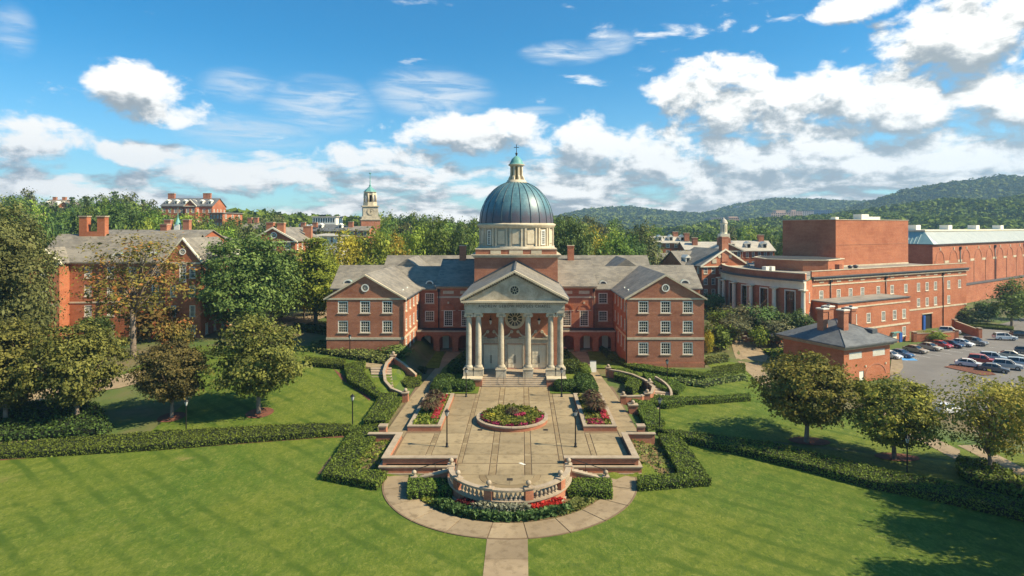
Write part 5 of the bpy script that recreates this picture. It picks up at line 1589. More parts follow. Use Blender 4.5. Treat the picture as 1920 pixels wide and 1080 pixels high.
# ------------------------------------------------------------------ houses further back
def simple_hall(name, label, px0, px1, d, y_eave, y_ridge, y_base, rz=0.0, depth=12, storeys=2, roof=None, wallm=None, gable=False, chims=(), dormers=0, nwin=6, hip=False, wh=1.9, paint=None, mono=None):
    """brick hall surveyed from the photograph: left/right pixels, depth, eave/ridge/base rows"""
    x0, x1 = xat(px0, d), xat(px1, d); ze, zr, zb = zat(y_eave, d), zat(y_ridge, d), zat(y_base, d)
    W = (x1 - x0) / max(.3, cos(rz))
    h = root(name, (x0, d, zb), label, 'building', None, rz, (0, 0, 0))
    E, R = ze - zb, zr - zb
    m = MB()
    st = E / storeys
    hol = [((k + .5) * W / nwin, j * st + st * .28, min(1.3, W / nwin * .5), min(wh, st * .6)) for j in range(storeys) for k in range(nwin)]
    wallwin(h, m, (0, 0), (W, 0), -6, E, hol, 2, 4, None, paint=paint)
    nd = max(1, int(depth / 4))
    hs = [((k + .5) * depth / nd, j * st + st * .28, 1.2, min(wh, st * .6)) for j in range(storeys) for k in range(nd)]
    wallwin(h, m, (W, 0), (W, depth), -6, E, hs, 2, 4, None, paint=paint)
    wallwin(h, m, (0, depth), (0, 0), -6, E, hs, 2, 4, None, paint=paint)
    if gable: m.xprism([(0, E), (W / 2, R - .2), (W, E)], 0, .3, 'y')
    elif not hip:
        m.xprism([(0, E), (depth / 2, R - .2), (depth, E)], 0, .3, 'x'); m.xprism([(0, E), (depth / 2, R - .2), (depth, E)], W - .3, W, 'x')
    m.build('wall', wallm or BRICK2, h)
    MB().box(-.3, -.35, E - .3, W + .3, 0, E - .02).build('cornice', CREAM, h)
    r_ = MB()
    if hip: hip_roof(r_, -.6, W + .6, -.6, depth + .6, E, R)
    elif gable: gable_roof(r_, -.5, W + .5, -.3, depth + .3, E, R, 'y')
    else: gable_roof(r_, -.4, W + .4, -.5, depth + .5, E, R, 'x')
    ro = r_.build('roof', roof or SLATE, h)
    if gable:
        rk = MB()
        for e in (-1, 1): rk.xprism([(W / 2 + e * (W / 2 + .6), E - .35), (W / 2, R - .35), (W / 2, R + .08), (W / 2 + e * (W / 2 + .6), E + .06)], -.5, -.02, 'y')
        rk.build('raking_cornice', CREAM, h)
    for (t, v, zh_) in chims: chimney(h, W * t, depth * v, (E + R) / 2 - .6, R + zh_, 1.7, 1.4, BRICK)
    for k in range(dormers):
        u = W * (k + .5) / dormers
        zz = E + (R - E) * .22; yy = depth * .5 * .22
        dm_ = MB().box(u - .75, yy, zz, u + .75, yy + 2.6, zz + 1.5).xprism([(u - .95, zz + 1.5), (u, zz + 2.3), (u + .95, zz + 1.5)], yy - .15, yy + 3.2, 'y').build('dormer', WHITE, h)
        MB().box(u - .45, yy - .05, zz + .25, u + .45, yy - .002, zz + 1.35).build('dormer_pane', GLASS, dm_)
    return h, W, E, R
simple_hall('brick_hall', 'grey-roofed brick hall with chimneys just behind the left residence hall', 165, 372, 150, 452, 431, 520, radians(-2), 14, 3, SLATE, chims=((.55, .5, 1.5),), nwin=12)
h, W, E, R = simple_hall('brick_hall', 'brick hall with paired chimneys and a small green spire beyond the residence hall', 285, 345, 165, 446, 432, 500, 0, 12, 3, SLATE, chims=((.12, .5, 3.0), (.72, .5, 3.0)), nwin=3)
MB().box(W * .42 - .7, 5.3, R - .3, W * .42 + .7, 6.7, R + 1.6).build('cupola', WHITE, h); MB().lathe([(.9, R + 1.6), (.5, R + 2.6), (.1, R + 3.6), (.03, R + 6.4)], W * .42, 6, 8).build('spire', COPPER, h)
simple_hall('cream_house', 'cream painted house with grey hipped roof above the big leafy tree', 352, 412, 170, 454, 440, 490, 0, 12, 2, SLATE, WHITE, nwin=6, hip=True, dormers=1)
simple_hall('brick_dormitory', 'far brick dormitory with white dormers at the far left treetops', 74, 108, 330, 388, 373, 415, radians(6), 16, 2, SLATE, dormers=2, nwin=5, chims=((.3, .5, 1.5), (.8, .5, 1.5)))
simple_hall('brick_house', 'far brick gable end facing the sun at the far left treetops', 106, 130, 325, 389, 377, 420, radians(12), 14, 2, SLATE, gable=True, nwin=2)
simple_hall('brick_dormitory', 'large brick dormitory on the wooded rise with dark roof and white dormers', 302, 395, 300, 386, 370, 440, radians(4), 16, 3, SLATE_B, dormers=6, nwin=9, chims=((.02, .5, 2.4), (.08, .5, 2.4), (.72, .5, 2.6), (.8, .5, 2.6)))
simple_hall('brick_house', 'brick gabled pavilion in the front of the large dormitory on the rise', 347, 366, 297, 386, 374, 440, radians(4), 5, 3, SLATE_B, gable=True, nwin=2)
h, W, E, R = simple_hall('flat_roofed_block', 'red flat-roofed brick block beside the dormitory on the rise', 393, 420, 285, 399, 398, 445, radians(-12), 14, 3, FLATROOF, nwin=4, hip=True)
h, W, E, R = simple_hall('gabled_hall', 'red brick gabled hall with paired chimneys and round window behind the leafy tree', 470, 552, 155, 452, 426, 520, radians(3), 24, 3, SLATE, gable=True, nwin=3)
round_window(h, W * .52, -.05, E + (R - E) * .42, .8)
for t in (.42, .66): chimney(h, W * t, .9, E + (R - E) * .55, R + 1.5 - abs(t - .5) * 2, 1.7, 1.5, BRICK)
for t in (.2, .45): dormer(h, W - 2.6, 24 * t, E + .9, pi / 2, 1.9, 3)
for t, v in ((.86, .75), (1.0, .6)): chimney(h, W * t - .8, 24 * v, E, R + .4, 1.7, 1.4, BRICK)
h, W, E, R = simple_hall('library', 'broad brick library with blue-grey hipped roof and glazed rooftop lantern', 540, 652, 250, 433, 414, 470, 0, 26, 2, SLATE_B, nwin=9, hip=True, dormers=3, chims=((.22, .1, -.6), (.42, .1, -.6)))
cl = MB().box(W * .30, 8, R - 2.6, W * .70, 18, R + 1.6).build('roof_lantern', WHITE, h)
MB().box(W * .28, 7.6, R + 1.602, W * .72, 18.4, R + 2.0).build('lantern_roof', SLATE_P, cl)
for k in range(9): MB().box(W * (.315 + .042 * k), 7.94, R - .6, W * (.315 + .042 * k) + .55, 7.998, R + 1.2).build('pane', GLASS, cl)
simple_hall('brick_hall', 'low red brick hall at the foot of the bell tower', 642, 690, 235, 432, 424, 462, 0, 12, 2, SLATE, nwin=4, chims=((.2, .4, 1.8),))
simple_hall('brick_hall', 'small brick hall with two chimneys among trees left of the library', 452, 500, 260, 428, 418, 455, 0, 10, 2, SLATE, nwin=4, chims=((.15, .5, 2.4), (.4, .5, 2.4)))
simple_hall('pale_pavilion', 'pale roofed pavilion half hidden under the library trees', 580, 640, 200, 442, 438, 460, 0, 8, 1, SLATE_P, WHITE, nwin=5, hip=True)
# right-hand group
simple_hall('brick_lodge', 'brick lodge with pale shingle roof and chimneys right of the chapel trees', 1228, 1292, 215, 455, 443, 480, 0, 12, 2, SLATE_P, nwin=4, dormers=3, chims=((.72, .5, 1.6), (.95, .1, 1.2)))
simple_hall('brick_lodge', 'long pale-roofed brick lodge left of the white cupola', 1285, 1362, 205, 468, 454, 500, 0, 12, 2, SLATE_P, nwin=7, chims=((.3, .3, 1.5),))
simple_hall('brick_lodge', 'pale-roofed brick lodge with dormers right of the white cupola', 1362, 1452, 200, 470, 452, 505, 0, 12, 2, SLATE_P, nwin=8, dormers=3, chims=((.86, .5, 2.0),))
h, W, E, R = simple_hall('brick_house', 'small brick house with cream cupola on a red base among pale roofs', 1340, 1392, 196, 470, 456, 505, 0, 9, 2, SLATE_P, nwin=4, gable=True)
cu = MB().box(W * .5 - 1.7, 3, R - 1, W * .5 + 1.7, 6.4, R + 1.6).build('cupola_base', BRICK, h)
MB().box(W * .5 - 1.5, 3.2, R + 1.602, W * .5 + 1.5, 6.2, R + 3.0).build('cupola_plinth', CREAM, cu)
MB().lathe([(1.15, R + 3.0), (1.15, R + 6.2), (1.4, R + 6.4), (1.1, R + 6.8)], W * .5, 4.7, 8, smooth=False).build('cupola', CREAM, cu)
for k in range(8):
    a = 2 * pi * (k + .5) / 8
    o_ = link('louvre', MB().box(-.22, -.03, 0, .22, .03, 2.3).mesh('louvre', STONE_D), cu); o_.location = (W * .5 + 1.09 * cos(a), 4.7 + 1.09 * sin(a), R + 3.5); o_.rotation_euler = (0, 0, a + pi / 2)
MB().lathe([(1.3, R + 6.6), (.9, R + 7.4), (.3, R + 7.9), (.02, R + 8.4)], W * .5, 4.7, 12).build('cupola_dome', SLATE_P, cu)
h, W, E, R = simple_hall('gabled_house', 'red brick gabled house with tall gable chimney left of the theatre', 1316, 1410, 165, 499, 467, 560, radians(14), 16, 3, SLATE, gable=True, nwin=6)
chimney(h, W * .5, .6, R - 3.5, R + 3.4, 2.0, 1.6, BRICK)
for t in (.38, .62): MB().ring((W * t, E + 2.6), .0, .5, -.1, -.02, 12).build('vent', STONE, h)
MB().box(W * .22, -.12, E + .7, W * .22 + 1.3, -.02, E + 1.9).build('gable_panel', STONE, h)
simple_hall('brick_house', 'dark-roofed brick house with white dormers behind the right wing', 1282, 1340, 172, 500, 472, 560, radians(14), 14, 3, SLATE, nwin=4, dormers=2)
simple_hall('brick_lodge', 'low brick lodge with upright windows behind the right rear roof', 1222, 1262, 190, 485, 476, 520, 0, 10, 1, SLATE, STONE_D, nwin=8, wh=2.6)

# ------------------------------------------------------------------ bell tower
bd_ = 262.0
bxm = xat(694, bd_)
BT = root('bell_tower', (bxm, bd_, zat(470, bd_)), 'stone and brick bell tower with clock face and green copper spire', 'tower', None, radians(18), (0, 0, 0))
zb0 = zat(470, bd_)
Z = lambda py: zat(py, bd_) - zb0
MB().box(-3.9, -3.9, -4, 3.9, 3.9, Z(412)).build('brick_shaft', BRICK, BT)
MB().box(-3.7, -3.7, Z(412), 3.7, 3.7, Z(406)).box(-4.2, -4.2, Z(413), 4.2, 4.2, Z(412) + .3).build('stone_base', STONE_D, BT)
MB().box(-3.1, -3.1, Z(406), 3.1, 3.1, Z(388)).build('clock_stage', STONE_D, BT)
MB().box(-3.5, -3.5, Z(388), 3.5, 3.5, Z(386)).build('stage_cornice', STONE, BT)
for rz in (0, pi / 2):
    o_ = link('clock_face', MB().ring((0, 0), .0, 1.15, -.12, 0, 24).mesh('clock_face', STONE), BT); o_.location = (3.12 * sin(rz), -3.12 * cos(rz), Z(397)); o_.rotation_euler = (0, 0, rz)
    link('clock_rim', MB().ring((0, 0), 1.15, 1.45, -.2, 0, 24).mesh('clock_rim', STONE_D), o_)
    link('clock_hands', MB().box(-.07, -.18, 0, .07, -.13, .9).box(-.07, -.18, -.6, .05, -.135, 0).box(0, -.18, -.06, .6, -.132, .06).mesh('clock_hands', BLACK), o_)
b8 = MB().lathe([(3.0, Z(386)), (3.0, Z(379))], 0, 0, 8, smooth=False, a0=radians(22.5), a1=radians(382.5)); b8.build('belfry_base', STONE, BT)
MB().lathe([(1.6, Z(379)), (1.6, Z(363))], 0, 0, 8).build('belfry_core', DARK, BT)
for k in range(8):
    a = radians(22.5 + 45 * k)
    MB().tube([(2.45 * cos(a), 2.45 * sin(a), Z(379)), (2.45 * cos(a), 2.45 * sin(a), Z(363))], .42, 8).build('belfry_pier', STONE, BT)
MB().lathe([(2.6, Z(366)), (2.6, Z(361)), (3.0, Z(360.4)), (2.8, Z(360))], 0, 0, 8, smooth=False, a0=radians(22.5), a1=radians(382.5)).build('belfry_cornice', STONE, BT)
MB().lathe([(2.8, Z(360)), (2.2, Z(357)), (1.2, Z(353)), (.5, Z(350)), (.3, Z(347))], 0, 0, 8, smooth=False).build('copper_roof', COPPER, BT)
MB().lathe([(.45, Z(349)), (.5, Z(347.5)), (.22, Z(346)), (.12, Z(330)), (.1, Z(326))], 0, 0, 8).sphere((0, 0, Z(325)), .5, 8, 5, .6).build('spire_mast', COPPER, BT)

# ------------------------------------------------------------------ far blocks on the hills
PALE = plain('far_concrete', (.42, .40, .37), (.32, .31, .30), .05, .8)
PINK = plain('far_pink_block', (.55, .38, .28), (.45, .32, .25), .05, .8)
BLUEB = glassmat('far_blue_glass', (.06, .14, .26), .15)
def far_block(label, px0, px1, y0, y1, d, mat, nw, nf, step=None):
    x0, x1, zb, zt_ = xat(px0, d), xat(px1, d), zat(y1, d), zat(y0, d)
    h = root('office_block', (x0, d, zb), label, 'building', None, 0, (0, 0, 0))
    W, Hh = x1 - x0, zt_ - zb
    m = MB()
    fl_ = Hh / nf
    hol = [((k + .5) * W / nw, j * fl_ + fl_ * .3, W / nw * .6, fl_ * .5) for k in range(nw) for j in range(nf)]
    wall(m, (0, 0), (W, 0), -25, Hh, hol, .6); wall(m, (W, 0), (W, 30), -25, Hh); wall(m, (0, 30), (0, 0), -25, Hh)
    m.add([(0, 0, Hh), (W, 0, Hh), (W, 30, Hh), (0, 30, Hh)], [(0, 1, 2, 3)])
    m.build('wall', mat, h)
    p0 = None
    for s_, z_, w_, hh in hol:
        if p0 is None: p0 = MB().box(-w_ / 2, .35, 0, w_ / 2, .45, hh).mesh('window', GLASS)
        o_ = link('window', p0, h); o_.location = (s_, 0, z_)
    if step: MB().box(W * step[0], 4, Hh + .01, W * step[1], 20, Hh * (1 + step[2])).build('penthouse', mat, h)
    return h
far_block('long pale low office block on the wooded slope above the white cupola', 1333, 1368, 408, 414, 820, PALE, 9, 2)
far_block('square office block with terracotta roof storey above the white cupola', 1367, 1386, 408, 425, 800, PINK, 5, 4, (.05, .95, .12))
far_block('pinkish hospital block on the hill left of the stage tower', 1446, 1482, 399, 414, 1150, PINK, 9, 4, (.3, .8, .35))
far_block('small pinkish block next to the hospital on the hill', 1484, 1504, 396, 410, 1180, PINK, 5, 4, (.1, .5, .2))
far_block('pale mid-rise block beside the blue glass block on the hill', 1505, 1526, 396, 407, 1200, PALE, 6, 3)
far_block('blue glass office block on the hill', 1526, 1560, 394, 406, 1210, BLUEB, 8, 3)
far_block('pair of grey towers high on the wooded ridge', 1382, 1400, 386, 396, 1880, PALE, 4, 4)
far_block('pink-grey tower high on the wooded ridge', 1400, 1414, 384, 395, 1880, PINK, 3, 4)
far_block('small white house in the woods of the big right hill', 1785, 1828, 376, 381, 760, PALE, 5, 1)
# ------------------------------------------------------------------ trees
def crown_pts(rng, shape, R, z0, z1, nclump, per, flat=.5, cr=1.0, hollow=.55):
    """clump centres through the crown volume, then leaves round each clump"""
    C = []
    ph = rng.uniform(0, 6.28, 6)
    while len(C) < nclump:
        u = rng.uniform(-1, 1, 3); r = np.linalg.norm(u)
        if r > 1 or r < hollow * rng.uniform(.55, 1.1): continue
        a = atan2(u[1], u[0]); t = (u[2] + 1) / 2
        k = .97 + .17 * sin(2 * a + ph[0] + 2 * t) + .13 * sin(3 * a + ph[1] + 4 * t) + .11 * sin(5 * a + ph[2] - 6 * t)
        if shape == 'vase': w_ = k * (1.0 if t > .3 else .62 + 1.25 * t)
        elif shape == 'cone':
            w_ = k * (1.25 - 1.05 * t)
        elif shape == 'column': w_ = k * (1.1 - .35 * t)
        else: w_ = k
        C.append((u[0] * R * w_, u[1] * R * w_, z0 + (z1 - z0) * (t + .04 * sin(4 * a + ph[3]))))
    C = np.array(C)
    P = np.repeat(C, per, 0)
    g = rng.normal(0, 1, P.shape) * np.array([cr, cr, cr * flat]) * rng.uniform(.6, 1.25, (nclump, 1)).repeat(per, 0)
    P = P + g
    mid = np.array([0, 0, z0 + (z1 - z0) * .45])
    N = unit(P - mid) * .75 + np.array([0, 0, .75]) + unit(g) * .5
    ct = rng.uniform(0, 1, nclump).repeat(per)
    tint = np.clip(.55 * ct + .45 * rng.uniform(0, 1, len(P)), 0, 1)
    return C, P, N, tint
def trunk_mesh(name, rng, H0, r, targets, z_split, bark, lean=.15):
    m = MB()
    top = Vector((rng.normal(0, lean), rng.normal(0, lean), z_split))
    m.tube([(0, 0, -.4), (0, 0, .15), (top.x * .4, top.y * .4, z_split * .5), tuple(top)], [r * 1.7, r * 1.2, r, r * .85], 8)
    for t in targets:
        t = Vector(t); p0 = Vector((top.x * .8, top.y * .8, z_split * rng.uniform(.72, 1.0)))
        mid = p0.lerp(t, .5) + Vector((rng.normal(0, .25), rng.normal(0, .25), .35 + abs(rng.normal(0, .3))))
        m.tube([tuple(p0), tuple(p0.lerp(mid, .5)), tuple(mid), tuple(t)], [r * .55, r * .42, r * .3, r * .08], 5)
        for _ in range(2):
            q = t + Vector((rng.normal(0, .9), rng.normal(0, .9), rng.normal(.2, .6)))
            m.tube([tuple(mid), tuple(mid.lerp(q, .6)), tuple(q)], [r * .2, r * .12, r * .03], 4)
    return m.mesh(name, bark)
def tree_proto(seed, leaf, shape='round', R=5.5, z0=2.5, z1=12, nclump=120, per=80, size=.22, cr=.8, flat=.5, trunk=.22, zs=None, limbs=9, bark=None, hollow=.5, jit=.7):
    rng = np.random.default_rng(seed)
    C, P, N, tint = crown_pts(rng, shape, R, z0, z1, nclump, per, flat, cr, hollow)
    cm = quads('crown', cards(P, N, size, rng, jitter=jit), tint, leaf)
    idx = rng.choice(len(C), min(limbs, len(C)), replace=False)
    tm_ = trunk_mesh('trunk', rng, z1, trunk, [tuple(C[i] * np.array([.8, .8, .96])) for i in idx], zs or z0 + .6, bark or BARK)
    return tm_, cm
def with_leaf(cm, leaf):
    c = cm.copy(); c.materials.clear(); c.materials.append(leaf); return c
PR = {}
for i in range(3):
    PR['zelk%d' % i] = tree_proto(20 + i, L_ZELK, 'vase', 5.3, 2.3, 11.4, 210, 100, .165, .66, .42, .24, 2.6, 16, hollow=.45)
PR['thin'] = tree_proto(31, L_THIN, 'vase', 4.8, 2.4, 11.0, 120, 70, .15, .8, .45, .2, 2.6, 24, hollow=.35)
PR['orange'] = tree_proto(32, L_RED, 'round', 5.4, 6.0, 19.0, 95, 62, .165, .95, .5, .3, 8.5, 34, hollow=.3)
PR['oak'] = tree_proto(33, L_OAK, 'round', 7.6, 2.5, 24.0, 360, 120, .20, 1.1, .5, .5, 6, 14, hollow=.5)
PR['mag'] = tree_proto(34, L_MAG, 'round', 6.6, 1.5, 15.5, 240, 125, .20, .9, .55, .4, 4, 12, hollow=.5)
PR['cyp'] = tree_proto(35, L_LIME, 'cone', 4.6, 1.6, 15, 150, 110, .19, .8, .35, .3, 5, 12, hollow=.4)
for i, (sh, R_, zz, sz) in enumerate((('round', 5.5, 13, .36), ('round', 5.0, 14, .36), ('vase', 5.2, 13, .36), ('column', 4.0, 15, .34))):
    PR['bg%d' % i] = tree_proto(40 + i, L_MID, sh, R_, 2.0, zz, 95, 55, sz * .72, 1.0, .6, .28, 4, 6, hollow=.55)
for i, (sh, R_, zz) in enumerate((('round', 5.5, 12), ('round', 5.2, 13))):
    PR['bs%d' % i] = tree_proto(60 + i, L_MID, sh, R_, 1.5, zz, 64, 26, .46, 1.1, .6, .28, 4, 4, hollow=.55)
PR['pine'] = tree_proto(50, L_DARK, 'cone', 3.6, 5, 17, 70, 26, .38, .8, .4, .22, 8, 8, hollow=.3)
PR['shrub0'] = tree_proto(51, L_MID, 'round', 2.1, .5, 3.6, 60, 50, .16, .42, .6, .09, .8, 7, hollow=.4)
PR['shrub1'] = tree_proto(52, L_MID, 'round', 2.1, .6, 3.9, 46, 42, .17, .45, .6, .08, .9, 7, hollow=.3)
CROWNS = {}
def tree(kind, loc, sx, sz, label, group=None, leaf=None, rz=None, name='tree', cat='tree'):
    tm_, cm = PR[kind]
    if leaf is not None and cm.materials[0] != leaf:
        key = (kind, leaf.name)
        if key not in CROWNS: CROWNS[key] = with_leaf(cm, leaf)
        cm = CROWNS[key]
    o = bpy.data.objects.new(name, None); COL.objects.link(o); o.empty_display_size = .5
    o.location = loc; o.scale = (sx, sx, sz); o.rotation_euler = (0, 0, random.uniform(0, 6.28) if rz is None else rz)
    tag(o, label, cat, group)
    link('trunk', tm_, o); link('crown', cm, o)
    return o
def ptree(kind, px, py, wpx, ytop, label, leaf=None, group=None, R=None, H=None, name='tree', rz=None, d=None):
    """tree from its trunk foot, crown width and top row in the photograph"""
    R = R or {'zelk0': 5.9, 'zelk1': 5.9, 'zelk2': 5.9, 'thin': 5.4, 'orange': 6.0, 'oak': 8.4, 'mag': 7.3, 'cyp': 5.0, 'shrub0': 2.4, 'shrub1': 2.4, 'bg0': 6.2, 'bg1': 5.7, 'bg2': 5.9, 'bg3': 4.7, 'pine': 4.4, 'bs0': 6.3, 'bs1': 6.0}[kind]
    H = H or {'zelk0': 12., 'zelk1': 12., 'zelk2': 12., 'thin': 11.6, 'orange': 19.8, 'oak': 25, 'mag': 16.3, 'cyp': 15.6, 'shrub0': 4.0, 'shrub1': 4.3, 'bg0': 13.8, 'bg1': 14.8, 'bg2': 13.8, 'bg3': 15.8, 'pine': 17.8, 'bs0': 12.9, 'bs1': 13.9}[kind]
    if d is None: x, y, z = gnd(px, py)
    else: x, y = xat(px, d), d; z = T(x, d)
    h = zat(ytop, y) - z
    return tree(kind, (x, y, z), wpx * y / F / 2 / R, h / H, label, group, leaf, rz, name)
ptree('zelk0', 485, 775, 178, 586, 'round dark green tree nearest the plaza on the left lawn', rz=.4, name='zelkova_tree')
ptree('zelk1', 322, 783, 146, 632, 'smaller bronze-green tree in a mulch ring beside the left lamp', L_ZELKB, rz=1.2, name='zelkova_tree')
ptree('zelk2', 145, 792, 172, 592, 'dense olive green tree rising from the dark hedge block at left', rz=2.1, name='zelkova_tree')
ptree('zelk0', 10, 800, 190, 598, 'olive green tree cut by the left edge of the picture', rz=3.9, name='zelkova_tree')
ptree('oak', 12, 735, 180, 362, 'huge grey-green tree towering at the left edge', rz=.3, name='oak_tree')
ptree('oak', -70, 755, 230, 380, 'huge grey-green tree just outside the left edge', rz=1.3, name='oak_tree')
ptree('orange', 250, 668, 196, 425, 'tall thin tree turning orange and red in front of the left hall', rz=.9, name='autumn_tree')
ptree('mag', 462, 628, 180, 428, 'big glossy green tree right of the left hall', rz=.2, name='magnolia_tree')
ptree('mag', 525, 600, 110, 470, 'smaller glossy green tree pressed against the big one', rz=2.2, name='magnolia_tree', leaf=L_MID)
ptree('cyp', 592, 606, 112, 438, 'feathery lime green conifer beside the left wing', rz=.5, name='cypress_tree')
ptree('zelk1', 1512, 830, 200, 652, 'golden green tree on the right lawn nearest the chapel', L_GOLD, rz=.2, name='zelkova_tree')
ptree('zelk2', 1677, 862, 184, 698, 'dark golden tree over the lamp on the right lawn', L_GOLD, rz=1.9, name='zelkova_tree')
ptree('thin', 1857, 893, 185, 694, 'sparse yellowing tree in the hedge bed at right', rz=.7, name='zelkova_tree')
ptree('thin', 1960, 880, 160, 690, 'sparse yellowing tree cut by the right edge', rz=2.7, name='zelkova_tree')
for (x, y, sx_, sz_, lab) in ((47.5, 47, .85, 1.3, 'spreading tree outside the right edge shading the front lawn'), (53, 52.5, .9, 1.5, 'tall spreading tree outside the right edge behind the first'), (41.5, 40.5, .8, 1.2, 'spreading tree outside the lower right corner')):
    tree('zelk0', (x, y, T(x, y)), sx_, sz_, lab, None, L_GOLD, x, 'zelkova_tree')
# garden shrubs by the theatre
for i, (px_, py_, w_, yt, lf, k, lab) in enumerate((
        (1376, 640, 68, 584, L_SAGE, 'shrub1', 'pale sage small tree right of the right wing'), (1348, 655, 62, 600, L_MID, 'shrub0', 'green garden shrub tight to the right wing corner'),
        (1452, 644, 78, 592, L_SAGE, 'shrub0', 'pale round small tree left of the utility house'), (1424, 650, 42, 607, L_LIME, 'shrub1', 'light green young tree on the garden path corner'),
        (1420, 626, 84, 568, L_DARK, 'shrub0', 'dark evergreen shrub under the theatre colonnade'), (1496, 634, 64, 576, L_DARK, 'shrub1', 'dark evergreen shrub at the last theatre column'),
        (1388, 622, 74, 566, L_SAGE, 'shrub0', 'grey-green rounded tree before the middle theatre columns'), (1450, 630, 70, 570, L_DARK, 'shrub1', 'dark tree before the right theatre columns'), (1356, 622, 60, 574, L_MID, 'shrub0', 'green tree before the left theatre columns'), (1338, 590, 40, 545, L_DARK, 'shrub0', 'dark tall shrub between right wing and theatre'), (1330, 665, 18, 615, L_YEL, 'shrub1', 'small yellow shrub at the foot of the right wing'),
        (1752, 640, 44, 618, L_LIME, 'shrub0', 'round bright bush over the low wall by the parked cars'), (1815, 608, 62, 572, L_MAG, 'shrub1', 'bluish green small tree beside the loading drive'),
        (1852, 602, 44, 560, L_DARK, 'shrub0', 'dark small tree behind the car park verge'), (745, 668, 56, 644, L_SHRUB, 'shrub1', 'spreading pale shrub below the left wing'),
        (280, 640, 90, 560, L_RED, 'shrub1', 'reddish shrubby tree against the left hall'), (330, 668, 70, 590, L_RED, 'shrub0', 'orange bushy sapling in front of the left hall gable'),
        (180, 640, 60, 585, L_DARK, 'shrub0', 'dark shrub under the left hall windows'))):
    ptree(k, px_, py_, w_, yt, lab, lf, name='garden_shrub')
ptree('bg3', 1897, 612, 72, 516, 'tall dense green tree at the far right verge', L_MID, name='tree')
ptree('bg0', 1935, 600, 60, 530, 'yellowish tree at the right edge beyond the car park', L_YEL, name='tree')
for (px_, d, w_, yt, k, lf, lab) in ((648, 158, 80, 428, 'bg0', L_YEL, 'bright yellow-green tree behind the left wing roof'), (700, 160, 88, 424, 'bg2', L_LIME, 'lime green tree left of the gold tree behind the left wing'),
        (742, 165, 58, 428, 'bg3', L_YEL, 'golden tree at the end of the left rear roof'), (610, 150, 60, 452, 'bg1', L_LIME, 'yellow-green tree touching the left rear roof corner'),
        (1066, 168, 96, 398, 'mag', L_MAG, 'big glossy tree right behind the dome'), (1150, 172, 90, 436, 'bg0', L_MID, 'round bright green tree behind the right chimney'), (1110, 178, 70, 424, 'bg1', L_YEL, 'yellow-topped tree right of the dome'),
        (1205, 190, 78, 410, 'bg3', L_OAK, 'dull olive tree rising above the right rear roof'), (1280, 180, 46, 470, 'bs0', L_YEL, 'small yellow tree among the pale lodges'),
        (1190, 180, 60, 440, 'bg2', L_DARK, 'dark bushy tree at the end of the right rear roof'), (870, 175, 70, 412, 'bg0', L_DARK, 'dark tree left of the drum behind the chapel'), (820, 175, 78, 404, 'bg1', L_MID, 'green tree left of the dome behind the chapel'),
        (780, 172, 66, 420, 'bg2', L_LIME, 'bright tree behind the left chapel chimney')):
    ptree(k, px_, 0, w_, yt, lab, lf, d=d, name='tree')
# wooded background: trees one can tell apart, kinds share a label
SKY_L = [(-120, 350), (0, 362), (60, 352), (110, 376), (150, 362), (200, 358), (240, 360), (275, 370), (330, 392), (420, 396), (440, 394), (500, 393), (560, 397), (640, 402), (680, 404), (730, 394), (780, 394), (840, 400), (900, 404), (1040, 396), (1100, 402), (1160, 410), (1230, 420), (1300, 428), (1380, 422), (1420, 418), (1460, 430), (1500, 432)]
def skyline(px):
    for (a, ya), (b, yb) in zip(SKY_L[:-1], SKY_L[1:]):
        if a <= px <= b: return ya + (yb - ya) * (px - a) / (b - a)
    return 432
KIN = [('bs0', L_DARK, 'dark green tree in the wood behind the campus'), ('bs1', L_MID, 'mid green tree in the wood behind the campus'),
       ('bs0', L_LIME, 'bright green tree in the wood behind the campus'), ('bs1', L_OAK, 'dull olive tree in the wood behind the campus'), ('pine', L_DARK, 'dark pointed pine in the wood behind the campus')]
rnd = random.Random(5)
for d, off_, step_ in ((330, 0, 19), (290, 6, 26), (245, 16, 33), (212, 26, 46)):
    px_ = -130.0
    while px_ < 1500:
        p = px_ + rnd.uniform(-8, 8)
        skip = (290 < p < 425 and d > 275) or (60 < p < 135 and d > 315) or (535 < p < 655 and d > 240) or (670 < p < 715 and d < 265) or (1225 < p < 1460 and d < 240) or (p > 1440 and d < 260) or (430 < p < 560 and d < 235) or (300 < p < 420 and d < 280 and off_ < 10)
        if not skip:
            k, lf, lab = rnd.choices(KIN, (3, 4, 2, 2, 1))[0]
            yt = skyline(p) + off_ + rnd.uniform(-5, 9)
            dd = d + rnd.uniform(-14, 14)
            if p > 1230: yt = max(yt, 418 + off_ * .5)
            zone = [z_ for lim, z_ in ((60, 'at the far left edge'), (140, 'round the far gabled house'), (210, 'over the left end of the residence hall'), (290, 'over the residence hall chimneys'), (430, 'below the big dormitory'), (500, 'right of the flat-roofed block'), (560, 'left of the library'), (675, 'round the library'), (760, 'right of the bell tower'), (830, 'between bell tower and dome'), (965, 'left behind the dome'), (1110, 'right behind the dome'), (1180, 'above the right rear roof'), (1240, 'left of the pale lodges'), (1330, 'behind the left pale lodges'), (1400, 'behind the white cupola'), (9999, 'left of the stage tower')) if p < lim][0]
            row_ = {330: 'farthest row', 290: 'third row', 245: 'second row', 212: 'nearest row'}[d]
            lab = lab.replace('in the wood behind the campus', 'in the wood ' + zone).replace('out of the wood behind the campus', 'out of the wood ' + zone) + ', ' + row_
            ptree(k, p, 0, rnd.uniform(30, 48) * 300 / d * (.75 if k == 'pine' else 1), yt, lab, lf, 'trees of the wood behind the campus', d=dd, name='tree')
        px_ += step_ * rnd.uniform(.8, 1.2)
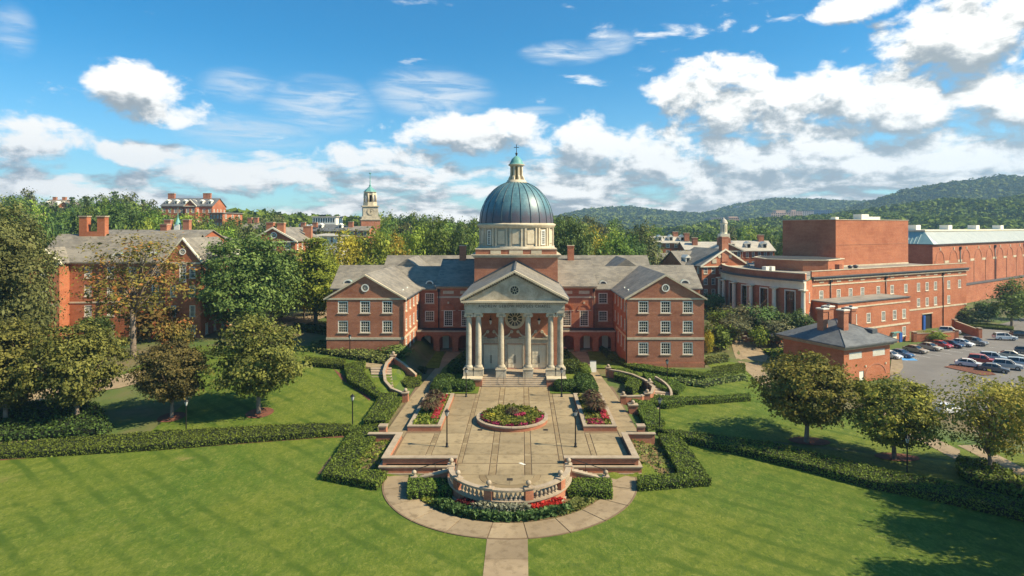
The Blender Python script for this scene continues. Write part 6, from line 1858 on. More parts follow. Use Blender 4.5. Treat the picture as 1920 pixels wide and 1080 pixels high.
for (px_, d, w_, yt, k, lf, lab) in ((312, 262, 52, 392, 'bs0', L_MID, 'green tree hiding the left foot of the big dormitory'), (345, 265, 50, 396, 'bs1', L_LIME, 'lime tree hiding the middle foot of the big dormitory'), (378, 262, 46, 394, 'bs0', L_MID, 'green tree hiding the right foot of the big dormitory'), (30, 140, 120, 470, 'bg0', L_DARK, 'dark tree filling the gap behind the huge left tree'), (125, 230, 60, 400, 'bg1', L_DARK, 'dark tree below the far gabled house'), (170, 215, 80, 392, 'bg0', L_DARK, 'dark tree over the residence hall roof at left'),
        (235, 215, 84, 388, 'bg2', L_DARK, 'dark spreading tree over the residence hall chimneys'), (280, 220, 70, 384, 'bg0', L_MID, 'green tree above the residence hall right end'), (345, 205, 76, 408, 'bg1', L_LIME, 'lime green tree below the big dormitory'),
        (395, 210, 56, 418, 'bg0', L_LIME, 'lime green tree below the flat-roofed block'), (430, 215, 50, 412, 'bg2', L_MID, 'green tree right of the flat-roofed block'), (360, 150, 60, 470, 'bg0', L_MID, 'green tree by the right end of the residence hall'),
        (560, 200, 44, 436, 'bs1', L_YEL, 'small yellow tree by the gabled hall chimneys'), (570, 145, 60, 470, 'bg1', L_YEL, 'yellow-green tree beside the gabled hall'), (655, 215, 44, 430, 'bs0', L_YEL, 'small golden tree left of the bell tower'),
        (720, 205, 60, 424, 'bs1', L_MID, 'green tree right of the bell tower foot'), (1475, 220, 46, 420, 'bg3', L_MID, 'green tree at the stage tower left edge'), (1440, 235, 44, 432, 'bs0', L_DARK, 'dark tree behind the right lodge')):
    ptree(k, px_, 0, w_, yt, lab, lf, d=d, name='tree')

# ------------------------------------------------------------------ wooded hills and the wood beyond
def hill(name, prof, d_foot, d_ridge, d_back, n_tree, csize, tree_h, seed, per=14, zfoot=2.0):
    rng = np.random.default_rng(seed)
    pxs = [p for p, _ in prof]
    def ridge(px): return zat(np.interp(px, pxs, [y for _, y in prof]), d_ridge) - tree_h * .8
    rows = [d_foot + (d_ridge - d_foot) * t for t in np.linspace(0, 1, 14)] + [d_ridge + (d_back - d_ridge) * t for t in np.linspace(.2, 1, 5)]
    cols = np.linspace(pxs[0], pxs[-1], 90)
    def hz(px, d):
        zr = ridge(px)
        t = (d - d_foot) / (d_ridge - d_foot) if d <= d_ridge else 1 - (d - d_ridge) / (d_back - d_ridge)
        t = max(0, min(1, t))
        return zfoot + (zr - zfoot) * (t ** .85) + 5 * sin(px * .021 + d * .011) * t * (1 - t) * 4
    vs = [(xat(p, d_ridge), d, hz(p, d)) for d in rows for p in cols]
    n = len(cols)
    fs = [(j * n + i, j * n + i + 1, (j + 1) * n + i + 1, (j + 1) * n + i) for j in range(len(rows) - 1) for i in range(n - 1)]
    m = MB(); m.add(vs, fs, True)
    tag(m.build(name, WILD, fixn=False), kind='structure')
    px = rng.uniform(pxs[0], pxs[-1], n_tree); dd = d_foot + (d_ridge * 1.03 - d_foot) * rng.uniform(0, 1, n_tree) ** .8
    B = np.array([(xat(a, d_ridge), b, hz(a, b)) for a, b in zip(px, dd)])
    hs = tree_h * rng.uniform(.6, 1.2, n_tree)
    P = np.repeat(B, per, 0)
    u = unit(rng.normal(0, 1, P.shape)); u[:, 2] = np.abs(u[:, 2]) * 1.0 - .25
    hr = np.repeat(hs, per)[:, None]
    P = P + u * hr * np.array([.42, .42, .45]) + np.array([0, 0, .55]) * hr
    tint = np.clip(np.repeat(rng.uniform(0, 1, n_tree), per) * .7 + .3 * rng.uniform(0, 1, len(P)), 0, 1)
    me = quads('hillside_wood', cards(P, u + np.array([0, 0, .5]), csize, rng, .75, .5), tint, L_HILL)
    o = link('hillside_wood', me)
    return o
tag(hill('hill', [(1230, 432), (1300, 424), (1340, 414), (1390, 417), (1440, 410), (1500, 408), (1560, 403), (1600, 396), (1640, 392), (1700, 384), (1760, 374), (1830, 380), (1920, 366), (2100, 362), (2400, 380)], 420, 760, 900, 11000, 1.75, 11, 71, 26), 'dense dark green wood on the near right hill', 'wood', kind='stuff')
tag(hill('hill', [(1500, 412), (1560, 398), (1640, 376), (1700, 356), (1760, 344), (1820, 337), (1870, 329), (1920, 331), (2100, 318), (2500, 330)], 850, 1350, 1700, 10000, 2.9, 13, 72, 20), 'bluish green wood covering the high right hill', 'wood', kind='stuff')
tag(hill('hill', [(960, 420), (1040, 406), (1100, 392), (1180, 388), (1240, 396), (1310, 401), (1380, 384), (1450, 372), (1530, 374), (1600, 378), (1700, 372), (1800, 380)], 1250, 1950, 2300, 11000, 4.2, 15, 73, 14), 'hazy blue-green wood on the distant ridges right of the dome', 'wood', kind='stuff')
# level wood between campus and hills
rng = np.random.default_rng(77)
n_t = 5200; per = 12
bxs = rng.uniform(-700, 900, n_t); bys = rng.uniform(345, 900, n_t)
keep = (np.abs(bxs) < bys * 1.05 + 60); bxs, bys = bxs[keep], bys[keep]
B = np.array([(a, b, T(a, min(b, 600))) for a, b in zip(bxs, bys)]); hs = rng.uniform(8, 14, len(B)); hs[(bxs > 60)] *= .85
P = np.repeat(B, per, 0); u = unit(rng.normal(0, 1, P.shape)); u[:, 2] = np.abs(u[:, 2]) - .25; hr = np.repeat(hs, per)[:, None]
P = P + u * hr * np.array([.45, .45, .45]) + np.array([0, 0, .55]) * hr
tag(link('distant_wood', quads('distant_wood', cards(P, u + np.array([0, 0, .5]), 2.4, rng, .75, .5), np.repeat(rng.uniform(0, 1, len(B)), per) * .8, L_HILL)), 'continuous far wood beyond the campus buildings', 'wood', kind='stuff')

# ------------------------------------------------------------------ hedges
from mathutils.geometry import tessellate_polygon
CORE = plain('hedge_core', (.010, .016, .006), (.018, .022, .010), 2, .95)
def hedge(label, poly, h, leaf=None, size=.075, dens=105, name='hedge', pix=True, ztop=None, group='clipped hedges', jit=.6, rough=.035):
    """clipped hedge: outline of its top in photograph pixels (or plan metres), height above ground"""
    rng = np.random.default_rng(abs(hash(label)) % 99991 if False else sum(ord(c) * (i + 3) for i, c in enumerate(label)) % 99991)
    leaf = leaf or L_HEDGE
    V = []
    for a, b in poly:
        if pix:
            x, y, z = gnd(a, b, h) if ztop is None else (*at(a, b, ztop), ztop - h)
        else: x, y = a, b; z = T(x, y) if ztop is None else ztop - h
        V.append(Vector((x, y, z + h)))
    n = len(V)
    ar2 = sum(V[i].x * V[(i + 1) % n].y - V[(i + 1) % n].x * V[i].y for i in range(n))
    if ar2 < 0: V = V[::-1]
    c = sum(V, Vector()) / n
    r_ = root(name, (c.x, c.y, c.z - h), label, 'hedge', group)
    P, N = [], []
    tris = tessellate_polygon([V])
    for t in tris:
        a, b, d = (V[i] for i in t)
        A_ = (b - a).cross(d - a).length / 2
        k = int(A_ * dens) + (1 if rng.uniform() < A_ * dens % 1 else 0)
        if not k: continue
        s, q = rng.uniform(0, 1, k), rng.uniform(0, 1, k); f = s + q > 1; s[f], q[f] = 1 - s[f], 1 - q[f]
        P.append(np.array(a) + s[:, None] * np.array(b - a) + q[:, None] * np.array(d - a)); N.append(np.tile([0, 0, 1.0], (k, 1)))
    for i in range(n):
        a, b = V[i], V[(i + 1) % n]
        e = b - a; L = e.length
        k = int(L * (h + .1) * dens)
        if k < 1: continue
        s = rng.uniform(0, 1, k); q = rng.uniform(0, 1, k)
        pt = np.array(a) + s[:, None] * np.array(e); pt[:, 2] -= q * (h + .08)
        nv = np.array([e.y, -e.x, 0]) / max(L, 1e-6)
        pt += nv * (rng.normal(0, .03, k) - .03 * q)[:, None]
        P.append(pt); N.append(np.tile(nv + np.array([0, 0, .15]), (k, 1)))
    P = np.concatenate(P); N = np.concatenate(N)
    P += rng.normal(0, rough, P.shape)
    und = np.sin(P[:, 0] * 1.9 + P[:, 1] * .7) * np.sin(P[:, 1] * 1.7 - P[:, 0] * .5) * .05
    P[:, 2] += und
    tint = rng.uniform(0, 1, len(P))
    me = quads('foliage', cards(P - np.array([c.x, c.y, c.z - h]), N, size, rng, .7, jit), tint, leaf)
    link('foliage', me, r_)
    cen = Vector((c.x, c.y, 0))
    inn = []
    for i in range(n):                                   # inset outline
        p, a, b = V[i], V[i - 1], V[(i + 1) % n]
        d1 = (p - a); d2 = (b - p); d1.z = d2.z = 0
        d1 = d1.normalized() if d1.length > 1e-6 else Vector((1, 0, 0)); d2 = d2.normalized() if d2.length > 1e-6 else d1
        nn = Vector((-d1.y - d2.y, d1.x + d2.x, 0)); nn = nn.normalized() if nn.length > 1e-6 else Vector((-d1.y, d1.x, 0))
        inn.append(p + nn * .07)
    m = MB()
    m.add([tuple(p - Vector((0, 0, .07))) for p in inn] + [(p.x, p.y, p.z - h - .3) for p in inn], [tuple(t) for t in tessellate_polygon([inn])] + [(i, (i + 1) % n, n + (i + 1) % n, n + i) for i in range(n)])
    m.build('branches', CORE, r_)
    return r_
hedge('long low hedge curving along the back of the left front lawn', [(-60, 838), (0, 830), (150, 818), (300, 807), (480, 797), (600, 792), (657, 794), (655, 806), (600, 810), (450, 821), (300, 833), (150, 842), (0, 850), (-60, 857)], .72, dens=85)
hedge('zigzag clipped hedge round the left terrace bed', [(660, 797), (706, 795), (708, 814), (656, 876), (726, 884), (706, 906), (604, 887), (657, 807)], .75)
hedge('broad clipped hedge between the left stairs and the upper lawn', [(645, 682), (685, 675), (683, 696), (713, 735), (758, 737), (722, 788), (682, 787), (711, 744), (652, 710)], .85)
hedge('low hedge running left from the stairs across the upper lawn', [(572, 668), (648, 673), (646, 684), (572, 678)], .8)
hedge('loose shrub border under the left wing wall', [(585, 640), (660, 650), (715, 660), (742, 668), (722, 677), (650, 665), (585, 652)], .7, L_SHRUB, .17, 26, rough=.14)
hedge('dark clipped strip along the foot of the left wing', [(600, 637), (756, 664), (750, 669), (596, 643)], .5, L_HEDGE_D)
hedge('dark leafy hedge block under the left trees', [(-40, 752), (60, 750), (180, 754), (206, 795), (190, 803), (90, 808), (0, 815), (-40, 818)], 1.0, L_HEDGE_D, .13, 50, rough=.12)
hedge('square clipped hedge left of the bow balustrade', [(767, 890), (843, 894), (847, 919), (764, 921)], .8, ztop=-.25, dens=110)
hedge('square clipped hedge right of the bow balustrade', [(1067, 896), (1146, 896), (1148, 921), (1064, 919)], .8, ztop=-.25, dens=110)
hedge('angular clipped hedge round the right terrace bed', [(1234, 813), (1274, 813), (1334, 898), (1197, 908), (1196, 890), (1274, 886)], .75)
hedge('long hedge sweeping along the back of the right front lawn', [(1228, 801), (1334, 812), (1450, 828), (1527, 847), (1696, 886), (1797, 907), (1960, 945), (1960, 972), (1920, 961), (1758, 925), (1642, 903), (1527, 873), (1411, 845), (1272, 816)], .85, L_HEDGE, dens=88)
hedge('bent clipped hedge between right chapel walk and lower lawn', [(1182, 743), (1226, 739), (1282, 743), (1284, 752), (1250, 757), (1224, 754), (1247, 789), (1214, 797)], .8)
hedge('curved low hedge bordering the small bright right lawn', [(1284, 743), (1340, 741), (1405, 736), (1408, 744), (1340, 749), (1285, 751)], .7)
hedge('dark clipped hedge stepping down along the right wing', [(1142, 662), (1180, 677), (1250, 690), (1322, 697), (1396, 685), (1397, 692), (1322, 705), (1250, 698), (1180, 686), (1140, 669)], .7, L_HEDGE)
hedge('clipped hedge beside the right curved stairs', [(1205, 697), (1250, 706), (1285, 721), (1272, 733), (1240, 727), (1215, 712)], .7)
hedge('loose flowering border above the small right lawn', [(1265, 706), (1320, 712), (1398, 700), (1400, 708), (1320, 722), (1270, 714)], .5, L_SHRUB, .16, 26, rough=.14)
hedge('clipped hedge on the slope right of the right wing', [(1336, 687), (1396, 680), (1397, 690), (1336, 697)], .9)
hedge('low hedge mound at the right wing corner', [(1326, 668), (1362, 664), (1366, 672), (1326, 677)], .7, L_SHRUB, .16, 30, rough=.12)
hedge('leafy hedge bed under the yellowing tree at right', [(1797, 856), (1850, 862), (1960, 915), (1960, 940), (1850, 906), (1800, 880)], 1.0, L_HEDGE, .13, 50, rough=.12)
hedge('round-cornered hedge filling the bed left of the chapel walk', [(738, 694), (770, 691), (790, 700), (788, 714), (762, 720), (742, 712)], .8, ztop=.8)
hedge('curved hedge inside the right curved wall', [(1152, 690), (1180, 691), (1198, 701), (1203, 716), (1186, 727), (1172, 722), (1178, 708), (1152, 702)], .8, ztop=.9)
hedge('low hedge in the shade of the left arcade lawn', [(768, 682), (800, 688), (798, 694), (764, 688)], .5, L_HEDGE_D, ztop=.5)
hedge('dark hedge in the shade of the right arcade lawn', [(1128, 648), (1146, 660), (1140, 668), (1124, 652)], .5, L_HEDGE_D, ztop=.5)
hedge('verge hedge along the loading drive', [(1800, 604), (1850, 606), (1900, 612), (1900, 616), (1848, 612), (1800, 609)], .7, L_HEDGE)
hedge('low hedge on the garden path corner', [(1432, 655), (1470, 652), (1492, 662), (1450, 668)], .6, L_LIME, .16, 30)
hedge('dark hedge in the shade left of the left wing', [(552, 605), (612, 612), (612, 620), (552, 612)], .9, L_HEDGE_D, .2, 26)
def bush(label, x, y, z, rx, ry, rz_, leaf=None, n=1500, size=.14, name='bush', square=2.0):
    rng = np.random.default_rng(sum(ord(c) * (i + 1) for i, c in enumerate(label)))
    r_ = root(name, (x, y, z), label, 'bush', 'clipped bushes beside the chapel steps')
    u = unit(rng.normal(0, 1, (n, 3))); u[:, 2] = np.abs(u[:, 2])
    k = (np.abs(u) ** square).sum(1) ** (-1 / square)
    P = u * k[:, None] * np.array([rx, ry, rz_]) + rng.normal(0, .05, (n, 3))
    link('foliage', quads('foliage', cards(P, u / np.array([rx, ry, rz_]) * rz_, size, rng, .7, .6), rng.uniform(0, 1, n), leaf or L_HEDGE), r_)
    rows = []
    for j in range(9):
        t = pi / 2 * j / 8
        for i in range(24):
            a = 2 * pi * i / 24; v = np.array([cos(a) * cos(t), sin(a) * cos(t), sin(t)]); k = (np.abs(v) ** square).sum() ** (-1 / square)
            rows.append(tuple(v * k * np.array([rx, ry, rz_]) * .93 + np.array([x, y, z])))
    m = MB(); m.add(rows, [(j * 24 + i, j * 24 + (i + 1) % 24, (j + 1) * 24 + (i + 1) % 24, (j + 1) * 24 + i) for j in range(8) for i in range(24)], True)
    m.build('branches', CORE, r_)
for s in (-1, 1):
    sd = mirror_side(s)
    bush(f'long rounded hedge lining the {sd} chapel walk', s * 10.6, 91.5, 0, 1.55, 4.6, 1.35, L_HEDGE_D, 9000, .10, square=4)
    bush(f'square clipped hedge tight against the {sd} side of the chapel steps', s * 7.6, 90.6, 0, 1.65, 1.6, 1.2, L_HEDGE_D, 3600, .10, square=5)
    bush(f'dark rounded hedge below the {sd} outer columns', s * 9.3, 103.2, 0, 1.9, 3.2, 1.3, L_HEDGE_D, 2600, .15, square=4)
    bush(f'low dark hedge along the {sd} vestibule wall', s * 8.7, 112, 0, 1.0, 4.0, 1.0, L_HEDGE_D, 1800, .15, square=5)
bush('ball shaped bush at the upper end of the right chapel walk', 11.2, 101.0, 0, 1.25, 1.25, 1.5, L_HEDGE, 1500, .14)

# ------------------------------------------------------------------ bedding plants
def patch(name, label, pts, h, leaf, size, n, rng, up=.8, stuff=True, zf=None):
    P = np.array(pts); k = len(P)
    P[:, 2] += rng.uniform(0, h, k)
    o = link(name, quads(name, cards(P, np.tile([0, -.25, up], (k, 1)), size, rng, .7, .7), rng.uniform(0, 1, k), leaf))
    return tag(o, label, 'plants', None, 'stuff')
rng = np.random.default_rng(91)
def disc_pts(cx, cy, r0, r1, n, z=.5, a0=0, a1=2 * pi, wob=0.0):
    a = rng.uniform(a0, a1, n); r = np.sqrt(rng.uniform(r0 * r0, r1 * r1, n))
    r = r * (1 + wob * np.sin(a * 7 + 1) * .5 + wob * np.sin(a * 13))
    return np.stack([cx + r * np.cos(a), cy + r * np.sin(a), np.full(n, z)], 1)
cx, cy, R0 = RP
patch('bedding_plants', 'low yellow-green bedding filling the round planter', disc_pts(cx, cy, .9, 3.75, 3600, .55, wob=.05), .42, L_BEDG, .15, 0, rng)
patch('magenta_flowers', 'magenta flowers round the rim of the round planter', disc_pts(cx, cy, 3.25, 3.85, 1100, .5, radians(150), radians(400)), .3, L_MAGEN, .12, 0, rng)
patch('magenta_flowers', 'patch of magenta flowers right of centre in the round planter', disc_pts(cx + .9, cy - .5, 0, .75, 200, .9), .15, L_MAGEN, .12, 0, rng)
patch('orange_flowers', 'orange flower patch on the left of the round planter', disc_pts(cx - 2.6, cy - .9, 0, .5, 120, .85), .2, L_YEL, .12, 0, rng)
def fountain_grass(x, y, z, r, h, label, leaf=L_PURP, n=900, grp='purple fountain grasses'):
    rg = np.random.default_rng(int(abs(x * 100 + y * 10)))
    o = root('fountain_grass', (x, y, z), label, 'grass clump', grp)
    a = rg.uniform(0, 2 * pi, n); s = rg.uniform(.2, 1, n); l = rg.uniform(.6, 1, n)
    tipx, tipy, tipz = np.cos(a) * r * s, np.sin(a) * r * s, h * l * (1 - .45 * s * s)
    w_ = .035
    px_, py_ = -np.sin(a) * w_, np.cos(a) * w_
    mx, my, mz = tipx * .55, tipy * .55, h * l * .78
    z0 = np.zeros(n)
    V1 = np.stack([np.stack([px_ * .6, py_ * .6, z0], 1), np.stack([-px_ * .6, -py_ * .6, z0], 1), np.stack([mx - px_, my - py_, mz], 1), np.stack([mx + px_, my + py_, mz], 1)], 1)
    V2 = np.stack([np.stack([mx + px_, my + py_, mz], 1), np.stack([mx - px_, my - py_, mz], 1), np.stack([tipx - px_ * .5, tipy - py_ * .5, tipz], 1), np.stack([tipx + px_ * .5, tipy + py_ * .5, tipz], 1)], 1)
    link('blades', quads('blades', np.concatenate([V1, V2]), np.tile(rg.uniform(0, 1, n), 2), leaf), o)
    k = n // 4
    P = np.stack([tipx[:k], tipy[:k], tipz[:k] + .05], 1)
    link('plumes', quads('plumes', cards(P, np.stack([np.cos(a[:k]), np.sin(a[:k]), np.full(k, .6)], 1), .13, rg, .3, .4), rg.uniform(.4, 1, k), L_SAGE if leaf is L_PURP else leaf), o)
fountain_grass(cx, cy + .2, .55, 1.0, 1.05, 'dark purple grass clump in the middle of the round planter', L_PURP, 700)
for s in (-1, 1):
    sd = mirror_side(s)
    fountain_grass(s * 10.5, 77.6, .44, 1.55, 2.0, f'front purple fountain grass in the {sd} long planter', n=1300)
    fountain_grass(s * 10.4, 81.4, .44, 1.5, 2.0, f'rear purple fountain grass in the {sd} long planter', n=1300)
    n = 1500
    pts = np.stack([rng.uniform(8.9, 11.8, n) * s, rng.uniform(72.6, 85.7, n), np.full(n, .46)], 1)
    patch('bedding_plants', f'light green low bedding in the {sd} long planter', pts, .3, L_BEDG, .15, 0, rng)
    n = 800
    ins = (9.1, 9.9) if s < 0 else (10.9, 11.8)
    pts = np.stack([rng.uniform(*ins, n) * s, rng.uniform(74.5, 85.0, n), np.full(n, .58)], 1)
    patch('magenta_flowers', f'magenta flowers down one side of the {sd} long planter', pts, .25, L_MAGEN, .13, 0, rng)
    if s > 0:
        n = 260; pts = np.stack([rng.uniform(9.0, 11, n), rng.uniform(72.6, 74.4, n), np.full(n, .58)], 1)
        patch('magenta_flowers', 'magenta flowers at the near end of the right long planter', pts, .2, L_MAGEN, .12, 0, rng)
# half-round bed under the bow
bedp = [(RC[0] + (RI - .05) * cos(radians(a)), RC[1] + (RI - .05) * sin(radians(a))) for a in range(184, 357, 6)]
bedp += [(BC[0] + 5.9 * cos(radians(a)), BC[1] + 5.9 * sin(radians(a))) for a in range(359, 180, -8)]
overlay('planted_bed', bedp, SOIL, .02, 1.5, zf=lambda x, y: ZL + .05)
def bed_pts(a0, a1, f0, f1, n, z=ZL + .08):
    a = rng.uniform(radians(a0), radians(a1), n); f = rng.uniform(f0, f1, n)
    ix, iy = BC[0] + 6.0 * np.cos(a), BC[1] + 6.0 * np.sin(a); ox, oy = RC[0] + 9.7 * np.cos(a), RC[1] + 9.7 * np.sin(a)
    return np.stack([ix + (ox - ix) * f, iy + (oy - iy) * f, np.full(n, z)], 1)
patch('bedding_plants', 'dark leafy bedding along the front of the half-round bed', bed_pts(222, 306, .35, 1.0, 3600), .62, L_BEDD, .17, 0, rng)
patch('bedding_plants', 'tall grey-green bedding right under the bow balustrade', bed_pts(246, 284, .0, .6, 1700), 1.05, L_SILV, .12, 0, rng)
patch('burgundy_plants', 'dark burgundy plants under the left of the bow balustrade', bed_pts(230, 246, .0, .4, 600), .85, L_BURG, .16, 0, rng)
patch('scarlet_flowers', 'scarlet flowers under the right of the bow balustrade', bed_pts(286, 312, .05, .45, 1100), .85, L_SCAR, .13, 0, rng)
patch('bedding_plants', 'pale leafy bedding at the right edge of the half-round bed', bed_pts(296, 322, .45, 1.0, 1300), .4, L_SHRUB, .15, 0, rng)
patch('ground_cover', 'sparse yellow-green cover at the left end of the half-round bed', bed_pts(196, 224, .25, 1.0, 1500), .16, L_BEDG, .13, 0, rng)
patch('ground_cover', 'sparse green cover at the right end of the half-round bed', bed_pts(316, 344, .25, 1.0, 1100), .2, L_SHRUB, .13, 0, rng)
for s in (-1, 1):
    n = 900; xx = rng.uniform(13.3, 18.2, n); yy = rng.uniform(62.2, 69.2, n)
    pts = np.stack([s * xx, yy, np.array([T(s * a, b) for a, b in zip(xx, yy)]) + .07], 1)
    patch('ground_cover', f'scrappy ground cover in the {mirror_side(s)} terrace bed', pts, .2, L_BEDG if s < 0 else L_SHRUB, .13, 0, rng)
# ------------------------------------------------------------------ cars
def paint(name, c): 
    m, q, b, o = newmat(name)
    n = q.noise(worldco(q), 2.0, 3, .5)
    q.put(b.inputs['Base Color'], q.mix(q.ramp(n, .35, .7), c, tuple(x * .86 for x in c)))
    b.inputs['Roughness'].default_value = .28; b.inputs['Specular IOR Level'].default_value = .5
    b.inputs['Coat Weight'].default_value = .5; b.inputs['Coat Roughness'].default_value = .08
    return m
CP = {k: paint(k + '_car_paint', c) for k, c in dict(white=(.72, .72, .70), silver=(.42, .42, .41), tan=(.36, .29, .20), red=(.42, .025, .022), navy=(.015, .02, .05), blue=(.05, .11, .20), grey=(.13, .13, .13), black=(.012, .012, .013), champagne=(.46, .42, .33), paleblue=(.42, .50, .56)).items()}
CARGLASS = glassmat('car_glass', (.02, .024, .028), .04, .7)
LIGHTG = plain('headlight_glass', (.6, .6, .58), (.5, .5, .48), 4, .15, spec=.6); TAIL = plain('tail_light', (.30, .01, .01), (.4, .02, .02), 4, .2)
def car_shape(kind):
    """half outlines (x along the car, z): lower body and cabin; front at +x"""
    if kind == 'sedan':
        body = [(-2.3, .32), (-2.34, .62), (-2.22, .92), (-1.6, 1.0), (.75, .98), (1.7, .86), (2.22, .72), (2.32, .5), (2.25, .28)]
        cab = [(-1.85, .97), (-1.15, 1.40), (-.3, 1.46), (.25, 1.40), (1.0, .95)]
    elif kind == 'suv':
        body = [(-2.3, .38), (-2.34, .75), (-2.28, 1.08), (-1.6, 1.1), (.9, 1.08), (1.9, 1.0), (2.25, .82), (2.32, .55), (2.25, .34)]
        cab = [(-2.2, 1.07), (-1.95, 1.62), (-.5, 1.72), (.3, 1.66), (1.05, 1.05)]
    else:                                                     # hatchback
        body = [(-2.05, .32), (-2.1, .65), (-2.02, .98), (-1.5, 1.02), (.75, .98), (1.6, .86), (2.0, .7), (2.08, .48), (2.0, .28)]
        cab = [(-1.95, .98), (-1.5, 1.40), (-.4, 1.50), (.25, 1.42), (1.0, .95)]
    return body, cab
def loft(prof, ws):
    """side outline swept across the car; ws: (half width, shrink of z) stations per side"""
    m = MB(); n = len(prof); st = [(-1, k) for k in range(len(ws))] + [(1, k) for k in reversed(range(len(ws)))]
    vs = []
    zc = min(z for _, z in prof)
    for sgn, k in st:
        w_, zs, xs = ws[k]
        vs += [(x * xs, sgn * w_, zc + (z - zc) * zs) for x, z in prof]
    fs = []
    for j in range(len(st) - 1):
        for i in range(n):
            fs.append((j * n + i, j * n + (i + 1) % n, (j + 1) * n + (i + 1) % n, (j + 1) * n + i))
    fs += [tuple(range(n))[::-1], tuple(range((len(st) - 1) * n, len(st) * n))]
    m.add(vs, fs, False)
    return m
def make_car(kind, mat):
    r_ = bpy.data.objects.new('parked_car', None); COL.objects.link(r_); OFF[r_.name] = (0, 0, 0)
    body, cab = car_shape(kind)
    wd = .90 if kind == 'suv' else .88
    loft(body, [(wd, .9, .985), (wd - .05, .97, .995), (wd * .55, 1.0, 1.0)]).build('body', mat, r_)
    top = max(z for _, z in cab); zb = min(z for _, z in cab)
    # cabin: glass sides narrowing to a painted roof
    n = len(cab); vs = []
    for s in (-1, 1):
        for x, z in cab:
            t = (z - zb) / (top - zb); vs.append((x, s * (wd - .06 - .20 * t), z))
    g = MB(); g.add(vs, [tuple(range(n)), tuple(range(n, 2 * n))[::-1]] + [(i, n + i, n + (i + 1) % n, (i + 1) % n) for i in range(n)])
    g.build('windows', CARGLASS, r_)
    rf = MB()
    rp_ = [p for p in cab if p[1] > top - .14]
    xs0, xs1 = rp_[0][0], rp_[-1][0]
    rv = []
    for s in (-1, 1):
        for x, z in rp_: rv.append((x, s * (wd - .25), z + .025))
    k = len(rp_); rf.add(rv, [(i, i + 1, k + i + 1, k + i) for i in range(k - 1)])
    for s in (-1, 1):                                         # pillars
        for (xa, za), (xb, zb_) in ((cab[0], rp_[0]), (cab[-1], rp_[-1]), ((-.35, zb), (-.3, top - .04))):
            rf.tube([(xa, s * (wd - .05), za), (xb, s * (wd - .235), zb_ + .01)], .045, 4, False)
    rf.build('roof', mat, r_)
    xf, xr = (1.42, -1.38) if kind != 'hatchback' else (1.25, -1.25)
    rw_ = .36 if kind == 'suv' else .32
    for x in (xf, xr):
        for s in (-1, 1):
            w_ = MB(); nn = 16
            ring_ = [(x + rw_ * cos(2 * pi * i / nn), rw_ + rw_ * sin(2 * pi * i / nn)) for i in range(nn)]
            w_.add([(a, s * (wd - .17), b) for a, b in ring_] + [(a, s * (wd + .015), b) for a, b in ring_], [tuple(range(nn))[::-1], tuple(range(nn, 2 * nn))] + [(i, (i + 1) % nn, nn + (i + 1) % nn, nn + i) for i in range(nn)])
            wo = w_.build('wheel', RUBBER, r_)
            h = MB().add([(x + rw_ * .62 * cos(2 * pi * i / nn), s * (wd + .022), rw_ + rw_ * .62 * sin(2 * pi * i / nn)) for i in range(nn)], [tuple(range(nn))]) if False else None
            hm = MB(); hm.add([(x + rw_ * .62 * cos(2 * pi * i / nn), s * (wd + .022), rw_ + rw_ * .62 * sin(2 * pi * i / nn)) for i in range(nn)], [tuple(range(nn))]); hm.build('rim', RIM, wo)
    L_f = max(x for x, _ in body); L_r = min(x for x, _ in body); zf_ = .62 if kind != 'suv' else .78
    for s in (-1, 1):
        MB().box(L_f - .22, s * .5, zf_ - .02, L_f - .04, s * .82, zf_ + .14).build('headlight', LIGHTG, r_)
        MB().box(L_r + .0, s * .52, zf_ + .06, L_r + .16, s * .84, zf_ + .24).build('tail_light', TAIL, r_)
        MB().box(.72, s * (wd - .02), .98 if kind != 'suv' else 1.08, .92, s * (wd + .16), 1.12 if kind != 'suv' else 1.24).build('mirror', mat, r_)
    MB().box(L_f - .1, -.42, .38, L_f + .005, .42, .56).build('grille', BLACK, r_)
    MB().box(L_r - .012, -.26, .60, L_r + .05, .26, .74).build('number_plate', WHITE, r_)
    return r_
CARS = [('hatchback', 'white', 1670, 672, 'white car half hidden behind the utility house'), ('sedan', 'blue', 1690, 669, 'blue car parked next to the blue bay marking'),
        ('sedan', 'tan', 1717, 661, 'tan sedan third in the row by the low wall'), ('sedan', 'champagne', 1744, 656, 'champagne sedan between the tan and the red car'), ('hatchback', 'red', 1765, 652, 'red car in the row by the low wall'),
        ('sedan', 'navy', 1785, 651, 'navy car between the red and a white car by the wall'), ('hatchback', 'white', 1806, 649, 'white hatchback between navy and grey cars by the wall'), ('suv', 'grey', 1829, 647, 'dark grey car at the right end of the wall row'),
        ('suv', 'white', 1781, 626, 'white off-roader in the loading drive behind the low wall'), ('suv', 'white', 1884, 638, 'white estate car alone across the parking lane'), ('suv', 'black', 1916, 634, 'black car at the right edge by the verge'),
        ('sedan', 'white', 1818, 688, 'white sedan at the near left of the middle row'), ('suv', 'red', 1842, 682, 'red off-roader in the middle row'), ('suv', 'paleblue', 1863, 677, 'pale blue off-roader behind the red one'),
        ('sedan', 'champagne', 1897, 672, 'champagne sedan at the back of the middle row'), ('sedan', 'grey', 1864, 697, 'dark sedan half hidden behind the sparse tree top'), ('suv', 'silver', 1890, 692, 'silver car in front of the champagne sedan'),
        ('suv', 'paleblue', 1915, 688, 'light blue estate car cut by the right edge of the middle row'), ('hatchback', 'white', 1777, 775, 'white car peeping between two trees at right'), ('hatchback', 'grey', 1925, 664, 'olive grey car at the right edge of the middle row')]
HEAD = {8: -35, 9: -12, 10: -12, 18: 20}
protos = {}
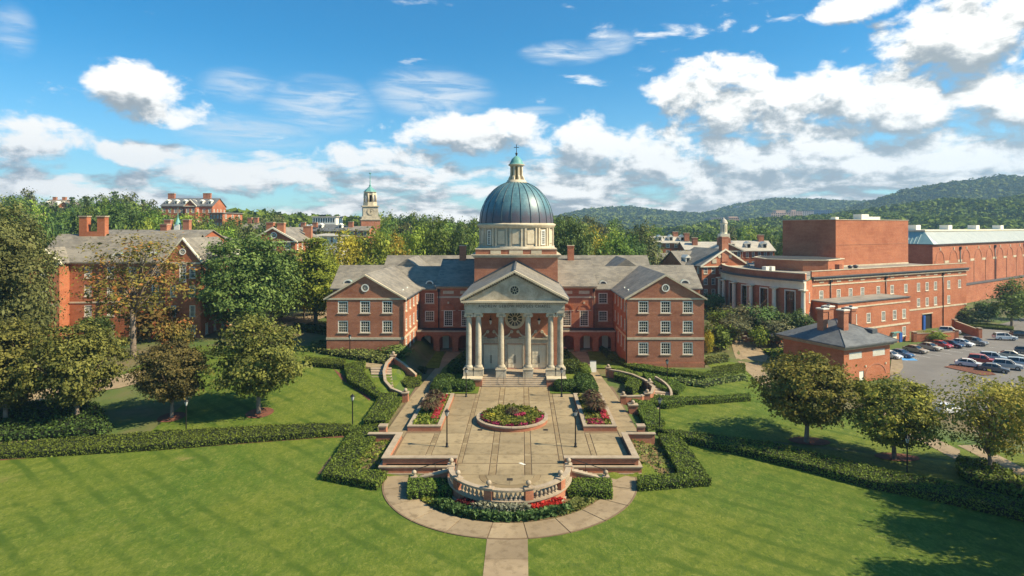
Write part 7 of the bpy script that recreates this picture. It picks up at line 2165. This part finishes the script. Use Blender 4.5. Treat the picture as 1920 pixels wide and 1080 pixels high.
for i, (kind, colr, px_, py_, lab) in enumerate(CARS):
    x, y, z = gnd(px_, py_)
    if (kind, colr) in protos: o = copy_tree(protos[(kind, colr)])
    else: o = make_car(kind, CP[colr]); protos[(kind, colr)] = o
    hd = HEAD.get(i, (-62 if i < 8 else -38) + random.uniform(-3, 3))
    o.location = (x, y, z + .07); o.rotation_euler = (0, 0, radians(hd))
    tag(o, lab, 'car', 'cars in the car park')
# bay markings
mk = 0
for i in range(9):
    x, y, z = gnd(1680 + i * 20.5, 673 - i * 2.9)
    a = radians(-62)
    p = [(x + cos(a) * t - sin(a) * s_, y + sin(a) * t + cos(a) * s_) for t, s_ in ((-2.4, -.06), (2.4, -.06), (2.4, .06), (-2.4, .06))]
    overlay('bay_marking', p, PAINTW, .075, 3)
x, y, z = gnd(1694, 672)
overlay('bay_marking', [(x - 1.6, y - 2), (x + 1.4, y - 2.4), (x + 2, y), (x - 1.4, y + .2)], PAINTB, .08, 3)
for i in range(6):
    x, y, z = gnd(1806 + i * 24, 690 - i * 4.6)
    a = radians(-38)
    overlay('bay_marking', [(x + cos(a) * t - sin(a) * s_, y + sin(a) * t + cos(a) * s_) for t, s_ in ((-2.5, -.06), (2.5, -.06), (2.5, .06), (-2.5, .06))], PAINTW, .075, 3)

# low brick walls by the drive and the garden court
def low_wall(label, pts, h, w_=.4, piers=True):
    P = [gnd(*p) for p in pts]
    c = P[0]
    r_ = root('garden_wall', c, label, 'wall')
    for a, b in zip(P[:-1], P[1:]):
        MB().bar(a[:2], b[:2], w_, (a[2] - .5, b[2] - .5), (a[2] + h, b[2] + h)).build('brickwork', BRICK2, r_)
        MB().bar(a[:2], b[:2], w_ + .14, (a[2] + h + .002, b[2] + h + .002), (a[2] + h + .12, b[2] + h + .12)).build('coping', CAST, r_)
    if piers:
        for a in P:
            MB().box(a[0] - .42, a[1] - .42, a[2] - .3, a[0] + .42, a[1] + .42, a[2] + h + .35).build('pier', BRICK2, r_)
            MB().box(a[0] - .5, a[1] - .5, a[2] + h + .352, a[0] + .5, a[1] + .5, a[2] + h + .5).build('pier_cap', CAST, r_)
low_wall('low brick wall behind the row of parked cars', [(1714, 641), (1752, 640), (1792, 637)], 1.9)
low_wall('brick wall flanking the loading drive', [(1790, 616), (1836, 634)], 2.0)
low_wall('curved brick seat wall in the garden court', [(1436, 640), (1458, 642), (1476, 638)], .7)
low_wall('short brick wall with piers closing the garden court', [(1370, 626), (1388, 628), (1402, 630)], 1.0)
low_wall('brick gate piers at the head of the garden path', [(1396, 640), (1412, 640)], .6)

# ------------------------------------------------------------------ a walker on the garden path
def person(label, px_, py_, shirt, trousers, rz):
    x, y, z = gnd(px_, py_)
    J = {'hip': (0, 0, .95), 'waist': (0, 0, 1.1), 'chest': (0, 0, 1.35), 'neck': (0, 0, 1.5), 'head': (0, -.02, 1.62), 'crown': (0, 0, 1.74),
         'ls': (.19, 0, 1.42), 'le': (.25, .05, 1.15), 'lh': (.24, -.12, .93), 'rs': (-.19, 0, 1.42), 're': (-.25, -.02, 1.15), 'rh': (-.25, -.16, .95),
         'lk': (.1, -.14, .52), 'la': (.1, -.02, .09), 'lt': (.1, -.2, .05), 'rk': (-.1, .05, .52), 'ra': (-.1, .24, .12), 'rt': (-.1, .1, .05), 'lp': (.1, 0, .88), 'rp': (-.1, 0, .88)}
    Rr = dict(hip=.15, waist=.135, chest=.16, neck=.06, head=.1, crown=.07, ls=.075, le=.05, lh=.035, rs=.075, re=.05, rh=.035, lk=.065, la=.045, lt=.04, rk=.065, ra=.045, rt=.04, lp=.1, rp=.1)
    E = [('hip', 'waist'), ('waist', 'chest'), ('chest', 'neck'), ('neck', 'head'), ('head', 'crown'), ('chest', 'ls'), ('ls', 'le'), ('le', 'lh'), ('chest', 'rs'), ('rs', 're'), ('re', 'rh'), ('hip', 'lp'), ('lp', 'lk'), ('lk', 'la'), ('la', 'lt'), ('hip', 'rp'), ('rp', 'rk'), ('rk', 'ra'), ('ra', 'rt')]
    ks = list(J)
    me = bpy.data.meshes.new('body'); me.from_pydata([J[k] for k in ks], [(ks.index(a), ks.index(b)) for a, b in E], [])
    o = bpy.data.objects.new('person', me); COL.objects.link(o)
    sk = o.modifiers.new('skin', 'SKIN'); o.modifiers.new('sub', 'SUBSURF').levels = 2
    for i, k in enumerate(ks):
        me.skin_vertices[0].data[i].radius = (Rr[k], Rr[k])
        me.skin_vertices[0].data[i].use_root = (k == 'hip')
    dg = bpy.context.evaluated_depsgraph_get(); m2 = bpy.data.meshes.new_from_object(o.evaluated_get(dg))
    m2.materials.clear()
    for mt in (shirt, trousers, SKIN, BLACK): m2.materials.append(mt)
    for p in m2.polygons:
        c = p.center; p.use_smooth = True
        p.material_index = 3 if c.z > 1.68 or c.z < .1 else 2 if c.z > 1.5 or (abs(c.x) > .2 and c.z < 1.1) else 1 if c.z < .98 else 0
    o.modifiers.clear(); o.data = m2
    o.location = (x, y, z + .07); o.rotation_euler = (0, 0, rz)
    return tag(o, label, 'person')
person('person in a blue shirt and dark trousers walking on the garden path', 1386, 646, plain('blue_shirt', (.04, .13, .30), (.05, .16, .34), 4, .8), plain('dark_trousers', (.02, .025, .05), (.03, .03, .06), 4, .8), 2.2)
# ------------------------------------------------------------------ haze
def haze():
    m = bpy.data.materials.new('haze'); m.use_nodes = True; m.node_tree.nodes.clear()
    q = NT(m.node_tree); out = q.n('ShaderNodeOutputMaterial')
    v = q.n('ShaderNodeVolumePrincipled', Color=(.42, .70, 1.0), Density=HAZE)
    v.inputs['Anisotropy'].default_value = .2
    q.put(out.inputs['Volume'], v.outputs[0])
    b = MB().box(-2600, -320, -8, 2600, 2700, 330)
    return tag(b.build('haze', m), 'thin bluish air over the whole campus and hills', 'haze', kind='stuff')
HAZE = .0002
if HAZE: haze()
